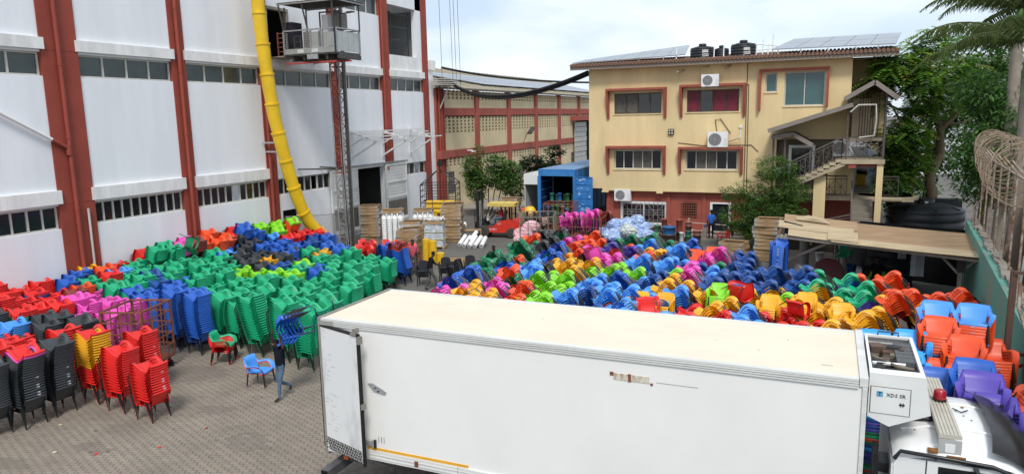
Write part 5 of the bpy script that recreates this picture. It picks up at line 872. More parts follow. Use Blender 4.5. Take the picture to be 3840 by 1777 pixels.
# lower rail in lengths, yellow reflective strip
for a, c in ((TX0+.06,-5.95),(-5.94,-3.0),(-2.99,TX1-.05)):
    tp('lower_rail', MB().bx(a,c,TY0-.03,TY0+.009,TZ0-.02,TZ0+.16), TRIM)
    for z in (.02,.09): tp('rail_bead', MB().bx(a,c,TY0-.04,TY0-.031,TZ0+z,TZ0+z+.02), TRIM)
tp('yellow_strip', MB().bx(-7.92,-5.74,TY0+.001,TY0+.0095,TZ0+.175,TZ0+.225), mat('amber_reflective_tape', (.75,.38,.02), .35, .6, .12, 9))
tp('rail_dent', MB().bx(-6.85,-6.77,TY0-.046,TY0-.04,TZ0+.02,TZ0+.13), RUST)
# side fittings
pl = MB(); pl.add([(-7.84,TY0+.004,2.585),(-7.72,TY0+.004,2.6),(-7.42,TY0+.004,2.46),(-7.46,TY0+.004,2.40),(-7.70,TY0+.004,2.44),(-7.84,TY0-.006,2.585),(-7.72,TY0-.006,2.6),(-7.42,TY0-.006,2.46),(-7.46,TY0-.006,2.40),(-7.70,TY0-.006,2.44)], [(5,6,7,8,9),(0,1,6,5),(1,2,7,6),(2,3,8,7),(3,4,9,8),(4,0,5,9)])
pt = tp('latch_plate', pl, GALV)
for x, z in ((-7.66,2.52),(-7.6,2.46)): tp('latch_screw', MB().box((x,TY0-.012,z),(.04,.012,.02)), INKM)
sc = tp('scraped_patch', MB().bx(-3.04,-2.46,TY0+.002,TY0+.0095,3.295,3.405), mat('rust_stained_label', (.62,.58,.48), .8, .2, .3, 7, world_co=True, col2=(.33,.22,.12), amt=.56, stretch=(3,1,1)))
tp('scraped_patch', MB().bx(-3.10,-3.04,TY0-.002,TY0+.002,3.36,3.42).bx(-2.44,-2.40,TY0-.002,TY0+.002,3.27,3.31).bx(-2.80,-2.75,TY0-.002,TY0+.002,3.285,3.415), RUST)
tp('scratch', MB().bx(-2.35,-1.7,TY0+.006,TY0+.0092,3.325,3.332), GREYT)
for k, x in enumerate((-7.66,-7.60,-7.54)): tp('scuff_mark', MB().bx(x,x+.012+.006*(k == 1),TY0+.006,TY0+.0092,1.42,1.54), GREYT)
h = MB(); h.bx(-7.93,-7.75,TY0-.05,TY0-.03,1.36,1.44).bx(-7.78,-7.72,TY0-.055,TY0-.02,1.33,1.47); tp('door_retainer', h, GALV); tp('retainer_hook', MB().bx(-7.73,-7.70,TY0-.06,TY0-.015,1.32,1.48), BLACKR)
for x, y, w, l in ((.1,11.3,.16,.04),(-.5,12.4,.02,.07),(-4.8,12.2,.015,.07),(-7.0,12.6,.22,.008),(-.9,11.7,.02,.06),(-6.2,12.4,.12,.008),(-1.6,12.0,.015,.04)):
    tp('roof_scuff', MB().bx(x-w/2,x+w/2,y-l/2,y+l/2,TZ1-.0115,TZ1-.010), mat('roof_scuff_grey', (.46,.41,.34), .8, .2, .3, 12))
# open rear door: folded round against the side
dr = obj('rear_door', MB().bx(0,1.19,-.04,.02,1.12,3.60), mat('door_white_dirty', (.74,.74,.73), .5, .4, .1, 2.2, world_co=True, col2=(.50,.50,.49), amt=.62, stretch=(1.2,1,.5)), tk)
dr.location = Vector((TX0-.02, TY0+.05, 0))-Vector(tk.location); dr.rotation_euler = (0, 0, R(-17))
sm = MB()
for i in range(34):
    z = 1.5+rnd.random()*1.9; x = .08+rnd.random()*.36; w = rnd.uniform(.02,.16); sm.bx(x,x+w,-.0425,-.0405,z,z+rnd.uniform(.006,.016))
tag(obj('rub_marks', sm, mat('rub_mark_grey', (.56,.56,.56), .8, .2, .3, 20), dr), kind='stuff')
for k in range(3): obj('door_seal', MB().bx(1.192,1.212,-.045+.028*k,-.025+.028*k,1.05,3.64), BLACKR, dr)
obj('door_seal', MB().bx(-.01,1.2,-.045,.03,3.602,3.64), BLACKR, dr); obj('door_seal', MB().bx(-.03,-.002,-.045,.045,1.12,3.6), BLACKR, dr)
obj('kick_plate', MB().bx(.0,1.17,-.048,-.0405,1.12,1.36), mat('dark_checker_plate', (.10,.10,.10), .4, .6, .2, 6, metal=.5), dr)
ck = MB()
for i in range(17):
    for j in range(4): ck.box((.05+i*.068+.034*(j % 2), -.0515, 1.155+j*.058), (.045,.006,.02), 0, (0, R(45 if (i+j) % 2 else -45), 0))
tag(obj('checker_studs', ck, mat('bright_aluminium', (.62,.62,.62), .35, .6, .1, 6, metal=.6), dr), kind='stuff')
obj('hinge', MB().bx(1.05,1.2,-.07,-.045,3.62,3.66).bx(1.1,1.16,-.06,.06,3.65,3.74), GREYT, dr); obj('latch', MB().bx(1.2,1.26,-.05,.05,3.46,3.6), GREYT, dr); obj('latch', MB().bx(1.225,1.26,-.05,.05,2.2,2.3), GREYT, dr)
d2 = obj('rear_door', MB().bx(0,1.19,-.04,.04,1.12,3.60), BW, tk); d2.location = Vector((TX0-.02, TY1+.02, 0))-Vector(tk.location); d2.rotation_euler = (0,0,R(12))
# chassis, wheels, tail beam
for y in (11.6,12.5): tp('chassis_beam', MB().bx(-8.6,2.9,y-.05,y+.05,.72,.95), DARKST)
for x in (-7.6,-6,-4,-2,0): tp('cross_member', MB().bx(x-.05,x+.05,11.0,13.1,.95,1.08), DARKST)
tp('tail_beam', MB().bx(-8.78,-8.60,10.45,13.3,.66,.84), mat('dirty_steel_beam', (.10,.10,.105), .5, .5, .25, 5)); tp('beam_end', MB().bx(-8.765,-8.615,10.44,10.452,.675,.825), BLACKV)
tp('marker_lamp', MB().bx(-8.50,-8.40,10.82,10.9,.93,1.1), mat('orange_red_lens', (.65,.12,.03), .25, .6, .1)); tp('lamp_housing', MB().bx(-8.40,-8.1,10.86,11.0,.9,1.06), DARKST)
tp('brake_hose', MB().tube([(-7.9,10.84,1.05),(-7.3,10.83,.97),(-6.7,10.84,1.03)], .012, 5), BLACKR); tp('brake_hose', MB().tube([(-7.35,10.86,1.05),(-7.3,10.8,.85),(-7.25,10.86,.75)], .012, 5), BLACKR)
for x in (-5.9, 1.9):
    for y in (11.15, 12.95):
        w = tp('wheel', MB().lathe([(.28,-.15),(.46,-.15),(.5,-.1),(.5,.1),(.46,.15),(.28,.15)], 24), BLACKR); w.location = Vector((x,y,.5))-Vector(tk.location); w.rotation_euler = (R(90),0,0)
        obj('rim', MB().lathe([(.1,-.12),(.27,-.14),(.27,.14),(.1,.12)], 18), GALV, w)
# refrigeration unit on the front wall
UW = mat('unit_white_paint', (.76,.76,.74), .35, .5, .05, 2, world_co=True); UX0, UX1, UY0, UY1, UZ0, UZ1 = .66, 1.36, 10.98, 12.98, 3.16, 3.83
un = MB(); un.add([(UX0,UY0,UZ0+.02),(UX0+.28,UY0,UZ0-.10),(UX1+.09,UY0,UZ0+.14),(UX1,UY0,UZ1),(UX0,UY0,UZ1),(UX0,UY1,UZ0+.02),(UX0+.28,UY1,UZ0-.10),(UX1+.09,UY1,UZ0+.14),(UX1,UY1,UZ1),(UX0,UY1,UZ1)], [(0,1,2,3,4),(9,8,7,6,5),(0,5,6,1),(1,6,7,2),(2,7,8,3),(4,9,5,0)])
unit = tp('cooling_unit', un, UW)
tb = tp('top_frame', MB().bx(UX0,UX1,UY0,UY0+.22,UZ1-.05,UZ1).bx(UX0,UX1,UY1-.05,UY1,UZ1-.05,UZ1).bx(UX0,UX0+.04,UY0+.22,UY1-.05,UZ1-.05,UZ1).bx(UX1-.05,UX1,UY0+.22,UY1-.05,UZ1-.05,UZ1), UW)
tp('grille_opening', MB().bx(UX0+.04,UX1-.05,UY0+.22,UY1-.05,UZ1-.34,UZ1-.32), BLACKV)
CL = [mat('machinery_%s' % n, c, .6, .4, .3, 9) for n, c in (('grey',(.09,.085,.075)),('dark',(.03,.03,.028)),('rust',(.12,.07,.045)),('tan',(.20,.17,.12)))]
for k in range(46):
    x = rnd.uniform(UX0+.08,UX1-.14); y = rnd.uniform(UY0+.28,UY1-.2); tp('machinery_piece', MB().box((x,y,UZ1-rnd.uniform(.07,.25)),(rnd.uniform(.04,.2),rnd.uniform(.05,.3),rnd.uniform(.04,.14)),0,(0,0,rnd.uniform(-.3,.3))), rnd.choice(CL))
tp('machinery_pipe', MB().tube([(UX0+.08,11.9,UZ1-.04),(UX0+.4,11.5,UZ1-.05),(UX1-.1,11.45,UZ1-.05)], .028, 6), CL[3]); tp('machinery_pipe', MB().tube([(UX0+.06,11.6,UZ1-.05),(UX1-.2,11.62,UZ1-.05)], .03, 6), WPLAST); tp('machinery_pipe', MB().tube([(UX0+.1,11.35,UZ1-.1),(UX0+.12,11.3,UZ1-.02),(UX0+.2,11.22,UZ1-.03)], .06, 8), CL[1])
tp('condenser_core', MB().bx(UX1-.3,UX1-.06,11.7,12.7,UZ1-.12,UZ1-.035), mat('condenser_grey', (.11,.115,.12), .6, .4, .25, 14))
gs = MB()
for k in range(9): gs.bx(UX0+.04,UX1-.05,11.3+k*.19,11.306+k*.19,UZ1-.016,UZ1-.01)
tag(tp('grille_wires', gs, DARKST), kind='stuff')
pn = tp('access_panel', MB().bx(UX0+.03,UX0+.52,UY0-.012,UY0-.002,UZ0+.09,UZ1-.2), UW)
tp('panel_gap', MB().bx(UX0+.018,UX0+.532,UY0-.003,UY0-.0005,UZ0+.08,UZ1-.19), mat('panel_gap_dark', (.12,.12,.11), .8, .2, 0))
tp('logo_square', MB().bx(UX0+.10,UX0+.18,UY0-.016,UY0-.0125,UZ1-.335,UZ1-.255), mat('logo_blue', (.12,.35,.55), .5, .4, 0)); text('logo_letter', 'T', .085, INKM, tk, Vector((UX0+.14,UY0-.018,UZ1-.295))-Vector(tk.location), (R(90),0,0))
text('lettering', 'XDS SR', .075, INKM, tk, Vector((UX0+.345,UY0-.015,UZ1-.30))-Vector(tk.location), (R(90),0,0), .003)
tp('panel_latch', MB().bx(UX0+.39,UX0+.46,UY0-.018,UY0-.012,UZ0+.235,UZ0+.255).bx(UX0+.405,UX0+.415,UY0-.018,UY0-.012,UZ0+.215,UZ0+.275).bx(UX0+.435,UX0+.445,UY0-.018,UY0-.012,UZ0+.215,UZ0+.275), INKM)
tp('lift_handle', MB().tube([(UX0+.2,UY1-.02,UZ1),(UX0+.2,UY1-.02,UZ1+.06),(UX0+.5,UY1-.02,UZ1+.06),(UX0+.5,UY1-.02,UZ1)], .014, 6), DARKST)
# cab
CW = mat('cab_white_paint', (.78,.78,.77), .36, .5, .04, 1.5, world_co=True); CG = mat('cab_black_trim', (.015,.015,.016), .35, .5, 0); SMOKE = mat('smoked_visor', (.020,.018,.018), .22, .4, .2, 2)
CY0, CY1 = 10.9, 13.22
cabb = MB(); n = 14; prof = []
xs = [1.02,1.10,1.25,1.7,2.15,2.45,2.68,2.9,3.02]; zr_ = [2.52,2.64,2.70,2.76,2.755,2.70,2.58,2.28,1.7]
ys = [0,.02,.07,.2,.4,.6,.8,.93,.98,1]
dz = [-.19,-.12,-.06,-.015,0,0,-.015,-.06,-.13,-.22]
vsx = []
for x, z in zip(xs, zr_):
    for u, d in zip(ys, dz): vsx.append((x, CY0+(CY1-CY0)*u, z+d*(1 if z > 2 else .5)))
m_ = len(ys)
cabb.add(vsx, [(i*m_+j, (i+1)*m_+j, (i+1)*m_+j+1, i*m_+j+1) for i in range(len(xs)-1) for j in range(m_-1)], 0, True)
cab = tp('cab_roof', cabb, CW)
for k, (y) in enumerate((11.55,12.55)): tp('roof_rib', MB().tube([(1.15,y,2.655),(1.5,y,2.745),(2.1,y,2.765),(2.4,y,2.715)], .03, 6), CW)
tp('cab_body', MB().bx(1.02,3.0,CY0+.03,CY1-.03,.75,1.75), CW); tp('cab_back', MB().bx(1.0,1.03,CY0+.02,CY1-.02,.9,2.4), CW)
tp('cab_corner', MB().bx(1.03,1.42,CY0+.005,CY0+.03,.9,2.5), CW)
dd = tp('cab_door', MB().bx(1.44,2.55,CY0-.004,CY0+.025,.8,1.9).bx(1.44,1.58,CY0-.004,CY0+.025,1.9,2.5).bx(1.58,2.55,CY0-.004,CY0+.025,2.42,2.5).bx(2.47,2.55,CY0-.004,CY0+.025,1.9,2.42), CW)
tp('gutter', MB().tube([(1.03,CY0-.015,2.47),(1.1,CY0-.03,2.60),(1.6,CY0-.03,2.585),(2.2,CY0-.03,2.56),(2.6,CY0-.02,2.42),(2.8,CY0-.02,2.15)], .03, 6), CG)
tp('window_rubber', MB().bx(1.575,1.62,CY0-.012,CY0-.005,1.88,2.44).bx(1.62,2.5,CY0-.012,CY0-.005,2.38,2.44).bx(2.45,2.5,CY0-.012,CY0-.005,1.88,2.38), CG); tp('side_window', MB().bx(1.6,2.48,CY0+.0,CY0+.008,1.9,2.42), GLASSD)
tp('mirror_arm', MB().bar((2.0,CY0-.05,2.52),(2.05,CY0-.22,2.40),.05).box((2.05,CY0-.2,2.3),(.16,.05,.2)), CG); tp('mirror', MB().box((2.35,CY0-.25,2.15),(.3,.12,.22)), CG)
vz = MB(); V0 = [(2.28,2.86),(2.52,2.80),(2.78,2.62),(2.98,2.30),(3.08,1.95)]; vv = []
for x, z in V0:
    for u in (0,.04,.15,.4,.6,.85,.96,1): vv.append((x-.10*abs(u-.5)**2*4, CY0-.02+(CY1-CY0+.04)*u, z-.10*max(0,abs(u-.5)-.4)/.1))
vz.add(vv, [(i*8+j,(i+1)*8+j,(i+1)*8+j+1,i*8+j+1) for i in range(4) for j in range(7)], 0, True); tp('windscreen_visor', vz, SMOKE)
rv = MB()
rv.add([(2.13,CY1+.0,2.755),(2.24,CY1,2.72),(2.29,CY0+.9,2.80),(2.25,CY0+.2,2.775),(2.17,CY0+.0,2.64),(2.28,CY0-.02,2.60),(2.52,CY0,2.74),(2.5,CY1,2.74)], [(0,1,2),(2,3,6),(3,4,5,6),(2,6,7),(1,7,2)]); 
tp('rear_light_window', MB().box((1.40,12.1,2.765),(.42,.7,.03)), SMOKE)
BM = mat('grooved_aluminium', (.50,.47,.40), .5, .4, .12, 4); BX0, BX1, BZ = 1.56, 1.84, 3.06
bmx = MB(); bmx.bx(BX0,BX1,CY0+.06,CY1+.15,BZ-.05,BZ-.005)
for k in range(6): bmx.bx(BX0+.01+k*.046,BX0+.034+k*.046,CY0+.06,CY1+.15,BZ-.0049,BZ+.007)
tp('roof_beam', bmx, BM); tp('beam_leg', MB().bx(BX0+.02,BX1-.02,CY1+.1,CY1+.12,2.6,BZ-.06), GALV); tp('beam_leg', MB().bx(BX0,BX1,CY0+.04,CY0+.058,2.64,BZ-.06).bx(BX0-.02,BX1+.03,CY0-.0,CY0+.1,2.60,2.68), mat('galvanised_leg', (.55,.55,.54), .45, .5, .1, 6, metal=.3)); tp('leg_plate', MB().bx(BX0+.08,BX0+.2,CY0+.03,CY0+.039,2.82,2.94), WPLAST); tp('rust_patch', MB().bx(BX0-.12,BX0-.0,CY0+.02,CY0+.1,2.615,2.66).bx(BX0+.1,BX1+.05,CY0-.02,CY0+.0,2.6,2.625), mat('orange_rust', (.28,.13,.05), .9, .1, .4, 15))
bc = tp('beacon', MB().lathe([(.085,0),(.09,.02),(.085,.12),(.07,.14)], 16, (1.72,12.3,BZ+.03)), mat('red_beacon_lens', (.35,.012,.02), .15, .7, .1)); tp('beacon_base', MB().lathe([(.1,0),(.1,.03)], 16, (1.72,12.3,BZ+.005)), CG)
for x, y, r in ((1.95,12.3,.03),(2.02,12.1,.02),(2.05,12.45,.035),(2.1,11.95,.02),(1.3,11.3,.02)): tp('rust_spot', MB().box((x,y,2.768),(r*1.2,r*.9,.008),0,(0,0,x*9)), mat('orange_rust', (.28,.13,.05), .9, .1, .4, 15))
tp('roof_wire', MB().tube([(1.9,12.3,2.79),(2.0,12.2,2.78),(2.1,12.3,2.785)], .01, 5), CG)
for k in range(7): tp('air_intake_slat', MB().bx(.86,1.0,CY0+.05,CY0+.3,1.55+k*.11,1.60+k*.11), mat('intake_grey', (.20,.21,.22), .5, .4, .1))
tp('air_intake', MB().bx(.84,1.0,CY0+.3,CY0+.7,1.4,2.4).bx(.78,.84,CY0+.1,CY0+.6,1.4,2.6), CG)

for o in tk.children:
    if o.name.split('.')[0] in ('cab_roof','roof_rib','cab_body','cab_back','cab_corner','cab_door','gutter','window_rubber','side_window','mirror_arm','mirror','windscreen_visor','rear_light_window','rust_spot','roof_wire','rust_patch'): o.location.z += .17
# ------------------------------------------------------------------ shed with plywood roof
PLY = [mat('plywood_%d' % i, c, .85, .2, .26, 1.6, .08, 30, stretch=(.5,2.2,1), world_co=True) for i, c in enumerate(((.35,.235,.14),(.50,.39,.25),(.40,.275,.165)))]
sh = thing('open_shed', 'open lean-to shed with a sagging patchwork plywood roof on posts', 'shed', (1.5, 33, 0))
def hp2(n, b, m): o = obj(n, b, m); o.parent = sh; o.location = -Vector(sh.location); return o
FL, FR_, BR, BL = Vector((-1.85,31.6,2.45)), Vector((4.95,28.4,2.45)), Vector((5.5,33.2,2.55)), Vector((-2.1,37.0,2.6))
def rq(u0, u1, v0, v1, dz=0, sag=.05):
    f = lambda u, v: FL.lerp(FR_, u).lerp(BL.lerp(BR, u), v)+Vector((0,0,dz-sag*math.sin(u*math.pi)))
    return [f(u0,v0), f(u1,v0), f(u1,v1), f(u0,v1)]
def sheet(u0, u1, v0, v1, dz, m, n=4):
    b = MB()
    for i in range(n): b.slab(rq(u0+(u1-u0)*i/n, u0+(u1-u0)*(i+1)/n, v0, v1, dz), .02)
    hp2('roof_sheet', b, PLY[m])
sheet(.42,1.0,.06,.98,.02,0); sheet(0.03,.44,.55,1.0,.05,2); sheet(.0,.42,.28,.60,.08,1); sheet(.06,.42,-.0,.32,.05,1); sheet(.28,.44,.0,.42,.10,1); sheet(.30,1.0,-.04,.10,.06,1); sheet(.30,.99,.10,.2,.045,1)
ct = MB(); ct.add([rq(.1,.1,.85,.85,.10)[0],rq(.25,.25,.8,.8,.22)[0],rq(.3,.3,.68,.68,.10)[0],rq(.2,.2,.7,.7,.24)[0],rq(.1,.1,.7,.7,.1)[0],rq(.17,.17,.92,.92,.18)[0]], [(0,4,3),(0,3,1,5),(3,2,1),(4,2,3)]); hp2('crumpled_sheet', ct, PLY[1])
hs = MB()
for i in range(9): hs.slab(rq(.03+i*.012,.045+i*.012,.52-i*.01,.56-i*.012,.105), .02)
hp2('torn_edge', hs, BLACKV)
POSTW = mat('weathered_post', (.33,.29,.24), .8, .2, .2, 4)
for x, y in ((-1.55,32.2),(4.45,29.6),(5.2,33.2),(-1.9,36.6),(.6,36.3)): hp2('post', MB().bx(x-.06,x+.06,y-.06,y+.06,0,2.4), POSTW)
hp2('brace', MB().bar((-1.5,32.1,1.3),(.2,31.3,2.3),.1), POSTW); hp2('brace', MB().bar((4.4,29.6,1.65),(3.75,29.9,2.35),.08), POSTW); hp2('brace', MB().bar((4.45,29.65,1.65),(5.0,29.4,2.3),.08), POSTW); hp2('post_head', MB().bx(4.35,4.6,29.5,29.75,1.7,2.35), DARKST)
hp2('front_beam', MB().bar(FL+Vector((0,.1,-.08)), FR_+Vector((0,.1,-.12)), .08, .1), POSTW); hp2('white_pole', MB().bx(-1.75,-1.68,31.9,32.0,0,2.4), FRAMEW); hp2('white_pole', MB().bx(.35,.39,33.6,33.64,0,2.45), FRAMEW)
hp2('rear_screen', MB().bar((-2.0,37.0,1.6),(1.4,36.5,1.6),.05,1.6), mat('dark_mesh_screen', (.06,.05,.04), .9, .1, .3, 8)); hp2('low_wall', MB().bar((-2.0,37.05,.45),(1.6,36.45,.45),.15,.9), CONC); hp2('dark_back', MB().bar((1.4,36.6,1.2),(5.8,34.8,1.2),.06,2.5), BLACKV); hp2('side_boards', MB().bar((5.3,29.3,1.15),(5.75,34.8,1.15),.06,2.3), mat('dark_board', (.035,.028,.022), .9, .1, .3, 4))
hp2('paper_sheet', MB().bx(-1.0,-.6,36.4,36.45,1.25,1.9), PLY[2])
td = thing('dark_water_tank', 'large ribbed dark tank in deep shade under the plywood roof', 'water tank', (2.5,34.2,0)); b = MB(); b.lathe([(.95,0),(.95,.25),(.9,.27),(.9,.33),(.95,.35),(.95,.7),(.9,.72),(.9,.78),(.95,.8),(.95,1.2),(.9,1.22),(.95,1.28),(.95,1.7),(.4,2.0)], 24); obj('body', b, TANK, td)
td2 = thing('grey_drum', 'grey plastic drum standing behind the green chair in the shed', 'drum', (1.25,35.2,0)); obj('body', MB().lathe([(.5,0),(.52,.9),(.48,1.6),(.25,1.8)], 20), mat('grey_drum_plastic', (.17,.18,.19), .5, .4, .15, 2), td2); obj('spout', MB().lathe([(.14,1.8),(.14,1.95)], 12), mat('grey_drum_plastic', (.17,.18,.19)), td2)
pc = thing('grey_column', 'round grey taped column on the left under the shed roof', 'column', (-.85,33.6,0)); obj('shaft', MB().tube([(0,0,0),(0,0,2.45)], .2, 14), mat('grey_column_paint', (.22,.21,.20), .8, .2, .25, 2), pc)
for z in (.9,1.4,1.9): obj('band', MB().tube([(0,0,z),(0,0,z+.03)], .208, 14), mat('ochre_tape', (.28,.20,.06), .7, .2, 0), pc)
bk = thing('white_bucket', 'white bucket with rim standing on the low wall in the shed', 'bucket', (-.25,35.2,.75)); obj('bucket_body', MB().lathe([(.13,0),(.17,.36),(.185,.36),(.185,.40),(.165,.40)], 16, cap=False).lathe([(.13,.01),(.0,.01)], 16, cap=False), WPLAST, bk)
obj('handle', MB().tube([(-.17,0,.36),(-.1,-.16,.3),(.1,-.16,.3),(.17,0,.36)], .008, 5), GALV, bk)
rd = thing('maroon_disc', 'big maroon round tabletop leaning behind the blue chairs', 'tabletop', (.15,33.2,.62)); o = obj('disc', MB().lathe([(.0,0),(.62,.0),(.64,.03),(.6,.06)], 26), mat('maroon_plastic', (.16,.022,.02), .4, .5, .1), rd); rd.rotation_euler = (R(72),0,R(10))
for lb, x, y, z, k, yw in (('green armchair standing on the low wall inside the shed','',0,0,'G',0),):
    M = Matrix.Translation((.72,34.6,.72)) @ Matrix.Rotation(R(160),4,'Z'); t = chair('G', M, lb, 'single chairs near the buildings')
bb = thing('blue_bucket', 'dark blue bucket beside the green chair in the shed', 'bucket', (1.05,33.9,.55)); obj('bucket_body', MB().lathe([(.14,0),(.19,.36),(.2,.38),(.17,.38)], 14, cap=False), mat('navy_bucket', (.015,.05,.16), .4, .4, .1), bb)
jc = thing('white_jerrycan', 'small white jerrycan with handle beside the blue bucket', 'jerrycan', (1.35,33.6,.5)); obj('body', MB().box((0,0,.16),(.26,.16,.32),0,None,.8), WPLAST, jc); obj('handle', MB().tube([(-.07,0,.31),(-.05,0,.4),(.06,0,.4),(.08,0,.31)], .02, 6), WPLAST, jc)
cn = thing('grey_crate_box', 'pale grey torn box lying at the shed front left', 'box', (-.75,32.1,.5)); obj('body', MB().box((0,0,.3),(.75,.6,.55),0,(.15,.2,.4)), mat('pale_grey_box', (.42,.42,.42), .7, .2, .2, 3), cn); obj('flap', MB().box((.3,-.2,.5),(.4,.3,.04),0,(.4,.3,.2)), mat('pale_grey_box', (.42,.42,.42)), cn)
for lb, x, y, z, s in (('white cloth hanging in the dark shed near the right','',0,0,0),):
    b = MB(); n = 6
    b.add([(.04*math.sin(i*2.2)+.1*i-.25, .03*math.cos(i*1.7), z_) for z_ in (1.0,1.9) for i in range(n)], [(i,i+1,n+i+1,n+i) for i in range(n-1)]); 
    tag(obj('hanging_cloth', b, mat('white_cloth', (.45,.47,.5), .9, .1, .2, 3), loc=(3.35,31.8,.0)), lb, 'cloth')
tag(obj('grey_cloth', MB().add([(.03*i-.1+.05*(j==1)*i, .02*(i % 2), 2.1-.5*j) for j in range(2) for i in range(7)], [(i,i+1,7+i+1,7+i) for i in range(6)]) or (lambda b: (b.add([(.05*i-.12, .02*(i % 2), 2.1-.55*j) for j in range(2) for i in range(7)], [(i,i+1,7+i+1,7+i) for i in range(6)]), b)[1])(MB()), mat('grey_cloth_mat', (.3,.3,.3), .9, .1, .2), loc=(2.75,31.9,.1)), 'small grey cloth hanging below the plywood edge', 'cloth')
# big black tank behind the shed
bt = thing('big_water_tank', 'huge black round water tank with ribs behind the plywood roof', 'water tank', (5.0, 46.0, .05))
b = MB(); r = 1.95; pr = [(r,0)]
for k in range(4): z0 = .05+k*.45; pr += [(r,z0),(r,z0+.36),(r*.985,z0+.37),(r*.985,z0+.42)]
pr += [(r,1.88),(r*.97,1.98),(r*.6,2.2),(r*.28,2.28)]; b.lathe(pr, 40); obj('body', b, TANK, bt); obj('lid', MB().lathe([(.45,2.24),(.45,2.46),(.38,2.5)], 18), TANK, bt); obj('lid_label', MB().bx(-.08,.08,-.47,-.45,2.3,2.4), WPLAST, bt)
for k in range(8): a = k*math.pi/4+.2; obj('shoulder_rib', MB().bar((.5*math.cos(a),.5*math.sin(a),2.27),(1.85*math.cos(a),1.85*math.sin(a),2.02),.09,.07), TANK, bt)
obj('rim_ledge', MB().bx(-1.9,1.9,.9,1.4,1.9,2.4), TANK, bt)
# ------------------------------------------------------------------ green boundary wall with fence, posts, razor wire
WA, WB = Vector((2.9,2.5,0)), Vector((5.55,35.0,0)); wd = (WB-WA).normalized(); wn = Vector((wd.y,-wd.x,0)); wl = (WB-WA).length
GRN = mat('faded_green_wall', (.13,.33,.27), .8, .2, .2, .9, .15, 20, world_co=True, col2=(.26,.22,.19), amt=.60, stretch=(1,1,.35))
wa = thing('boundary_wall', 'faded green rendered boundary wall running along the right edge', 'wall', tuple(WA))
def wq(u0, u1, z0, z1, off, t, m, n, nn=1):
    b = MB(); a = WA+wd*u0+wn*off; c = WA+wd*u1+wn*off
    b.slab([a+Vector((0,0,z0)), a+Vector((0,0,z1)), c+Vector((0,0,z1)), c+Vector((0,0,z0))], t); o = obj(n, b, m); o.parent = wa; o.location = -WA; return o
wq(0, wl, 0, 2.86, 0, -.22, GRN, 'rendered_wall'); wq(wl-3.2, wl-.4, 1.6, 2.95, -.012, -.01, mat('maroon_patch', (.16,.04,.04), .8, .2, .2), 'painted_patch')
cp_ = MB()
for i in range(60):
    u = i*wl/60; a = WA+wd*(u+.25)+wn*rnd.uniform(.0,.1)+Vector((0,0,2.88+rnd.uniform(-.02,.05))); cp_.box(a, (rnd.uniform(.14,.26),wl/60*1.1,.12), 0, (rnd.uniform(-.1,.1),rnd.uniform(-.15,.15),math.atan2(-wd.x,wd.y)+rnd.uniform(-.1,.1)))
o = obj('rough_coping', cp_, CONC); o.parent = wa; o.location = -WA; tag(o, kind='stuff')
fe = thing('wire_fence', 'tall rusty chain mesh fence on top of the green wall', 'fence', tuple(WA+Vector((0,0,2.9))))
RW_ = mat('rust_streaked_white_paint', (.40,.35,.29), .7, .3, .2, 6, col2=(.20,.11,.06), amt=.52); FM = mat('rusty_mesh_wire', (.16,.10,.065), .8, .2, .3, 5)
for u in np.arange(8.0, wl-.5, 1.9):
    a = WA+wd*u+wn*.1; o = obj('fence_post', MB().tube([a+Vector((0,0,2.86)), a+Vector((0,0,5.7)), a+wn*-.35+Vector((0,0,6.15))], .03, 7), RW_); o.parent = fe; o.location = -Vector(fe.location)
for z in (2.95, 5.65): o = obj('fence_rail', MB().tube([WA+wd*8+wn*.1+Vector((0,0,z)), WB+wn*.1+Vector((0,0,z))], .03, 6), RW_); o.parent = fe; o.location = -Vector(fe.location)
a, c = WA+wd*8+wn*.13, WB+wn*.13; b = MB(); p = .11; H2 = 2.75
n = int((wl-8+H2)/p)
for k in range(n):
    for sg in (0,1):
        s0 = k*p-H2; u0, v0 = (s0,0) if s0 >= 0 else (0,-s0); u1 = min(wl-8, s0+H2); v1 = u1-s0
        if u1 <= max(u0,0): continue
        if sg: u0, u1 = wl-8-u0, wl-8-u1
        P0, P1 = a+wd*u0+Vector((0,0,2.92+v0)), a+wd*u1+Vector((0,0,2.92+v1)); r = .006
        b.add([P0+Vector((0,0,-r)),P0+Vector((0,0,r)),P1+Vector((0,0,r)),P1+Vector((0,0,-r))], [(0,1,2,3)])
o = obj('chain_mesh', b, FM); o.parent = fe; o.location = -Vector(fe.location); tag(o, kind='stuff')
# backing wall of rusty sheets beyond the fence
bs = thing('sheet_hoarding', 'brown rusty sheet hoarding rising behind the wire fence', 'fence', (7.2,22,0))
for i in range(26):
    a = Vector((5.4+(.085*i)*1.0, 8+i*1.15, 0)); o = obj('hoarding_sheet', MB().slab([a+Vector((.05*(i % 2),0,0)), a+Vector((.05*(i % 2),0,5.0+rnd.uniform(-.15,.15))), a+Vector((.085,1.13,5.0)), a+Vector((.085,1.13,0))], .04), mat('brown_sheet_%d' % (i % 3), ((.17,.12,.085),(.14,.095,.07),(.20,.15,.11))[i % 3], .8, .2, .3, 1.5)); o.parent = bs; o.location = -Vector(bs.location)
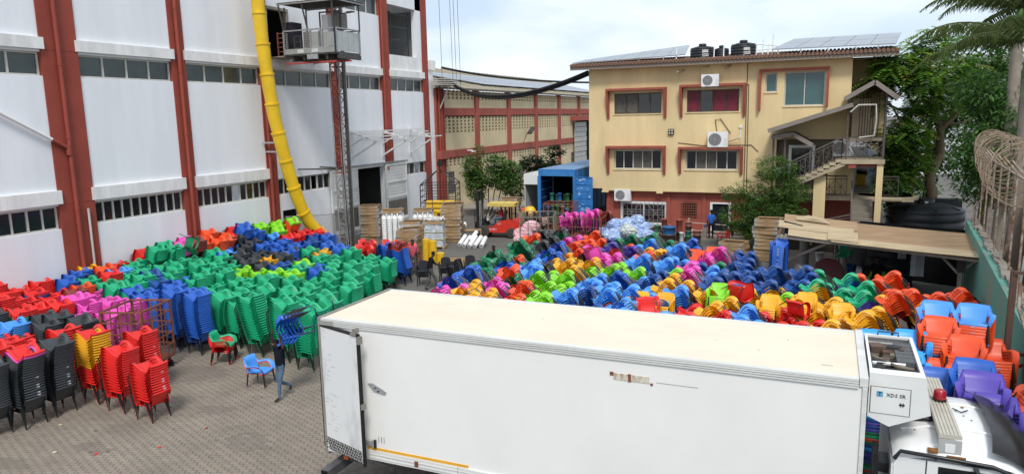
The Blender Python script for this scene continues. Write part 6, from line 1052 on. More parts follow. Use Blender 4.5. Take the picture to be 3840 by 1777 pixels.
# bent white pole, brown post, cables on the wall
tag(obj('bent_pole', MB().tube([(4.85,26.6,.3),(4.86,26.3,2.75),(5.05,26.1,2.95),(5.1,25.8,3.6),(5.1,25.7,5.4)], .055, 8), RW_), 'bent white pole standing against the green wall', 'pole')
tag(obj('bent_pole', MB().tube([(5.35,33.5,1.5),(5.32,33.2,3.7),(5.5,33.0,3.95),(5.55,32.8,6.0)], .05, 8), RW_), 'far bent white pole at the fence end near the tree', 'pole')
bp = thing('brown_post', 'brown steel angle post with bracket at the right edge', 'post', (3.62,17.6,0)); obj('post_body', MB().bx(-.05,.06,-.02,.02,0,4.15).bx(-.05,-.03,.02,.12,0,4.15), mat('brown_steel', (.13,.075,.055), .6, .4, .2, 3), bp); obj('bracket', MB().bar((0,0,2.35),(.6,-.2,2.45),.07).bar((0,0,1.95),(.55,-.2,2.4),.06), mat('brown_steel', (.13,.075,.055)), bp); obj('top_arm', MB().bar((0,0,4.1),(.6,-.3,4.2),.07), mat('brown_steel', (.13,.075,.055)), bp)
hp_ = MB(); hp_.tube([(3.95,18.6,3.7),(3.9,18.3,3.2),(4.0,17.9,2.75),(4.2,17.5,2.6)], .04, 6); tag(obj('hanging_strap', hp_, RW_), 'twisted cream strap hanging by the brown post', 'strap')
tag(obj('wall_hose', MB().tube([(4.35,20.3,4.0),(4.25,20.1,3.0),(4.05,20.0,2.0),(4.1,19.6,.4)], .03, 6), mat('pale_green_hose', (.4,.45,.38), .6, .3, .1)), 'thin pale hose hanging down the green wall', 'hose')
# razor wire coil
rz = thing('razor_wire_coil', 'tangled coil of rusty razor wire rolled along the fence top', 'razor wire', (5.0,26,5.9))
RZM = mat('rusty_wire', (.30,.23,.16), .7, .3, .3, 9)
for k in range(40):
    t = k/39; c = Vector((5.28,31.2,6.25)).lerp(Vector((4.78,23.4,5.55)), t**1.15); rr = .40+.42*min(1,t*1.3)+rnd.uniform(-.07,.07); n = 18; ph = rnd.uniform(0,6)
    ax = Euler((R(90)+rnd.uniform(-.5,.5)*(.3+t), rnd.uniform(-.3,.3), R(rnd.uniform(-38,38))*(.4+t))).to_matrix()
    pts = [c+ax @ Vector((rr*math.cos(2*math.pi*i/n+ph), rr*math.sin(2*math.pi*i/n+ph), rnd.uniform(-.04,.04))) for i in range(n)]
    o = obj('wire_loop', MB().tube(pts, .0095, 4, 0, False, False, True), RZM); o.parent = rz; o.location = -Vector(rz.location)
# ------------------------------------------------------------------ vegetation
BARK = mat('grey_brown_bark', (.15,.11,.075), .9, .2, .3, 5, .4, 30); BARK2 = mat('pale_bark', (.25,.19,.13), .9, .2, .25, 5, .3, 30)
def leafset(name, cs):
    res = []
    for i, c in enumerate(cs):
        m = mat('%s_leaf_%d' % (name, i), c, .5, .35, .18, 3); n = m.node_tree.nodes; l = m.node_tree.links.new; b = n['Principled BSDF']
        t = n.new('ShaderNodeBsdfTranslucent'); t.inputs[0].default_value = (min(1, c[0]*1.5), min(1, c[1]*1.5), c[2], 1); x = n.new('ShaderNodeMixShader'); x.inputs[0].default_value = .38
        o = [q for q in n if q.type == 'OUTPUT_MATERIAL'][0]; l(b.outputs[0], x.inputs[1]); l(t.outputs[0], x.inputs[2]); l(x.outputs[0], o.inputs[0]); res.append(m)
    return res
LF1 = leafset('tree', ((.11,.23,.032),(.15,.29,.04),(.22,.36,.055),(.075,.17,.028),(.32,.32,.055)))
LF2 = leafset('mango', ((.07,.16,.042),(.10,.21,.052),(.13,.26,.065),(.05,.12,.034)))
LF3 = leafset('bush', ((.07,.155,.035),(.10,.205,.045),(.05,.115,.028),(.14,.24,.06)))
LF4 = leafset('palm', ((.085,.12,.035),(.12,.155,.05),(.06,.085,.028)))
LF5 = leafset('dark_shrub', ((.018,.035,.020),(.030,.055,.030),(.045,.07,.04)))
def leaf(b, c, L, w, mi, droop=.3, d=None):
    a = rnd.uniform(0, 2*math.pi); d = d or Vector((math.cos(a), math.sin(a), rnd.uniform(-.8,.35)-droop*.4)); d.normalize()
    s = d.cross(Vector((rnd.uniform(-.3,.3),rnd.uniform(-.3,.3),1))).normalized()*w/2; up = Vector((0,0,L*.08))
    b.add([c, c+d*L*.45+s+up, c+d*L, c+d*L*.45-s+up], [(0,1,2,3)], mi)
def crown(blobs, n, L, w, nm, droop=.3, cl=6, hollow=.35):
    b = MB(); wt = [bl[3]*bl[4]*bl[5] for bl in blobs]
    for i in range(n//cl):
        x, y, z, rx, ry, rz_ = rnd.choices(blobs, wt)[0]
        while True:
            p = Vector((rnd.gauss(0,1),rnd.gauss(0,1),rnd.gauss(0,1))).normalized(); rad = rnd.uniform(hollow,1)**.5*rnd.uniform(.8,1.12); break
        c = Vector((x+p.x*rx*rad, y+p.y*ry*rad, z+p.z*rz_*rad)); m = rnd.randrange(nm)
        for k in range(cl): leaf(b, c+Vector((rnd.uniform(-1,1),rnd.uniform(-1,1),rnd.uniform(-.7,.7)))*L*.8, L*rnd.uniform(.6,1.2), w*rnd.uniform(.7,1.2), m if rnd.random() < .7 else rnd.randrange(nm), droop)
    return b
def pinnate(b, c, d, L, nl, lw, mi):
    d = d.normalized(); s = d.cross(Vector((0,0,1))).normalized()
    for k in range(nl):
        t = (k+.6)/nl; p = c+d*L*t+Vector((0,0,-L*.35*t*t))
        for sg in (-1,1):
            e = p+s*sg*lw*2.6*(1-.3*t)+d*lw*.6+Vector((0,0,-lw*.5)); m = (p+e)/2; n_ = d*lw*.55
            b.add([p, m+n_, e, m-n_], [(0,1,2,3)], mi)
def limbs(P, name='limb'):
    b = MB()
    for pts, r in P: b.tube(pts, r, 8)
    return b
# big tree by the stair
tr_ = thing('pinnate_tree', 'leaning tree with twisted bare branches and bright leaves beside the stair', 'tree', (5.4,47.6,0))
def inw(n, b, m, t): o = obj(n, b, m); o.parent = t; o.location = -Vector(t.location); return o
inw('trunk', limbs([([(5.6,47.6,0),(5.5,47.5,2.2),(5.25,47.4,3.6),(5.7,47.4,5.0),(5.6,47.3,6.3),(5.3,47.2,7.2)], [.34,.30,.27,.24,.2,.16])]), BARK, tr_)
inw('branch', limbs([([(5.3,47.2,7.2),(4.4,46.8,7.3),(3.3,46.2,7.5),(2.6,45.8,7.9)], [.15,.12,.09,.05]), ([(5.4,47.2,7.0),(4.6,47.0,8.2),(4.2,46.8,9.6),(4.0,46.5,10.8)], [.14,.11,.08,.05]), ([(4.4,46.8,7.3),(3.6,46.4,8.6),(3.2,46.2,9.4)], [.09,.06,.04]), ([(5.6,47.3,6.3),(6.6,47.2,7.5),(7.0,47.0,9.0)], [.14,.1,.06]), ([(3.4,45.9,7.0),(2.9,45.4,7.8),(2.4,45.2,8.3)], [.06,.05,.03]), ([(6.0,47.0,6.6),(6.6,46.6,6.7),(7.2,46.5,7.1)], [.08,.06,.04])]), BARK2, tr_)
b = MB()
for (x,y,z,rx,ry,rz_,n) in ((3.4,46.0,10.0,1.5,1.5,1.0,170),(2.3,45.6,8.8,1.0,1.0,.8,90),(4.8,46.6,11.0,1.3,1.3,1.0,130),(3.4,45.6,6.0,1.3,1.2,1.0,190),(3.7,46.3,4.6,1.2,1.1,1.3,260),(4.4,45.6,9.0,1.4,1.2,1.1,220),(4.1,45.8,6.9,1.0,.9,1.0,150),(2.9,45.4,9.6,1.0,1.0,.7,110),(6.3,47.0,9.4,1.5,1.4,1.4,120),(2.0,45.2,7.6,.7,.7,.5,45),(3.3,45.6,3.4,1.0,1.0,.8,90),(5.4,46.4,8.0,1.1,1.0,.9,70)):
    for k in range(n):
        v = Vector((rnd.gauss(0,1),rnd.gauss(0,1),rnd.gauss(0,1))).normalized()*rnd.uniform(.45,1.05); c = Vector((x+v.x*rx,y+v.y*ry,z+v.z*rz_)); a = rnd.uniform(0,6.28)
        pinnate(b, c, Vector((math.cos(a),math.sin(a),rnd.uniform(-.5,.3))), rnd.uniform(.6,.95), 6, .14, rnd.choice((0,0,1,1,2,3,3,4 if rnd.random() < .3 else 1)))
inw('crown', b, LF1, tr_)
for lb, x, y, s, bl, n, L, w in (('mango tree with drooping dark leaves behind the razor wire', 7.0, 42.0, 0, ((6.9,41,5.6,1.5,1.6,1.4),(7.6,41,7.4,1.5,1.6,1.2),(6.9,41.5,4.0,1.1,1.4,1.2),(7.8,40,5.2,1.2,1.4,1.6),(6.6,42,8.4,1.2,1.3,1.0),(8.2,40.5,3.6,1.4,1.5,1.2)), 7000, .46, .12), ('dense dark tree filling the gap above the big water tank', 5.6, 52.0, 0, ((4.6,51.5,4.2,1.8,1.5,1.8),(7.2,51.5,5.5,2.2,1.6,2.6),(5.8,52,7.6,1.8,1.5,1.5),(9,51,8.5,2.4,1.6,2.4),(7.5,51.5,10.5,2.2,1.6,1.8),(4.5,52,2.2,2,1.5,1.5)), 9000, .44, .15)):
    t = thing('leafy_tree', lb, 'tree', (x,y,0)); inw('trunk', limbs([([(x,y,0),(x+.1,y,3),(x-.1,y,6),(x+.2,y,8)], [.25,.2,.15,.08]), ([(x,y,4),(x+1,y-.3,6.5)], [.12,.06]), ([(x,y,3.5),(x-1,y-.3,5.5)], [.12,.06])]), BARK, t); inw('crown', crown(bl, n, L, w, 4, .9), LF2, t)
# palms
def palm(lb, x, y, h, r, fr_n, L, spread=0, dz=0):
    t = thing('palm_tree', lb, 'palm', (x,y,0), 0, 'palms beyond the fence'); inw('trunk', limbs([([(x,y,0),(x+.15,y,h*.5),(x+.1,y,h-1.0)], [r*1.15,r,r*.9])]), mat('pale_grey_palm_trunk', (.30,.26,.215), .85, .2, .2, 3, .2, 20), t)
    inw('crownshaft', limbs([([(x+.1,y,h-1.05),(x+.1,y,h-.2),(x+.1,y,h+.3)], [r*1.0,r*.85,r*.4])]), mat('green_crownshaft', (.10,.20,.05), .5, .4, .15, 2), t)
    for k in range(fr_n):
        a = k*2*math.pi/fr_n+rnd.uniform(-.15,.15); up = rnd.uniform(.25,.95); d = Vector((math.cos(a),math.sin(a),0)); P = []
        for i in range(12):
            s = i/11*L; P.append(Vector((x+.1,y,h+.2))+d*s*(1-.14*(s/L)**2)+Vector((0,0,up*s-(.20+.16*up)*s*s/L*2.2)))
        f = MB(); f.tube(P, [.05*(1-.85*i/11) for i in range(12)], 5, 0)
        sd = d.cross(Vector((0,0,1)))
        for i in range(52):
            tt = .1+.9*i/52; q = tt*11; j = min(int(q),10); p = P[j].lerp(P[j+1], q-j); ll = .75*math.sin(math.pi*min(1,tt*.82+.18))+.12
            for sg in (-1,1):
                e = p+sd*sg*ll*.62+d*ll*.35+Vector((rnd.uniform(-.06,.06),rnd.uniform(-.06,.06),-ll*rnd.uniform(.45,.8))); m = (p+e)/2+Vector((0,0,ll*.10)); wv = d*.022
                f.add([p-wv,p+wv,m+wv,e,m-wv], [(0,1,2,3,4)], 1+rnd.randrange(3))
        inw('frond', f, [LF4[0]]+LF4, t)
palm('nearest palm with a green shaft and arching fronds at the right edge', 6.55, 33.0, 9.6, .24, 15, 4.6)
palm('palm behind with a grey trunk and drooping fronds', 7.4, 40.0, 11.6, .26, 13, 4.6)
palm('farther slim palm at the right of the big tree', 9.6, 46.0, 13.5, .24, 12, 4.6)
# feathery bush before the yellow building
t = thing('feathery_bush', 'broad feathery green bush standing before the red and yellow wall', 'bush', (-3.6,41.6,0))
inw('trunk', limbs([([(-3.6,41.6,0),(-3.5,41.6,1.2),(-3.1,41.5,2.6)], [.12,.10,.05]), ([(-3.6,41.6,.6),(-4.4,41.4,2.2),(-5.6,41.2,3.4)], [.08,.05,.02]), ([(-3.4,41.6,1),(-2.4,41.5,2.6),(-2.2,41.5,4.2)], [.09,.06,.02])]), BARK2, t)
b = crown(((-3.2,41.5,2.3,1.7,1.2,1.0),(-2.5,41.5,3.6,1.2,1.0,1.0),(-4.3,41.4,1.7,1.3,1.1,.9),(-2.0,41.3,1.9,1.2,1.0,.9),(-3.0,41.3,1.0,1.6,1.1,.7),(-2.7,41.4,4.5,1.2,.9,.7),(-4.5,41.4,3.0,1.1,.8,.7),(-1.7,41.3,3.2,.9,.8,.9)), 15000, .21, .06, 4, .1, 8)
for k in range(46):
    a = rnd.uniform(-.3,math.pi+.3); c = Vector((-3.2+rnd.uniform(-.9,1.1),41.5+rnd.uniform(-.5,.3),2.4+rnd.uniform(-.7,.9))); d = Vector((math.cos(a)*1.0,rnd.uniform(-.4,.2),math.sin(a)*.75)); Ln = rnd.uniform(1.3,2.6) if math.cos(a) < .2 else rnd.uniform(1.0,1.7)
    for i in range(int(Ln*22)):
        s = i/(Ln*22)*Ln; p = c+d*s+Vector((0,0,-.16*s*s))
        for q in range(2): leaf(b, p+Vector((rnd.uniform(-.06,.06),rnd.uniform(-.06,.06),rnd.uniform(-.06,.06))), .16, .05, rnd.randrange(4), 0)
inw('crown', b, LF3, t)
# climber tree by the old hall, dark shrub, potted palms
t = thing('garden_tree', 'small bright tree with many thin stems before the old hall', 'tree', (-24.3,49.5,0))
inw('trunk', limbs([([(-24.6+.35*k,49.3+.2*(k % 3),0),(-24.7+.5*k,49.4,2),(-24.9+.75*k,49.4,3.8)], [.06,.045,.02]) for k in range(7)]), BARK2, t)
inw('crown', crown(((-24.9,49.4,3.7,.9,.7,1.1),(-24.6,49.3,2.2,.9,.7,1.2),(-23.4,49.3,3.1,1.0,.8,.8),(-22.3,49.4,2.9,1.1,.8,1.0),(-21.5,49.4,2.4,.9,.8,1.2),(-24.4,49.5,5.0,.5,.4,.6),(-23.0,49.4,4.2,1.0,.7,.6),(-25.0,49.4,2.9,.8,.6,1.0),(-22.0,49.4,3.7,1.0,.7,.7)), 8500, .27, .14, 4, .2), LF3, t)
t = thing('dark_shrub', 'dark large-leaved shrub standing out against the cream hall wall', 'shrub', (-20.9,52.5,0)); inw('trunk', limbs([([(-20.9,52.5,0),(-20.8,52.5,3)], [.12,.07])]), BARK, t)
b = MB()
for (x,y,z,rx,ry,rz_,n) in ((-21.3,52.3,3.7,1.1,.9,.9,120),(-19.9,52.3,3.9,1.0,.9,.8,90),(-20.6,52.3,2.8,1.2,.8,.9,130),(-19.3,52.3,4.9,.7,.6,.5,40)):
    for k in range(n):
        v = Vector((rnd.gauss(0,1),rnd.gauss(0,1),rnd.gauss(0,1))).normalized()*rnd.uniform(.5,1.05); c = Vector((x+v.x*rx,y+v.y*ry,z+v.z*rz_))
        for q in range(7): leaf(b, c, .42, .12, rnd.randrange(3), -.1)
inw('crown', b, LF5, t)
for i, (x,y) in enumerate(((-19.6,50.2),(-18.9,49.6),(-20.4,50.6))):
    t = thing('potted_palm', ['leafy palm in a brown pot nearest the blue truck','leafy palm in a brown pot right of the red chair','leafy palm in a brown pot under the dark shrub'][i], 'potted plant', (x,y,.1)); obj('pot', MB().lathe([(.28,0),(.36,.45),(.4,.48),(.34,.5)], 14), RUST, t); b = MB()
    for k in range(26):
        a = rnd.uniform(0,6.28); pinnate(b, Vector((0,0,.5+rnd.uniform(0,.6))), Vector((math.cos(a),math.sin(a),rnd.uniform(.5,1.6))), rnd.uniform(.9,1.5), 9, .11, rnd.randrange(3))
    obj('foliage', b, LF3, t)
t = thing('ground_shrub', 'low dark weeds at the building corner beside the blue door', 'plant', (-13.3,43.6,0)); inw('foliage', crown(((-13.3,43.6,.4,.6,.4,.45),(-12.9,43.3,.25,.4,.3,.3)), 700, .22, .09, 4, 0), LF2, t)
# far buildings seen between the trees
fb = thing('far_house', 'pale far house glimpsed through the trees', 'building', (14,95,0)); obj('wall', MB().bx(-6,8,0,8,0,11), mat('far_pale_wall', (.55,.56,.58), .8, .2, .1, .3), fb); obj('roof', MB().slab([(-7,-1,11),(9,-1,11),(9,5,13.5),(-7,5,13.5)], .2), mat('far_roof', (.3,.28,.27), .8, .2, .2), fb)
for k in range(4): obj('window', MB().bx(-4+k*3,-2.6+k*3,-.06,.02,7,9), GLASSD, fb)
# ------------------------------------------------------------------ wooden crates
def crate_proto(lt):
    t = thing('wooden_crate', 'crate', 'crate', (0,0,-50)); w, d, h, th = 1.22, 1.02, .19, .035
    for s in (-1,1): obj('board', MB().bx(-w/2,w/2,s*d/2-th/2,s*d/2+th/2,.012,h-.004), WOODM, t); obj('board', MB().bx(s*(w/2-th/2)-th/2,s*(w/2-th/2)+th/2,-d/2+th/2+.002,d/2-th/2-.002,.012,h-.004), WOODM, t)
    for s in (-1,1): obj('ledger', MB().bx(-w/2+th,w/2-th,s*(d/2-.07)-.04,s*(d/2-.07)+.04,h-.05,h-.022), WOODM, t)
    for sx in (-1,1):
        for sy in (-1,1): obj('corner_plate', MB().bx(min(sx*(w/2+.006),sx*(w/2-.13)),max(sx*(w/2+.006),sx*(w/2-.13)),min(sy*(d/2+.024),sy*(d/2+.0185)),max(sy*(d/2+.024),sy*(d/2+.0185)),.025,h-.015), GALV, t)
    if lt:
        text('marking', lt, .12, INKM, t, (0,-d/2-.0205,h*.5), (R(90),0,0)); text('marking', lt, .11, INKM, t, (w/2+.003,0,h*.5), (R(90),0,R(90)))
    return t
CRP = [crate_proto('10 LT'), crate_proto('20 LT'), crate_proto('')]
def crates(x, y, z, n, yaw, desc, kinds, group='stacks of wooden crates', dz=.197, jit=.09, tilt=0, up=1):
    for i in range(n):
        k = kinds[i % len(kinds)]; t = copy_tree(CRP[k]); a = yaw+rnd.uniform(-jit,jit)
        t.location = (x+rnd.uniform(-.06,.06)+tilt*i*.01, y+rnd.uniform(-.05,.05), z+i*dz); t.rotation_euler = (tilt*.012*i if i > n-4 else 0, rnd.uniform(-.012,.012)+(-tilt*.03*(i-n+4) if i > n-4 else 0), a); t['group'] = group
        j = n-1-i; t['label'] = '%s crate of %s' % ('top' if j == 0 else ('bottom' if i == 0 else ORD[j]+' from top'), desc)
YAW = .42
crates(-26.7, 38.2, .02, 11, YAW, 'the tall stack against the open factory door', (1,1,2))
crates(-20.5, 32.7, .02, 9, YAW-.25, 'the leaning stack behind the man in pink', (1,2,1), tilt=1.0)
crates(-21.2, 38.9, .02, 12, YAW-.1, 'the tall stack left of the red forklift', (1,1,2), tilt=.6)
crates(-19.6, 44.2, .02, 11, YAW-.2, 'the stack behind the forklift canopy', (1,2))
crates(-17.9, 43.3, .02, 7, YAW-.3, 'the stack between forklift and cage cart', (1,2,2))
crates(-2.75, 38.6, .02, 11, -.08, 'the tall stack beside the plywood roof', (0,0,0,2))
crates(-4.35, 38.0, .02, 5, -.25, 'the low stack by the feathery bush', (0,0,2))
crates(-5.6, 37.0, .02, 2, -.1, 'the pair lying behind the right chairs', (2,))
def single(x, y, z, rot, lb, k=2):
    t = copy_tree(CRP[k]); t.location = (x,y,z); t.rotation_euler = rot; t['label'] = lb; return t
single(-20.3, 39.7, .12, (R(62),0,R(30)), 'slatted crate leaning up against the forklift forks')
pl_ = thing('slatted_pallet', 'slatted wooden tray lying alone on the open asphalt', 'pallet', (-17.6,32.6,0), .25)
for s in (-1,1): obj('board', MB().bx(-.7,.7,s*.55-.02,s*.55+.02,.03,.24), WOODM, pl_); obj('board', MB().bx(s*.68-.02,s*.68+.02,-.53,.53,.03,.24), WOODM, pl_)
for k in range(8): obj('slat', MB().bx(-.62+k*.155,-.5+k*.155,-.52,.52,.1,.125), WOODM, pl_)
for t in CRP:
    for c in list(t.children): bpy.data.objects.remove(c)
    bpy.data.objects.remove(t)
# ------------------------------------------------------------------ white bucket bundles
bm_ = MB(); bm_.lathe([(.115,0),(.14,.30),(.155,.30),(.155,.335),(.135,.335)], 12, cap=False); bm_.add([(.115*math.cos(a*math.pi/6),.115*math.sin(a*math.pi/6),.001) for a in range(12)], [tuple(range(12))[::-1]]); BKM = bm_.mesh('bucket', WPLAST)
def bundle(x, y, nx, ny, nz, yaw, desc, crate_k, wrap=False):
    c, s = math.cos(yaw), math.sin(yaw)
    if not wrap:
        for i in range(nx):
            for j in range(ny):
                if 0 < i < nx-1 and 0 < j < ny-1: continue
                for k in range(nz):
                    u, v = (i-(nx-1)/2)*.32, (j-(ny-1)/2)*.32
                    o = link('white_bucket', BKM, None, (x+c*u-s*v, y+s*u+c*v, .15+k*.105), (math.pi, 0, 0)); o.location.z += .335
                    tag(o, 'white plastic bucket nested in a column of '+desc, 'bucket', 'columns of nested white buckets in '+desc)
    p = thing('wooden_pallet', 'wooden pallet carrying '+desc, 'pallet', (x,y,0), yaw)
    for k in range(6): obj('slat', MB().bx(-.65,.65,-.56+k*.2,-.44+k*.2,.11,.14), WOODM, p)
    for k in (-.55,0,.55): obj('bearer', MB().bx(k-.05,k+.05,-.56,.56,.01,.108), WOODM, p)
    if wrap:
        b = MB(); n = 12
        wm = mat('cloudy_wrap_film', (.38,.43,.48), .25, .6, .4, 4, world_co=True, col2=(.62,.66,.70), amt=.5)
        w = thing('wrapped_bundle', 'film wrapped grey blue bundle '+desc, 'bundle', (x,y,.15), yaw)
        for k in range(3):
            b = MB(); vs = []
            for z in range(5):
                for a in range(24):
                    an = a/24*2*math.pi; q = max(abs(math.cos(an)),abs(math.sin(an))); r = .56/q**.85*(1+rnd.uniform(-.025,.025)); vs.append((r*math.cos(an),r*math.sin(an)*.88,k*.42+z*.1))
            b.add(vs, [(z*24+a,z*24+(a+1)%24,(z+1)*24+(a+1)%24,(z+1)*24+a) for z in range(4) for a in range(24)], 0, False); obj('film_layer', b, wm, w)
        for z in (.41,.83): obj('strap', MB().bx(-.6,.6,-.53,.53,z,z+.02), mat('strap_green_yellow', (.45,.42,.10), .5, .3, .1), w)
        zt = 1.45
    else: zt = .15+.335+(nz-1)*.105+.02
    crates_one(x, y, zt, yaw, 'wooden crate laid on top of '+desc, crate_k)
    return zt
CR2 = [crate_proto('20 LT'), crate_proto('')]
def crates_one(x, y, z, yaw, lb, k):
    t = copy_tree(CR2[k]); t.location = (x,y,z); t.rotation_euler = (0,0,yaw); t['label'] = lb; t['group'] = 'crates topping the bundles'
bundle(-23.6, 36.0, 4, 3, 16, YAW, 'the nearer white bucket bundle', 0)
bundle(-23.3, 39.0, 4, 3, 13, YAW, 'the farther white bucket bundle', 1)
z1 = bundle(-21.1, 36.6, 4, 3, 0, YAW-.1, 'right of the bucket columns', 1, True)
z2 = bundle(-22.4, 36.1, 4, 3, 0, YAW-.1, 'behind the leaning crates', 1, True)
for t in CR2:
    for c in list(t.children): bpy.data.objects.remove(c)
    bpy.data.objects.remove(t)
lt = MB()
for k in range(26): lt.box((rnd.uniform(-.5,.5),rnd.uniform(-.4,.4),rnd.uniform(.0,.12)),(.2,.03,.16),0,(rnd.uniform(-1,1),rnd.uniform(-1,1),rnd.uniform(0,3)))
tag(obj('loose_lids', lt, WPLAST, loc=(-21.1,36.6,z1+.2)), 'loose white lids heaped on the wrapped bundle crate', 'lids', kind='stuff')
# rolls
def roll(nm, lb, a, c, r, m, group=None, hole=True):
    a, c = Vector(a), Vector(c); t = thing(nm, lb, 'roll', tuple(a), 0, group); obj('sleeve', MB().tube([Vector((0,0,0)), c-a], r, 14), m, t)
    if hole:
        d = (c-a).normalized()
        for q in (Vector((0,0,0))-d*.004, c-a+d*.004): obj('core_end', MB().tube([q-d*.004, q+d*.004], r*.55, 12), mat('core_shadow', (.30,.30,.30), .9, .1, 0), t)
for i, (a, c) in enumerate((((-19.85,37.2,.13),(-19.95,38.2,.5)),((-19.45,37.0,.13),(-19.55,38.05,.48)),((-19.05,36.9,.13),(-19.15,38.0,.55)),((-18.75,37.0,.13),(-18.85,38.1,.5)),((-18.4,37.2,.13),(-18.6,38.2,.45)),((-19.25,37.4,.36),(-19.3,38.4,.72)))):
    roll('white_roll', '%s white sleeve roll of the heap by the forklift wheel' % ['leftmost','second','middle','fourth','rightmost','topmost'][i], a, c, .13, WPLAST, 'white rolls heaped by the forklift')
for i, (a, c) in enumerate((((-23.2,41.0,.2),(-22.1,41.6,.2)),((-23.5,41.8,.2),(-22.4,42.4,.2)),((-22.9,41.3,.5),(-22.0,42.2,.5)),((-24.2,41.6,.22),(-23.2,42.4,.22)),((-23.6,41.3,.55),(-22.9,42.2,.55)))):
    roll('white_roll', '%s white roll of the pile behind the bundles' % ['front','second','upper right','left','upper left'][i], a, c, .22, WPLAST, 'white rolls piled by the white wall')
YR = mat('yellow_plastic', (.75,.46,.02), .4, .5, .12, 4)
for i, (x, y, h, r) in enumerate(((-19.4,32.6,1.25,.2),(-18.95,32.5,1.2,.21),(-18.4,32.3,.62,.2))): roll('yellow_roll', ['taller left yellow sleeve of nested basins','right tall yellow sleeve of nested basins','short yellow column beside the tall yellow sleeves'][i], (x,y,.02), (x+.04,y,h), r, YR, 'yellow sleeves beside the crates', False)
# ------------------------------------------------------------------ cage carts
def cart(nm, lb, x, y, yaw, w, d, h, m, nv=4, nh=3, open_front=False, zb=.42):
    t = thing(nm, lb, 'cart', (x,y,0), yaw); obj('deck', MB().bx(-w/2,w/2,-d/2,d/2,zb-.06,zb), m, t)
    for sx in (-1,1):
        for sy in (-1,1):
            obj('corner_post', MB().bx(sx*w/2-.03,sx*w/2+.03,sy*d/2-.03,sy*d/2+.03,zb,h), m, t)
            wv = MB().lathe([(.1,-.03),(.13,-.025),(.13,.025),(.1,.03)], 14); o = obj('wheel', wv, BLACKR, t); o.location = (sx*(w/2-.12),sy*(d/2-.12),.13); o.rotation_euler = (R(90),0,R(90) if False else 0); obj('fork', MB().bx(sx*(w/2-.12)-.03,sx*(w/2-.12)+.03,sy*(d/2-.12)-.05,sy*(d/2-.12)+.05,.2,zb-.062), m, t)
    for sy in (-1,1):
        if open_front and sy < 0: continue
        obj('top_rail', MB().bx(-w/2+.03,w/2-.03,sy*d/2-.025,sy*d/2+.025,h-.05,h), m, t)
        for k in range(1,nh): obj('rail', MB().bx(-w/2+.03,w/2-.03,sy*d/2-.018,sy*d/2+.018,zb+(h-zb)*k/nh-.018,zb+(h-zb)*k/nh+.018), m, t)
        for k in range(1,nv): obj('bar', MB().bx(-w/2+w*k/nv-.02,-w/2+w*k/nv+.02,sy*d/2-.032,sy*d/2-.019,zb,h-.05), m, t)
    for sx in (-1,1):
        obj('top_rail', MB().bx(sx*w/2-.025,sx*w/2+.025,-d/2+.03,d/2-.03,h-.05,h), m, t)
        for k in range(1,nh): obj('rail', MB().bx(sx*w/2-.018,sx*w/2+.018,-d/2+.03,d/2-.03,zb+(h-zb)*k/nh-.018,zb+(h-zb)*k/nh+.018), m, t)
        for k in range(1,nv): obj('bar', MB().bx(sx*w/2+.019,sx*w/2+.032,-d/2+d*k/nv-.02,-d/2+d*k/nv+.02,zb,h-.05), m, t)
    return t
GRB = mat('grey_brown_cart_steel', (.20,.17,.14), .6, .4, .25, 4)
cart('cage_cart', 'rusty red brown cage cart between red and blue chair stacks', -18.95, 14.75, .32, 1.25, 1.5, 2.15, RUST, 4, 5)
cart('cage_cart', 'grey brown cage cart in front of the standing men', -15.35, 38.6, .30, 1.9, 2.6, 1.95, GRB, 4, 4)
cart('cage_cart', 'rusty cage cart full of plastic drums by the blue truck', -15.6, 43.1, .12, 1.9, 1.4, 2.1, RUST, 6, 2)
cart('cage_cart', 'low rusty cart holding pink armchairs', -13.6, 41.5, .1, 2.6, 1.9, 1.5, RUST, 3, 2)
cart('cage_cart', 'rusty low cart holding red armchairs', -19.9, 29.4, .1, 3.0, 1.9, 1.05, RUST, 2, 1)
bc_ = cart('lifting_cage', 'tall black lifting cage with yellow basins by the factory corner', -24.6, 43.6, .35, 2.4, 2.2, 3.1, mat('black_cage_steel', (.02,.02,.025), .5, .4, .1), 3, 7, zb=.25)
for sx in (-1,1):
    for sy in (-1,1): obj('sling_bar', MB().bar((sx*1.2,sy*1.1,3.1),(sx*.25,sy*.2,3.95),.05), DARKST, bc_)
obj('hook', MB().box((0,0,4.45),(.3,.22,.34)).tube([(0,0,4.0),(0,0,4.3)], .05, 6).tube([(0,0,4.1),(.12,0,3.98),(.1,0,3.85),(-.05,0,3.85)], .035, 6), BLACKR, bc_)
for k in range(5): roll('yellow_basin_sleeve', '%s yellow sleeve of basins lying in the black lifting cage' % ['lowest','second lowest','middle','second highest','topmost'][k], (-25.6,43.0+.1*k,.55+k*.3), (-23.7,43.6+.1*k,.55+k*.3), .17, YR, 'yellow sleeves in the lifting cage', False)
# pink bags and boy cart load, yellow helmet-shaped basin
PK = mat('pink_film', (.70,.30,.36), .35, .5, .3, 5, col2=(.80,.55,.58), amt=.5)
def bag(nm, lb, x, y, z, sx, sy, sz, m, grp, seed):
    rr = random.Random(seed); bmh = bmesh.new(); bmesh.ops.create_icosphere(bmh, subdivisions=4, radius=1)
    ds = [Vector((rr.gauss(0,1),rr.gauss(0,1),rr.gauss(0,1))).normalized() for _ in range(9)]
    for v in bmh.verts:
        f = 1+sum(.075*abs(math.sin((3+i)*v.co.dot(d)+i*2)) for i, d in enumerate(ds))*.9-.25; v.co = Vector((v.co.x*sx*f, v.co.y*sy*f, max(-.8,v.co.z)*sz*f))
    me = bpy.data.meshes.new(nm); bmh.to_mesh(me); bmh.free(); me.materials.append(m); o = link(nm, me, None, (x,y,z), (0,0,rr.uniform(0,3))); tag(o, lb, 'bag', grp); return o
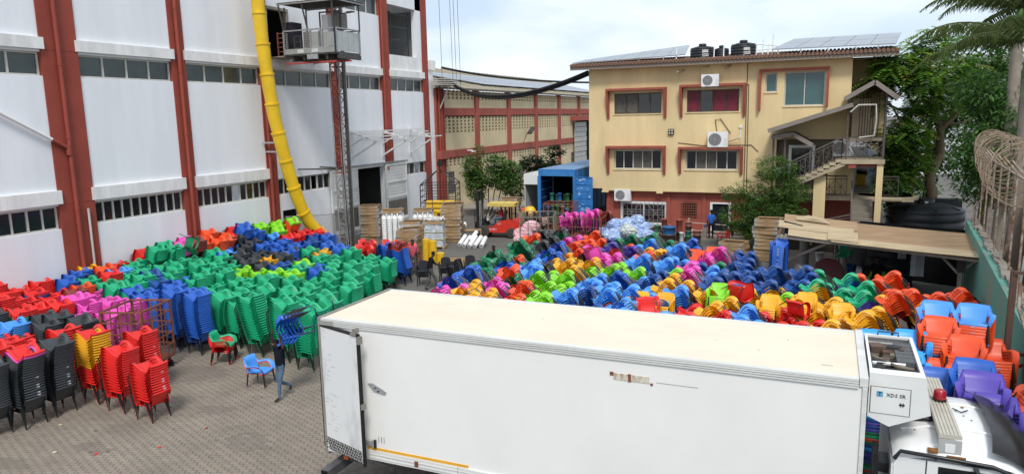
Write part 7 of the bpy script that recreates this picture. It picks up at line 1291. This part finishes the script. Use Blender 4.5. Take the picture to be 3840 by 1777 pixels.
for i, (x,y,z,s) in enumerate(((-16.0,37.8,.9,.55),(-15.7,38.3,1.25,.5),(-15.9,37.5,.65,.45))): bag('pink_bag', ['wide pink film bag in the grey cage cart','upper pink film bag in the grey cage cart','lowest pale pink film bag in the grey cart'][i], x,y,z,s,s*.8,s*.55,PK,'pink bags in the cart', i)
BLF = mat('blue_film', (.22,.34,.62), .28, .6, .3, 6, world_co=True, col2=(.50,.60,.74), amt=.52); WHF = mat('white_film', (.55,.60,.58), .3, .5, .3, 5, world_co=True)
BAGS = [(-12.6,42.5,.35,.6,0),(-11.6,42.3,.35,.65,0),(-10.7,42.3,.3,.55,0),(-12.2,42.9,.75,.55,0),(-11.2,42.9,.9,.6,0),(-10.3,42.9,.7,.6,0),(-11.9,42.6,.95,.45,0),(-10.6,43.0,1.15,.5,0),(-10.9,42.0,.65,.55,1),(-12.3,41.9,.25,.5,0),(-11.7,41.6,.22,.5,0),(-9.9,42.5,.35,.5,0)]
BN = ['lower left','second lower','bottom middle','upper left','tall middle','right upper','second upper left','highest','whitish','front left','front middle','rightmost low']
for i, (x,y,z,s,k) in enumerate(BAGS): bag('plastic_bag', '%s film bag of the blue heap by the red wall' % BN[i], x,y,z,s,s*.75,s*.6,WHF if k else BLF,'blue bags heaped by the red wall', 20+i)
# drums and basins before the red wall, and in truck and cart
DC = dict(g=(.05,.17,.08), r=(.30,.075,.055), b=(.03,.14,.36), t=(.05,.22,.17), p=(.36,.16,.13), w=(.6,.62,.62), k=(.10,.06,.05))
def drum(lb, x, y, z, r, hs, grp):
    t = thing('plastic_drum', lb, 'drum', (x,y,z), 0, grp); zz = 0
    for c, h in hs:
        nm = {'g':'green','r':'brick','b':'blue','t':'teal','p':'salmon','w':'white','k':'brown'}[c]; obj('drum_section', MB().lathe([(r*.86,zz),(r*.94,zz+h*.85),(r*1.02,zz+h*.86),(r*1.02,zz+h*.98),(r*.8,zz+h)], 16), mat('drum_%s' % nm, DC[c], .4, .4, .1, 3), t); zz += h
DR = [(-10.15,42.9,.17,(('p',.4),('g',.6)),'green over salmon drum left of the row'),(-9.75,43.0,.18,(('g',.35),('p',.45)),'salmon topped drum second in the row'),(-9.3,42.7,.22,(('p',.5),('g',.45)),'green topped drum in the row'),(-9.0,43.2,.18,(('k',.6),('r',.7)),'tall brick coloured drum behind the green ones'),(-8.55,42.4,.42,(('k',.5),('b',.45)),'large blue domed drum on a brown base'),(-8.1,43.2,.2,(('k',.55),('r',.75)),'brown drum with brick top behind the blue dome'),(-7.85,42.6,.14,(('w',.6),),'white bucket column right of the blue dome'),(-7.5,42.9,.2,(('g',.35),('t',.3),('k',.3),('p',.25)),'striped green and brown drum right of the white bucket'),(-6.95,42.6,.24,(('k',.5),('p',.25)),'wide brown drum at the right end of the row'),(-8.7,43.3,.16,(('r',.95),),'slim brick drum between the taller ones')]
for x,y,r,hs,lb in DR: drum(lb, x, y, .0, r, hs, 'drums along the red wall')
for i in range(10):
    x = -16.35+.33*(i % 5)+.1*(i//5); y = 42.8+.5*(i//5); drum('stacked drum in the rusty cart, %s in the %s row' % (['leftmost','second','middle','fourth','rightmost'][i % 5], ['front','rear'][i//5]), x, y, .45, .15, [(rnd.choice('grbtp'), rnd.uniform(.35,.6)) for _ in range(3)], 'drums in the rusty cart')
for i in range(7): drum('tall stacked drum inside the blue truck, number %s from the left' % ORD[i].replace('top','first'), -17.05+.28*i, 45.4+.3*(i % 2), .97, .16, [(rnd.choice('gbtgr'), rnd.uniform(.35,.55)) for _ in range(3)], 'drums inside the blue truck')
yhb = MB(); yhb.lathe([(.5,0),(.48,.03),(.36,.06),(.33,.2),(.22,.33),(.05,.36)], 20); tag(obj('yellow_basin', yhb, YR, loc=(-17.1,41.6,1.62)), 'upturned yellow basin on the crates behind the forklift', 'basin')
pp = thing('wall_pipes', 'cream water pipes with a concrete stub post before the red wall', 'pipes', (-6.7,43.9,0)); PCM = mat('cream_pipe', (.5,.42,.34), .6, .3, .2, 4)
obj('pipe', MB().tube([(-.9,0,.5),(2.6,0,.42)], .09, 8), PCM, pp); obj('pipe', MB().tube([(-1.0,.3,.95),(1.8,.3,.85)], .03, 6), PCM, pp); obj('pipe', MB().tube([(-1.0,.1,.9),(-1.0,.1,1.15),(-.95,.1,1.25)], .06, 6), PCM, pp); obj('stub_post', MB().bx(-.1,.14,-.3,-.1,0,.75), CONC, pp); obj('valve', MB().box((.05,-.2,.85),(.12,.12,.2)), mat('blue_valve', (.05,.08,.2), .5, .4, 0), pp)
# ------------------------------------------------------------------ plastic chairs standing alone
for k, x, y, z, yw, lb in (('R',-20.6,49.0,.0,200,'red armchair standing under the garden trees'),('R',-5.45,42.7,.0,120,'red armchair beside the person in blue')):
    chair(k, Matrix.Translation((x,y,z)) @ Matrix.Rotation(R(yw),4,'Z'), lb, 'single chairs near the buildings')
for x, y, k, n in ((-4.75,42.4,'D',12),(-3.9,42.3,'Y',5),(-4.0,42.6,'W',11)):
    for i, M in enumerate(stack_mats(x, y, .02, RW, n, R(8), R(1.2), .062, .03)): chair(k if i < n-3 or k != 'W' else 'N', M, '%s chair, %s of the %s stack in the bush shade' % (CN[k if i < n-3 or k != 'W' else 'N'], 'top' if i == n-1 else ORD[n-1-i]+' from top', CN[k]), 'chairs stacked in the bush shade') if n-i <= 4 else None
# black office chairs
OCM = mat('black_office_plastic', (.022,.025,.03), .5, .4, .1, 3)
def ofchair(x, y, z, yw, tilt, lb, first=[None]):
    if first[0] is None:
        t = thing('office_chair', lb, 'chair', (0,0,0)); 
        bk = MB(); vs = []
        for i in range(7):
            for j in range(5):
                u = (j-2)/2; zz = .45+i*.07; w = .23*(1-.12*abs(i-4)/3 if i > 3 else .85+.05*i); vs.append((u*w, -.22-.03*i/6-.03*(1-u*u), zz-(.05*u*u if i > 4 else 0)))
        bk.add(vs, [(i*5+j,i*5+j+1,(i+1)*5+j+1,(i+1)*5+j) for i in range(6) for j in range(4)], 0, True); bk.add([(v[0],v[1]-.015,v[2]) for v in vs], [(i*5+j,(i+1)*5+j,(i+1)*5+j+1,i*5+j+1) for i in range(6) for j in range(4)], 0, True); obj('backrest', bk, OCM, t)
        obj('seat', MB().box((0,.02,.44),(.46,.46,.04)), OCM, t); obj('sticker', MB().bx(-.05,.05,-.29,-.286,.82,.86), STICK, t)
        for s in (-1,1):
            obj('arm', MB().tube([(s*.26,-.22,.45),(s*.28,-.2,.66),(s*.28,.12,.66),(s*.26,.2,.42)], .02, 6), BLACKR, t)
            for fy in (-.22,.22): obj('leg', MB().tube([(s*.2,fy,.42),(s*.24,fy*1.2,0)], .014, 6), DARKST, t)
        first[0] = t
    else: t = copy_tree(first[0])
    t.location = (x,y,z); t.rotation_euler = (tilt,0,yw); t['label'] = lb; t['group'] = 'black office chairs near the man in black'
for gi, (x, y, yw, n, lb) in enumerate(((-16.8,27.9,3.5,4,'the left office stack behind the man'),(-16.2,28.9,3.5,4,'the rear middle office stack'),(-15.5,28.5,3.6,3,'the middle office stack right of the man'),(-15.1,29.3,3.6,5,'the rear right office stack'),(-15.0,27.8,1.2,7,'the front right office stack'))):
    for i in range(n): ofchair(x+.03*i*math.cos(yw+1.57), y+.03*i*math.sin(yw+1.57), .0+i*.085, yw, 0, 'black chair, %s of %s' % ('top' if i == n-1 else ORD[n-1-i]+' from top', lb))
# ------------------------------------------------------------------ forklift
FRD = mat('forklift_red', (.62,.035,.02), .35, .5, .1, 2); fk = thing('forklift', 'red forklift with yellow canopy carrying a driver in red', 'forklift', (-19.05,41.3,0), R(208)-math.pi/2+.0)
fk.rotation_euler = (0,0,R(9)); 
def fp(n, b, m, par=None): return obj(n, b, m, par or fk)
FK = -1   # local -x is the front
fp('body', MB().bx(-1.15,.35,-.55,.55,.35,.72), FRD); b = MB(); b.add([(.35,-.56,.35),(1.35,-.5,.45),(1.42,-.5,.95),(1.1,-.52,1.18),(.35,-.56,1.12),(.35,.56,.35),(1.35,.5,.45),(1.42,.5,.95),(1.1,.52,1.18),(.35,.56,1.12)], [(0,1,2,3,4),(9,8,7,6,5),(0,5,6,1),(1,6,7,2),(2,7,8,3),(3,8,9,4),(4,9,5,0)]); fp('counterweight', b, FRD)
b = MB(); b.add([(-.35,-.553,.72),(.35,-.553,.72),(.35,-.553,1.1),(.0,-.553,1.02),(-.35,.553,.72),(.35,.553,.72),(.35,.553,1.1),(.0,.553,1.02)], [(0,1,2,3),(7,6,5,4),(3,2,6,7),(0,3,7,4)]); fp('engine_cover', b, FRD)
fp('front_cowl', MB().box((-.95,0,.95),(.2,.9,.5),0,(0,-.3,0)), BLACKR); fp('dash_sheet', MB().box((-.8,0,1.25),(.05,.7,.4),0,(0,-.4,0)), WPLAST); fp('floor_step', MB().bx(-.85,-.35,-.56,.56,.722,.75), DARKST)
for x, r in ((-.95,.40),(.88,.33)):
    for s in (-1,1):
        w = fp('wheel', MB().lathe([(r*.55,-.12),(r*.92,-.13),(r,-.08),(r,.08),(r*.92,.13),(r*.55,.12)], 22), mat('dusty_tyre', (.06,.055,.05), .8, .2, .2, 8)); w.location = (x,s*.53,r); w.rotation_euler = (R(90),0,0); obj('rim', MB().lathe([(.05,-.13),(r*.3,-.135),(r*.5,-.10),(r*.55,.1)], 16), FRD, w); obj('hub', MB().lathe([(.06,-.15),(.06,.15)], 10), DARKST, w)
    fp('wheel_arch', MB().bx(x-r-.06,x+r+.04,-.5,.5,.36,.5), BLACKR)
seat = fp('seat', MB().box((.12,0,1.14),(.45,.5,.1)).box((.36,0,1.42),(.1,.48,.55),0,(0,.15,0)), BLACKR)
for x0, x1 in ((-.95,-.45),):
    for s in (-1,1): fp('front_pillar', MB().bar((-.98,s*.5,.9),(-.5,s*.47,2.1),.07), BLACKR)
for x in (.45,.85):
    for s in (-1,1): fp('rear_pillar', MB().bar((x+.1,s*.5,1.05),(x,s*.47,2.1),.09), BLACKR)
fp('canopy', MB().bx(-.62,1.05,-.56,.56,2.1,2.14), BLACKR); cv = MB()
for i in range(8): cv.slab([(-.66+.22*i,-.6,2.2+.015*(i%2)),(-.44+.22*i,-.6,2.2+.015*((i+1)%2)),(-.44+.22*i,.6,2.2+.015*((i+1)%2)),(-.66+.22*i,.6,2.2+.015*(i%2))], .05)
fp('canopy_cover', cv, mat('yellow_tarpaulin', (.62,.47,.13), .7, .2, .2, 4)); fp('canopy_valance', MB().bx(-.66,1.1,-.61,-.602,2.0,2.2).bx(1.102,1.11,-.6,.6,1.98,2.2), mat('yellow_tarpaulin', (.62,.47,.13)))
text('lettering', 'JUNIOR', .13, INKM, fk, (1.113,0,2.1), (R(90),0,R(90)))
fp('steering_wheel', MB().tube([(-.45+.0+.16*math.cos(a*.785)*.5,.16*math.sin(a*.785),1.32+.16*math.cos(a*.785)*.7) for a in range(8)], .016, 6, closed=True), BLACKR); fp('steering_column', MB().bar((-.85,0,.95),(-.47,0,1.3),.05), BLACKR)
for s in (-1,1):
    fp('mast_rail', MB().bx(-1.45,-1.28,s*.36-.06,s*.36+.06,.1,2.95), BLACKR); fp('inner_mast_rail', MB().bx(-1.42,-1.32,s*.25-.04,s*.25+.04,.15,2.9), DARKST); fp('hydraulic_ram', MB().tube([(-1.3,s*.15,.2),(-1.3,s*.15,2.3)], .04, 8), GALV); fp('fork', MB().bx(-1.58,-1.5,s*.3-.06,s*.3+.06,.3,1.0).bx(-2.6,-1.58,s*.3-.06,s*.3+.06,.3,.35), DARKST); fp('backrest_bar', MB().bx(-1.56,-1.52,s*.45-.02,s*.45+.02,.6,1.7), BLACKR)
fp('mast_mesh', MB().bx(-1.40,-1.38,-.2,.2,.3,2.9), BLACKV)
for z in (.3,1.2,2.1,2.92): fp('mast_crosspiece', MB().bx(-1.44,-1.3,-.42,.42,z-.05,z+.05), DARKST)
fp('carriage', MB().bx(-1.52,-1.47,-.5,.5,.55,.65).bx(-1.52,-1.47,-.5,.5,.85,.95), DARKST)
WT = mat('white_lettering', (.75,.75,.75), .5, .3, 0); text('lettering', 'BUXU', .2, WT, fk, (-.35,-.553,.55), (R(90),0,0)); text('lettering', 'BYC', .13, WT, fk, (.12,-.557,.9), (R(90),0,0)); fp('side_slot', MB().bx(-.85,-.55,-.556,-.551,.58,.63), BLACKR); fp('tail_lamp', MB().bx(1.36,1.43,-.52,-.4,.9,1.02), mat('red_lens', (.4,.02,.02), .2, .6, 0))
# ------------------------------------------------------------------ blue box truck and white truck
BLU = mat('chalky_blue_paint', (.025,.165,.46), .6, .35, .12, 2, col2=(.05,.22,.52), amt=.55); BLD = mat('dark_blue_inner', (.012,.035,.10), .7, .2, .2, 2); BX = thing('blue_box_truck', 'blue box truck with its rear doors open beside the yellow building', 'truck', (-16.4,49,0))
def bp2(n, b, m, par=None): o = obj(n, b, m); o.parent = par or BX; o.location = -Vector(BX.location) if par is None else (0,0,0); return o
x0, x1, y0, y1, z0, z1 = -17.65, -15.15, 44.6, 54.5, .95, 4.05
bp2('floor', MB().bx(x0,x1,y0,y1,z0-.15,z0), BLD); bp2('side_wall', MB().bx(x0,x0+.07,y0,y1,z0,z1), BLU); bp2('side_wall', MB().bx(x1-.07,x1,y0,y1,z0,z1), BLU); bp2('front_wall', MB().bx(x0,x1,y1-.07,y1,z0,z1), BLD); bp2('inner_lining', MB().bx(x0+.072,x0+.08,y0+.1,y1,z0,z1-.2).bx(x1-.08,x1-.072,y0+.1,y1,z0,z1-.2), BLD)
bp2('roof', MB().bx(x0-.02,x1+.02,y0-.02,y1,z1-.05,z1+.03), mat('pale_blue_roof', (.16,.28,.46), .6, .3, .15, 1)); bp2('rear_frame', MB().bx(x0-.03,x1+.03,y0-.06,y0+.06,z1-.42,z1+.01).bx(x0-.03,x0+.12,y0-.06,y0+.06,z0-.1,z1-.42).bx(x1-.12,x1+.03,y0-.06,y0+.06,z0-.1,z1-.42), BLU)
for k in range(4): bp2('wall_strake', MB().bx(x0+.08,x0+.11,y0+.2,y0+2.2,z0+.6+k*.55,z0+.65+k*.55), BLU)
for k in range(9): bp2('side_rib', MB().bx(x1,x1+.03,y0+.5+k*1.1,y0+.6+k*1.1,z0,z1-.06), BLU)
bp2('inner_post', MB().bx(x0+.1,x0+.14,y0+2.3,y0+2.34,z0,z1-.2), GALV)
PATCH = mat('bare_blue_patch', (.33,.50,.72), .7, .2, .1)
for side, (hx, rz_) in enumerate(((x1+.05, R(-8)), (x0-.05, R(100)))):
    dl = obj('rear_door', MB().bx(0,1.24,-.035,.035,z0-.05,z1-.45), BLU, BX); dl.location = Vector((hx,y0-.08,0))-Vector(BX.location); dl.rotation_euler = (0,0,rz_)
    for z in np.linspace(z0-.05, z1-.45, 7): obj('door_rib', MB().bx(.02,1.22,-.06,-.036,z-.025,z+.025), BLU, dl)
    for x in (.03,1.21): obj('door_stile', MB().bx(x-.03,x+.03,-.055,-.036,z0-.02,z1-.48), BLU, dl)
    if side == 0:
        for k in range(26):
            w, h_ = rnd.uniform(.03,.14), rnd.uniform(.02,.08); x, z = rnd.uniform(.15,1.1), rnd.uniform(z0+.4,z1-.55); b = MB(); n = 6; b.add([(x+w*math.cos(i*1.05)*rnd.uniform(.6,1.2),-.0375,z+h_*math.sin(i*1.05)*rnd.uniform(.6,1.3)) for i in range(n)], [tuple(range(n))]); obj('worn_patch', b, PATCH, dl)
for x in (-17.3,-15.5):
    for y in (46.2,52): w = bp2('wheel', MB().lathe([(.3,-.15),(.48,-.15),(.5,-.1),(.5,.1),(.48,.15),(.3,.15)], 20), BLACKR); w.location = Vector((x,y,.5))-Vector(BX.location); w.rotation_euler = (0,R(90),0)
bp2('chassis', MB().bx(-16.9,-16.7,44.7,55,.55,.8).bx(-16.1,-15.9,44.7,55,.55,.8).bx(-17.4,-15.4,44.75,44.85,.4,.55), DARKST); bp2('cab', MB().bx(-17.5,-15.3,54.8,56.8,.6,2.9), BLU)
wt = thing('white_box_truck', 'dirty white open box truck half hidden behind the blue truck', 'truck', (-19.2,48,0)); DW = mat('dirty_white_panel', (.55,.55,.53), .7, .2, .2, 2)
def wp2(n, b, m): o = obj(n, b, m); o.parent = wt; o.location = -Vector(wt.location); return o
wp2('header', MB().bx(-19.6,-17.75,46.6,46.7,2.85,3.55), WPLAST); wp2('side_wall', MB().bx(-17.8,-17.72,46.7,52,.8,3.55), DW); wp2('side_wall', MB().bx(-19.6,-19.52,46.7,52,.8,3.55), DW); wp2('roof', MB().bx(-19.6,-17.72,46.7,52,3.55,3.6), DW); wp2('back_wall', MB().bx(-19.5,-17.8,49.5,49.6,.8,3.55), DW); wp2('bed', MB().bx(-19.6,-17.72,46.6,52,.7,.8), DARKST)
for k in range(5): wp2('wall_slat', MB().bx(-19.5,-17.82,49.3,49.45,1.0+k*.5,1.28+k*.5), WPLAST if k > 1 else DW)
for x in (-19.4,-17.95): w = wp2('wheel', MB().lathe([(.25,-.12),(.42,-.12),(.42,.12),(.25,.12)], 18), BLACKR); w.location = Vector((x,48,.42))-Vector(wt.location); w.rotation_euler = (0,R(90),0)
tag(obj('gate_post', MB().bx(-18.55,-18.35,45.3,45.5,0,1.3), RUST), 'short brown post beside the person in pink', 'post')
pb_ = MB(); pb_.bx(-20.6,-19.2,48.0,48.5,0,.45); tag(obj('brick_planter', pb_, REDP2), 'long low red planter box under the potted palms', 'planter')
# ------------------------------------------------------------------ people
def limb_lerp(a, b, t): return tuple(a[i]+(b[i]-a[i])*t for i in range(3))
BASE = dict(pel=(0,0,.94), spi=(0,.0,1.12), che=(0,.0,1.32), nec=(0,.01,1.47), hd0=(0,.03,1.56), hd1=(0,.035,1.66), hd2=(0,.025,1.74),
            shL=(-.17,0,1.41), elL=(-.22,-.03,1.14), wrL=(-.22,.06,.90), shR=(.17,0,1.41), elR=(.22,-.03,1.14), wrR=(.22,.06,.90),
            hiL=(-.09,0,.90), knL=(-.10,.03,.50), anL=(-.10,-.01,.09), toL=(-.11,.15,.035), hiR=(.09,0,.90), knR=(.10,.03,.50), anR=(.10,-.01,.09), toR=(.11,.15,.035))
RAD = dict(pel=.145, spi=.14, che=.175, nec=.058, hd0=.068, hd1=.088, hd2=.062, sh=.066, el=.047, wr=.030, hi=.092, kn=.062, an=.043, to=.036)
def person(lb, loc, yaw, cols, pose=None, scale=1.0, short=True, hair=True, hem=1.0):
    J = dict(BASE); J.update(pose or {}); E_ = []; names = []
    def add(n, p, r): names.append((n, Vector(p), r)); return len(names)-1
    idx = {}
    for k in J: idx[k] = add(k, J[k], RAD.get(k, RAD.get(k[:2], .05)))
    def ed(*ks):
        for a, b in zip(ks, ks[1:]): E_.append((idx[a] if isinstance(a, str) else a, idx[b] if isinstance(b, str) else b))
    ed('pel','spi','che','nec','hd0','hd1','hd2')
    nz_ = Vector(J['hd1'])-Vector(J['hd0']); fw = Vector(J.get('face', (0,1,0))) if 'face' in (pose or {}) else Vector((0,1,0))
    for s in 'LR':
        ed('che','sh'+s,'el'+s,'wr'+s); ed('pel','hi'+s,'kn'+s,'an'+s,'to'+s)
        el, wr = Vector(J['el'+s]), Vector(J['wr'+s]); d = (wr-el).normalized(); sd = d.cross(Vector((0,1,0.01))); sd = sd.normalized() if sd.length > .1 else Vector((1,0,0)); pm = d.cross(sd)
        pa = add('hand', wr+d*.07, .026); ed('wr'+s, pa)
        for k, (o, ln) in enumerate(((-.03,.075),(-.01,.088),(.01,.082),(.03,.065))):
            f1 = add('hand', wr+d*.105+sd*o, .010); f2 = add('hand', wr+d*(.105+ln)+sd*o*1.1+pm*.025, .008); ed(pa, f1, f2)
        t1 = add('hand', wr+d*.05+sd*.042*(1 if s == 'L' else -1), .011); t2 = add('hand', wr+d*.09+sd*.058*(1 if s == 'L' else -1)+pm*.015, .009); ed('wr'+s, t1, t2)
    me = bpy.data.meshes.new('body'); me.from_pydata([tuple(n[1]) for n in names], E_, []); o = bpy.data.objects.new('body', me); COL.objects.link(o)
    mod = o.modifiers.new('skin', 'SKIN'); 
    for i, n in enumerate(names): sv = me.skin_vertices[0].data[i]; sv.radius = (n[2]*(1.15 if n[0] in ('pel','spi','che') else 1), n[2]*(.82 if n[0] in ('pel','spi','che') else 1)); sv.use_root = (n[0] == 'pel')
    ms = o.modifiers.new('sub', 'SUBSURF'); ms.levels = 1; ms.render_levels = 1
    dg = bpy.context.evaluated_depsgraph_get(); me2 = bpy.data.meshes.new_from_object(o.evaluated_get(dg)); bpy.data.objects.remove(o)
    skin, shirt, trou, shoe = SKIN, mat('shirt_%s' % cols[0], cols[2], .85, .1, .15, 9), mat('trousers_%s' % cols[1], cols[3], .85, .1, .22, 12), mat('shoe_dark', (.03,.025,.022), .6, .3, .1)
    for m in (skin, shirt, trou, shoe): me2.materials.append(m)
    segs = [('pel','spi',1),('spi','che',1),('che','nec',1),('nec','hd0',0),('hd0','hd1',0),('hd1','hd2',0)]
    for s in 'LR': segs += [('che','sh'+s,1),('sh'+s,'el'+s,1),('el'+s,'wr'+s,0 if short else 1),('pel','hi'+s,2),('hi'+s,'kn'+s,2),('kn'+s,'an'+s,2),('an'+s,'to'+s,3)]
    S = [(Vector(J[a]), Vector(J[b]), m) for a, b, m in segs]
    mi = []
    for p in me2.polygons:
        c = p.center; best = 9; bm = 1
        for a, b, m in S:
            ab = b-a; t = max(0, min(1, (c-a).dot(ab)/ab.length_squared)); q = (c-(a+ab*t)).length
            if m == 2: q *= 1.0
            if q < best-1e-5: best = q; bm = m
        if best > .11 and bm == 1: 
            for s in 'LR':
                if (c-Vector(J['wr'+s])).length < .2: bm = 0
        for s in 'LR':
            if (c-Vector(J['wr'+s])).length < .14 and bm != 2: bm = 0
        mi.append(bm)
    me2.polygons.foreach_set('material_index', mi); me2.polygons.foreach_set('use_smooth', [True]*len(mi)); me2.update()
    t = thing('person', lb, 'person', loc, yaw); t.scale = (scale,)*3; link('body', me2, t)
    h0, h1, h2 = Vector(J['hd0']), Vector(J['hd1']), Vector(J['hd2']); up = (h2-h0).normalized(); f = (fw-up*fw.dot(up)).normalized(); sd = up.cross(f)
    if hair:
        b = MB(); vs = []; n = 10; c = h1+up*.012-f*.008
        for i in range(5):
            th = i/4*1.75
            for k in range(n):
                a = k/n*2*math.pi; cut = 1 if math.sin(a) < .3 else .62; tt = th*cut
                vs.append(c+(sd*math.cos(a)*.094+f*math.sin(a)*.102)*math.sin(tt)+up*.104*math.cos(tt))
        b.add(vs, [(i*n+k,i*n+(k+1)%n,(i+1)*n+(k+1)%n,(i+1)*n+k) for i in range(4) for k in range(n)], 0, True); obj('hair', b, HAIRM, t)
    fc = h1-up*.012+f*.082
    for s in (-1,1): obj('eye', MB().box(fc+sd*s*.032+up*.012, (.022,.012,.012)), mat('eye_white', (.45,.43,.40), .3, .5, 0), t); obj('ear', MB().box(h1-up*.02+sd*s*.092, (.016,.03,.05)), SKIN, t)
    nb_ = MB(); q = fc; nb_.add([q+up*.01, q-up*.035+sd*.018, q-up*.035-sd*.018, q-up*.03+f*.028], [(0,3,1),(0,2,3),(1,3,2)]); obj('nose', nb_, SKIN, t); obj('mouth', MB().box(fc-up*.06-f*.006, (.045,.012,.012)), mat('lip_brown', (.09,.035,.03), .5, .4, 0), t)
    return t
NAVY, BLACK, PINK, RED_, JEAN, GREY, WHT, BLUE = (.012,.014,.022), (.012,.011,.011), (.50,.09,.12), (.50,.03,.03), (.10,.16,.23), (.10,.10,.10), (.5,.5,.5), (.03,.13,.5)
UPA = dict(elL=(-.30,.02,1.52), wrL=(-.24,.06,1.78), elR=(.30,.04,1.50), wrR=(.26,.05,1.74))
WALK = dict(hiL=(-.09,0,.90), knL=(-.09,.10,.50), anL=(-.09,.14,.09), toL=(-.10,.29,.035), hiR=(.09,0,.90), knR=(.10,.02,.50), anR=(.10,-.32,.30), toR=(.10,-.28,.16))
person('person in navy T-shirt and ripped jeans carrying blue chairs on the head', (-13.42,14.62,.025), R(158), ('navy','denim',NAVY,JEAN), {**UPA, **WALK, 'hd0':(0,.06,1.54), 'hd1':(0,.09,1.62), 'hd2':(0,.09,1.70), 'knR':(.10,.06,.50)}, 1.0)
person('person in black mostly hidden by the truck door, holding blue chairs overhead', (-12.45,15.75,.025), R(140), ('black','black',BLACK,BLACK), UPA, .96)
person('person in pink shirt behind the red and blue chair stack', (-18.35,29.6,0), R(-160), ('pink','grey',PINK,GREY), None, 1.0)
person('person in black T-shirt and grey trousers lifting black chairs', (-16.0,27.15,0), R(-35), ('black','grey',BLACK,(.16,.15,.145)), dict(elL=(-.2,.16,1.2), wrL=(-.14,.42,1.12), elR=(.2,.16,1.2), wrR=(.16,.44,1.1), knR=(.12,.2,.5), anR=(.12,.24,.09), toR=(.12,.4,.035), anL=(-.12,-.22,.09), toL=(-.12,-.06,.035), che=(0,.06,1.31), nec=(0,.12,1.45), hd0=(0,.17,1.53), hd1=(0,.2,1.62), hd2=(0,.2,1.7), shL=(-.17,.07,1.39), shR=(.17,.07,1.39)))
person('person in dark purple shirt bending over at the edge of the asphalt', (-13.95,30.1,0), R(150), ('plum','dark',(.09,.06,.075),BLACK), dict(che=(0,.22,1.24), nec=(0,.30,1.38), hd0=(0,.33,1.46), hd1=(0,.35,1.55), hd2=(0,.34,1.63), shL=(-.17,.22,1.32), shR=(.17,.22,1.32), elL=(-.24,.42,1.12), wrL=(-.26,.62,.95), elR=(.24,.4,1.12), wrR=(.24,.58,.92)))
person('person whose head shows behind the wrapped bundle', (-21.9,38.5,0), R(170), ('grey','dark',GREY,BLACK), None, 1.0)
SIT = dict(pel=(0,0,.62), spi=(0,-.02,.80), che=(0,0,1.0), nec=(0,.02,1.16), hd0=(0,.04,1.24), hd1=(0,.05,1.34), hd2=(0,.04,1.42), shL=(-.17,0,1.10), shR=(.17,0,1.10), elL=(-.22,.14,.88), wrL=(-.16,.38,.92), elR=(.22,.14,.88), wrR=(.16,.38,.92), hiL=(-.10,.03,.58), knL=(-.13,.44,.60), anL=(-.13,.48,.20), toL=(-.13,.62,.15), hiR=(.10,.03,.58), knR=(.13,.44,.60), anR=(.13,.48,.20), toR=(.13,.62,.15))
fy = R(9); person('driver in red shirt and jeans seated in the forklift', (-19.05+.12*math.cos(fy),41.3+.12*math.sin(fy),.62), fy+R(90), ('red','denim',RED_,JEAN), SIT, .98)
person('left person of three behind the grey cart, dark olive top', (-17.0,40.9,0), R(150), ('olive','dark',(.05,.055,.035),BLACK)); person('middle person of three behind the grey cart, jeans', (-16.45,40.7,0), R(200), ('dark','denim',BLACK,JEAN)); person('right person of three behind the cart, pale pink top', (-15.75,40.6,0), R(160), ('palepink','dark',(.5,.32,.28),BLACK), None, .98)
person('child in dark shirt crouched in front of the grey cart', (-14.55,37.5,.1), R(-40), ('plum','dark',(.05,.035,.05),BLACK), SIT, .95)
person('person in pink shirt and white trousers beside the blue truck', (-17.95,45.9,.62), R(170), ('pink','white',PINK,WHT), dict(wrL=(-.08,.2,1.15), elL=(-.24,.02,1.15)), 1.0)
person('person in blue and white shirt at the red wall doorway', (-6.3,43.6,.12), R(10), ('blue','navy',BLUE,NAVY), None, .98)
person('person in maroon shirt leaning in the upper factory opening', (-28.95,44.45,11.98), R(-90), ('maroon','dark',(.12,.02,.025),BLACK), None, 1.0)
person('person sitting in the dark under the plywood roof', (2.0,32.9,.0), R(170), ('black','black',BLACK,BLACK), SIT, 1.05); chair('L', Matrix.Translation((2.0,32.75,.05)) @ Matrix.Rotation(R(170),4,'Z'), 'lime chair under the seated person in the dark shed', 'single chairs near the buildings')
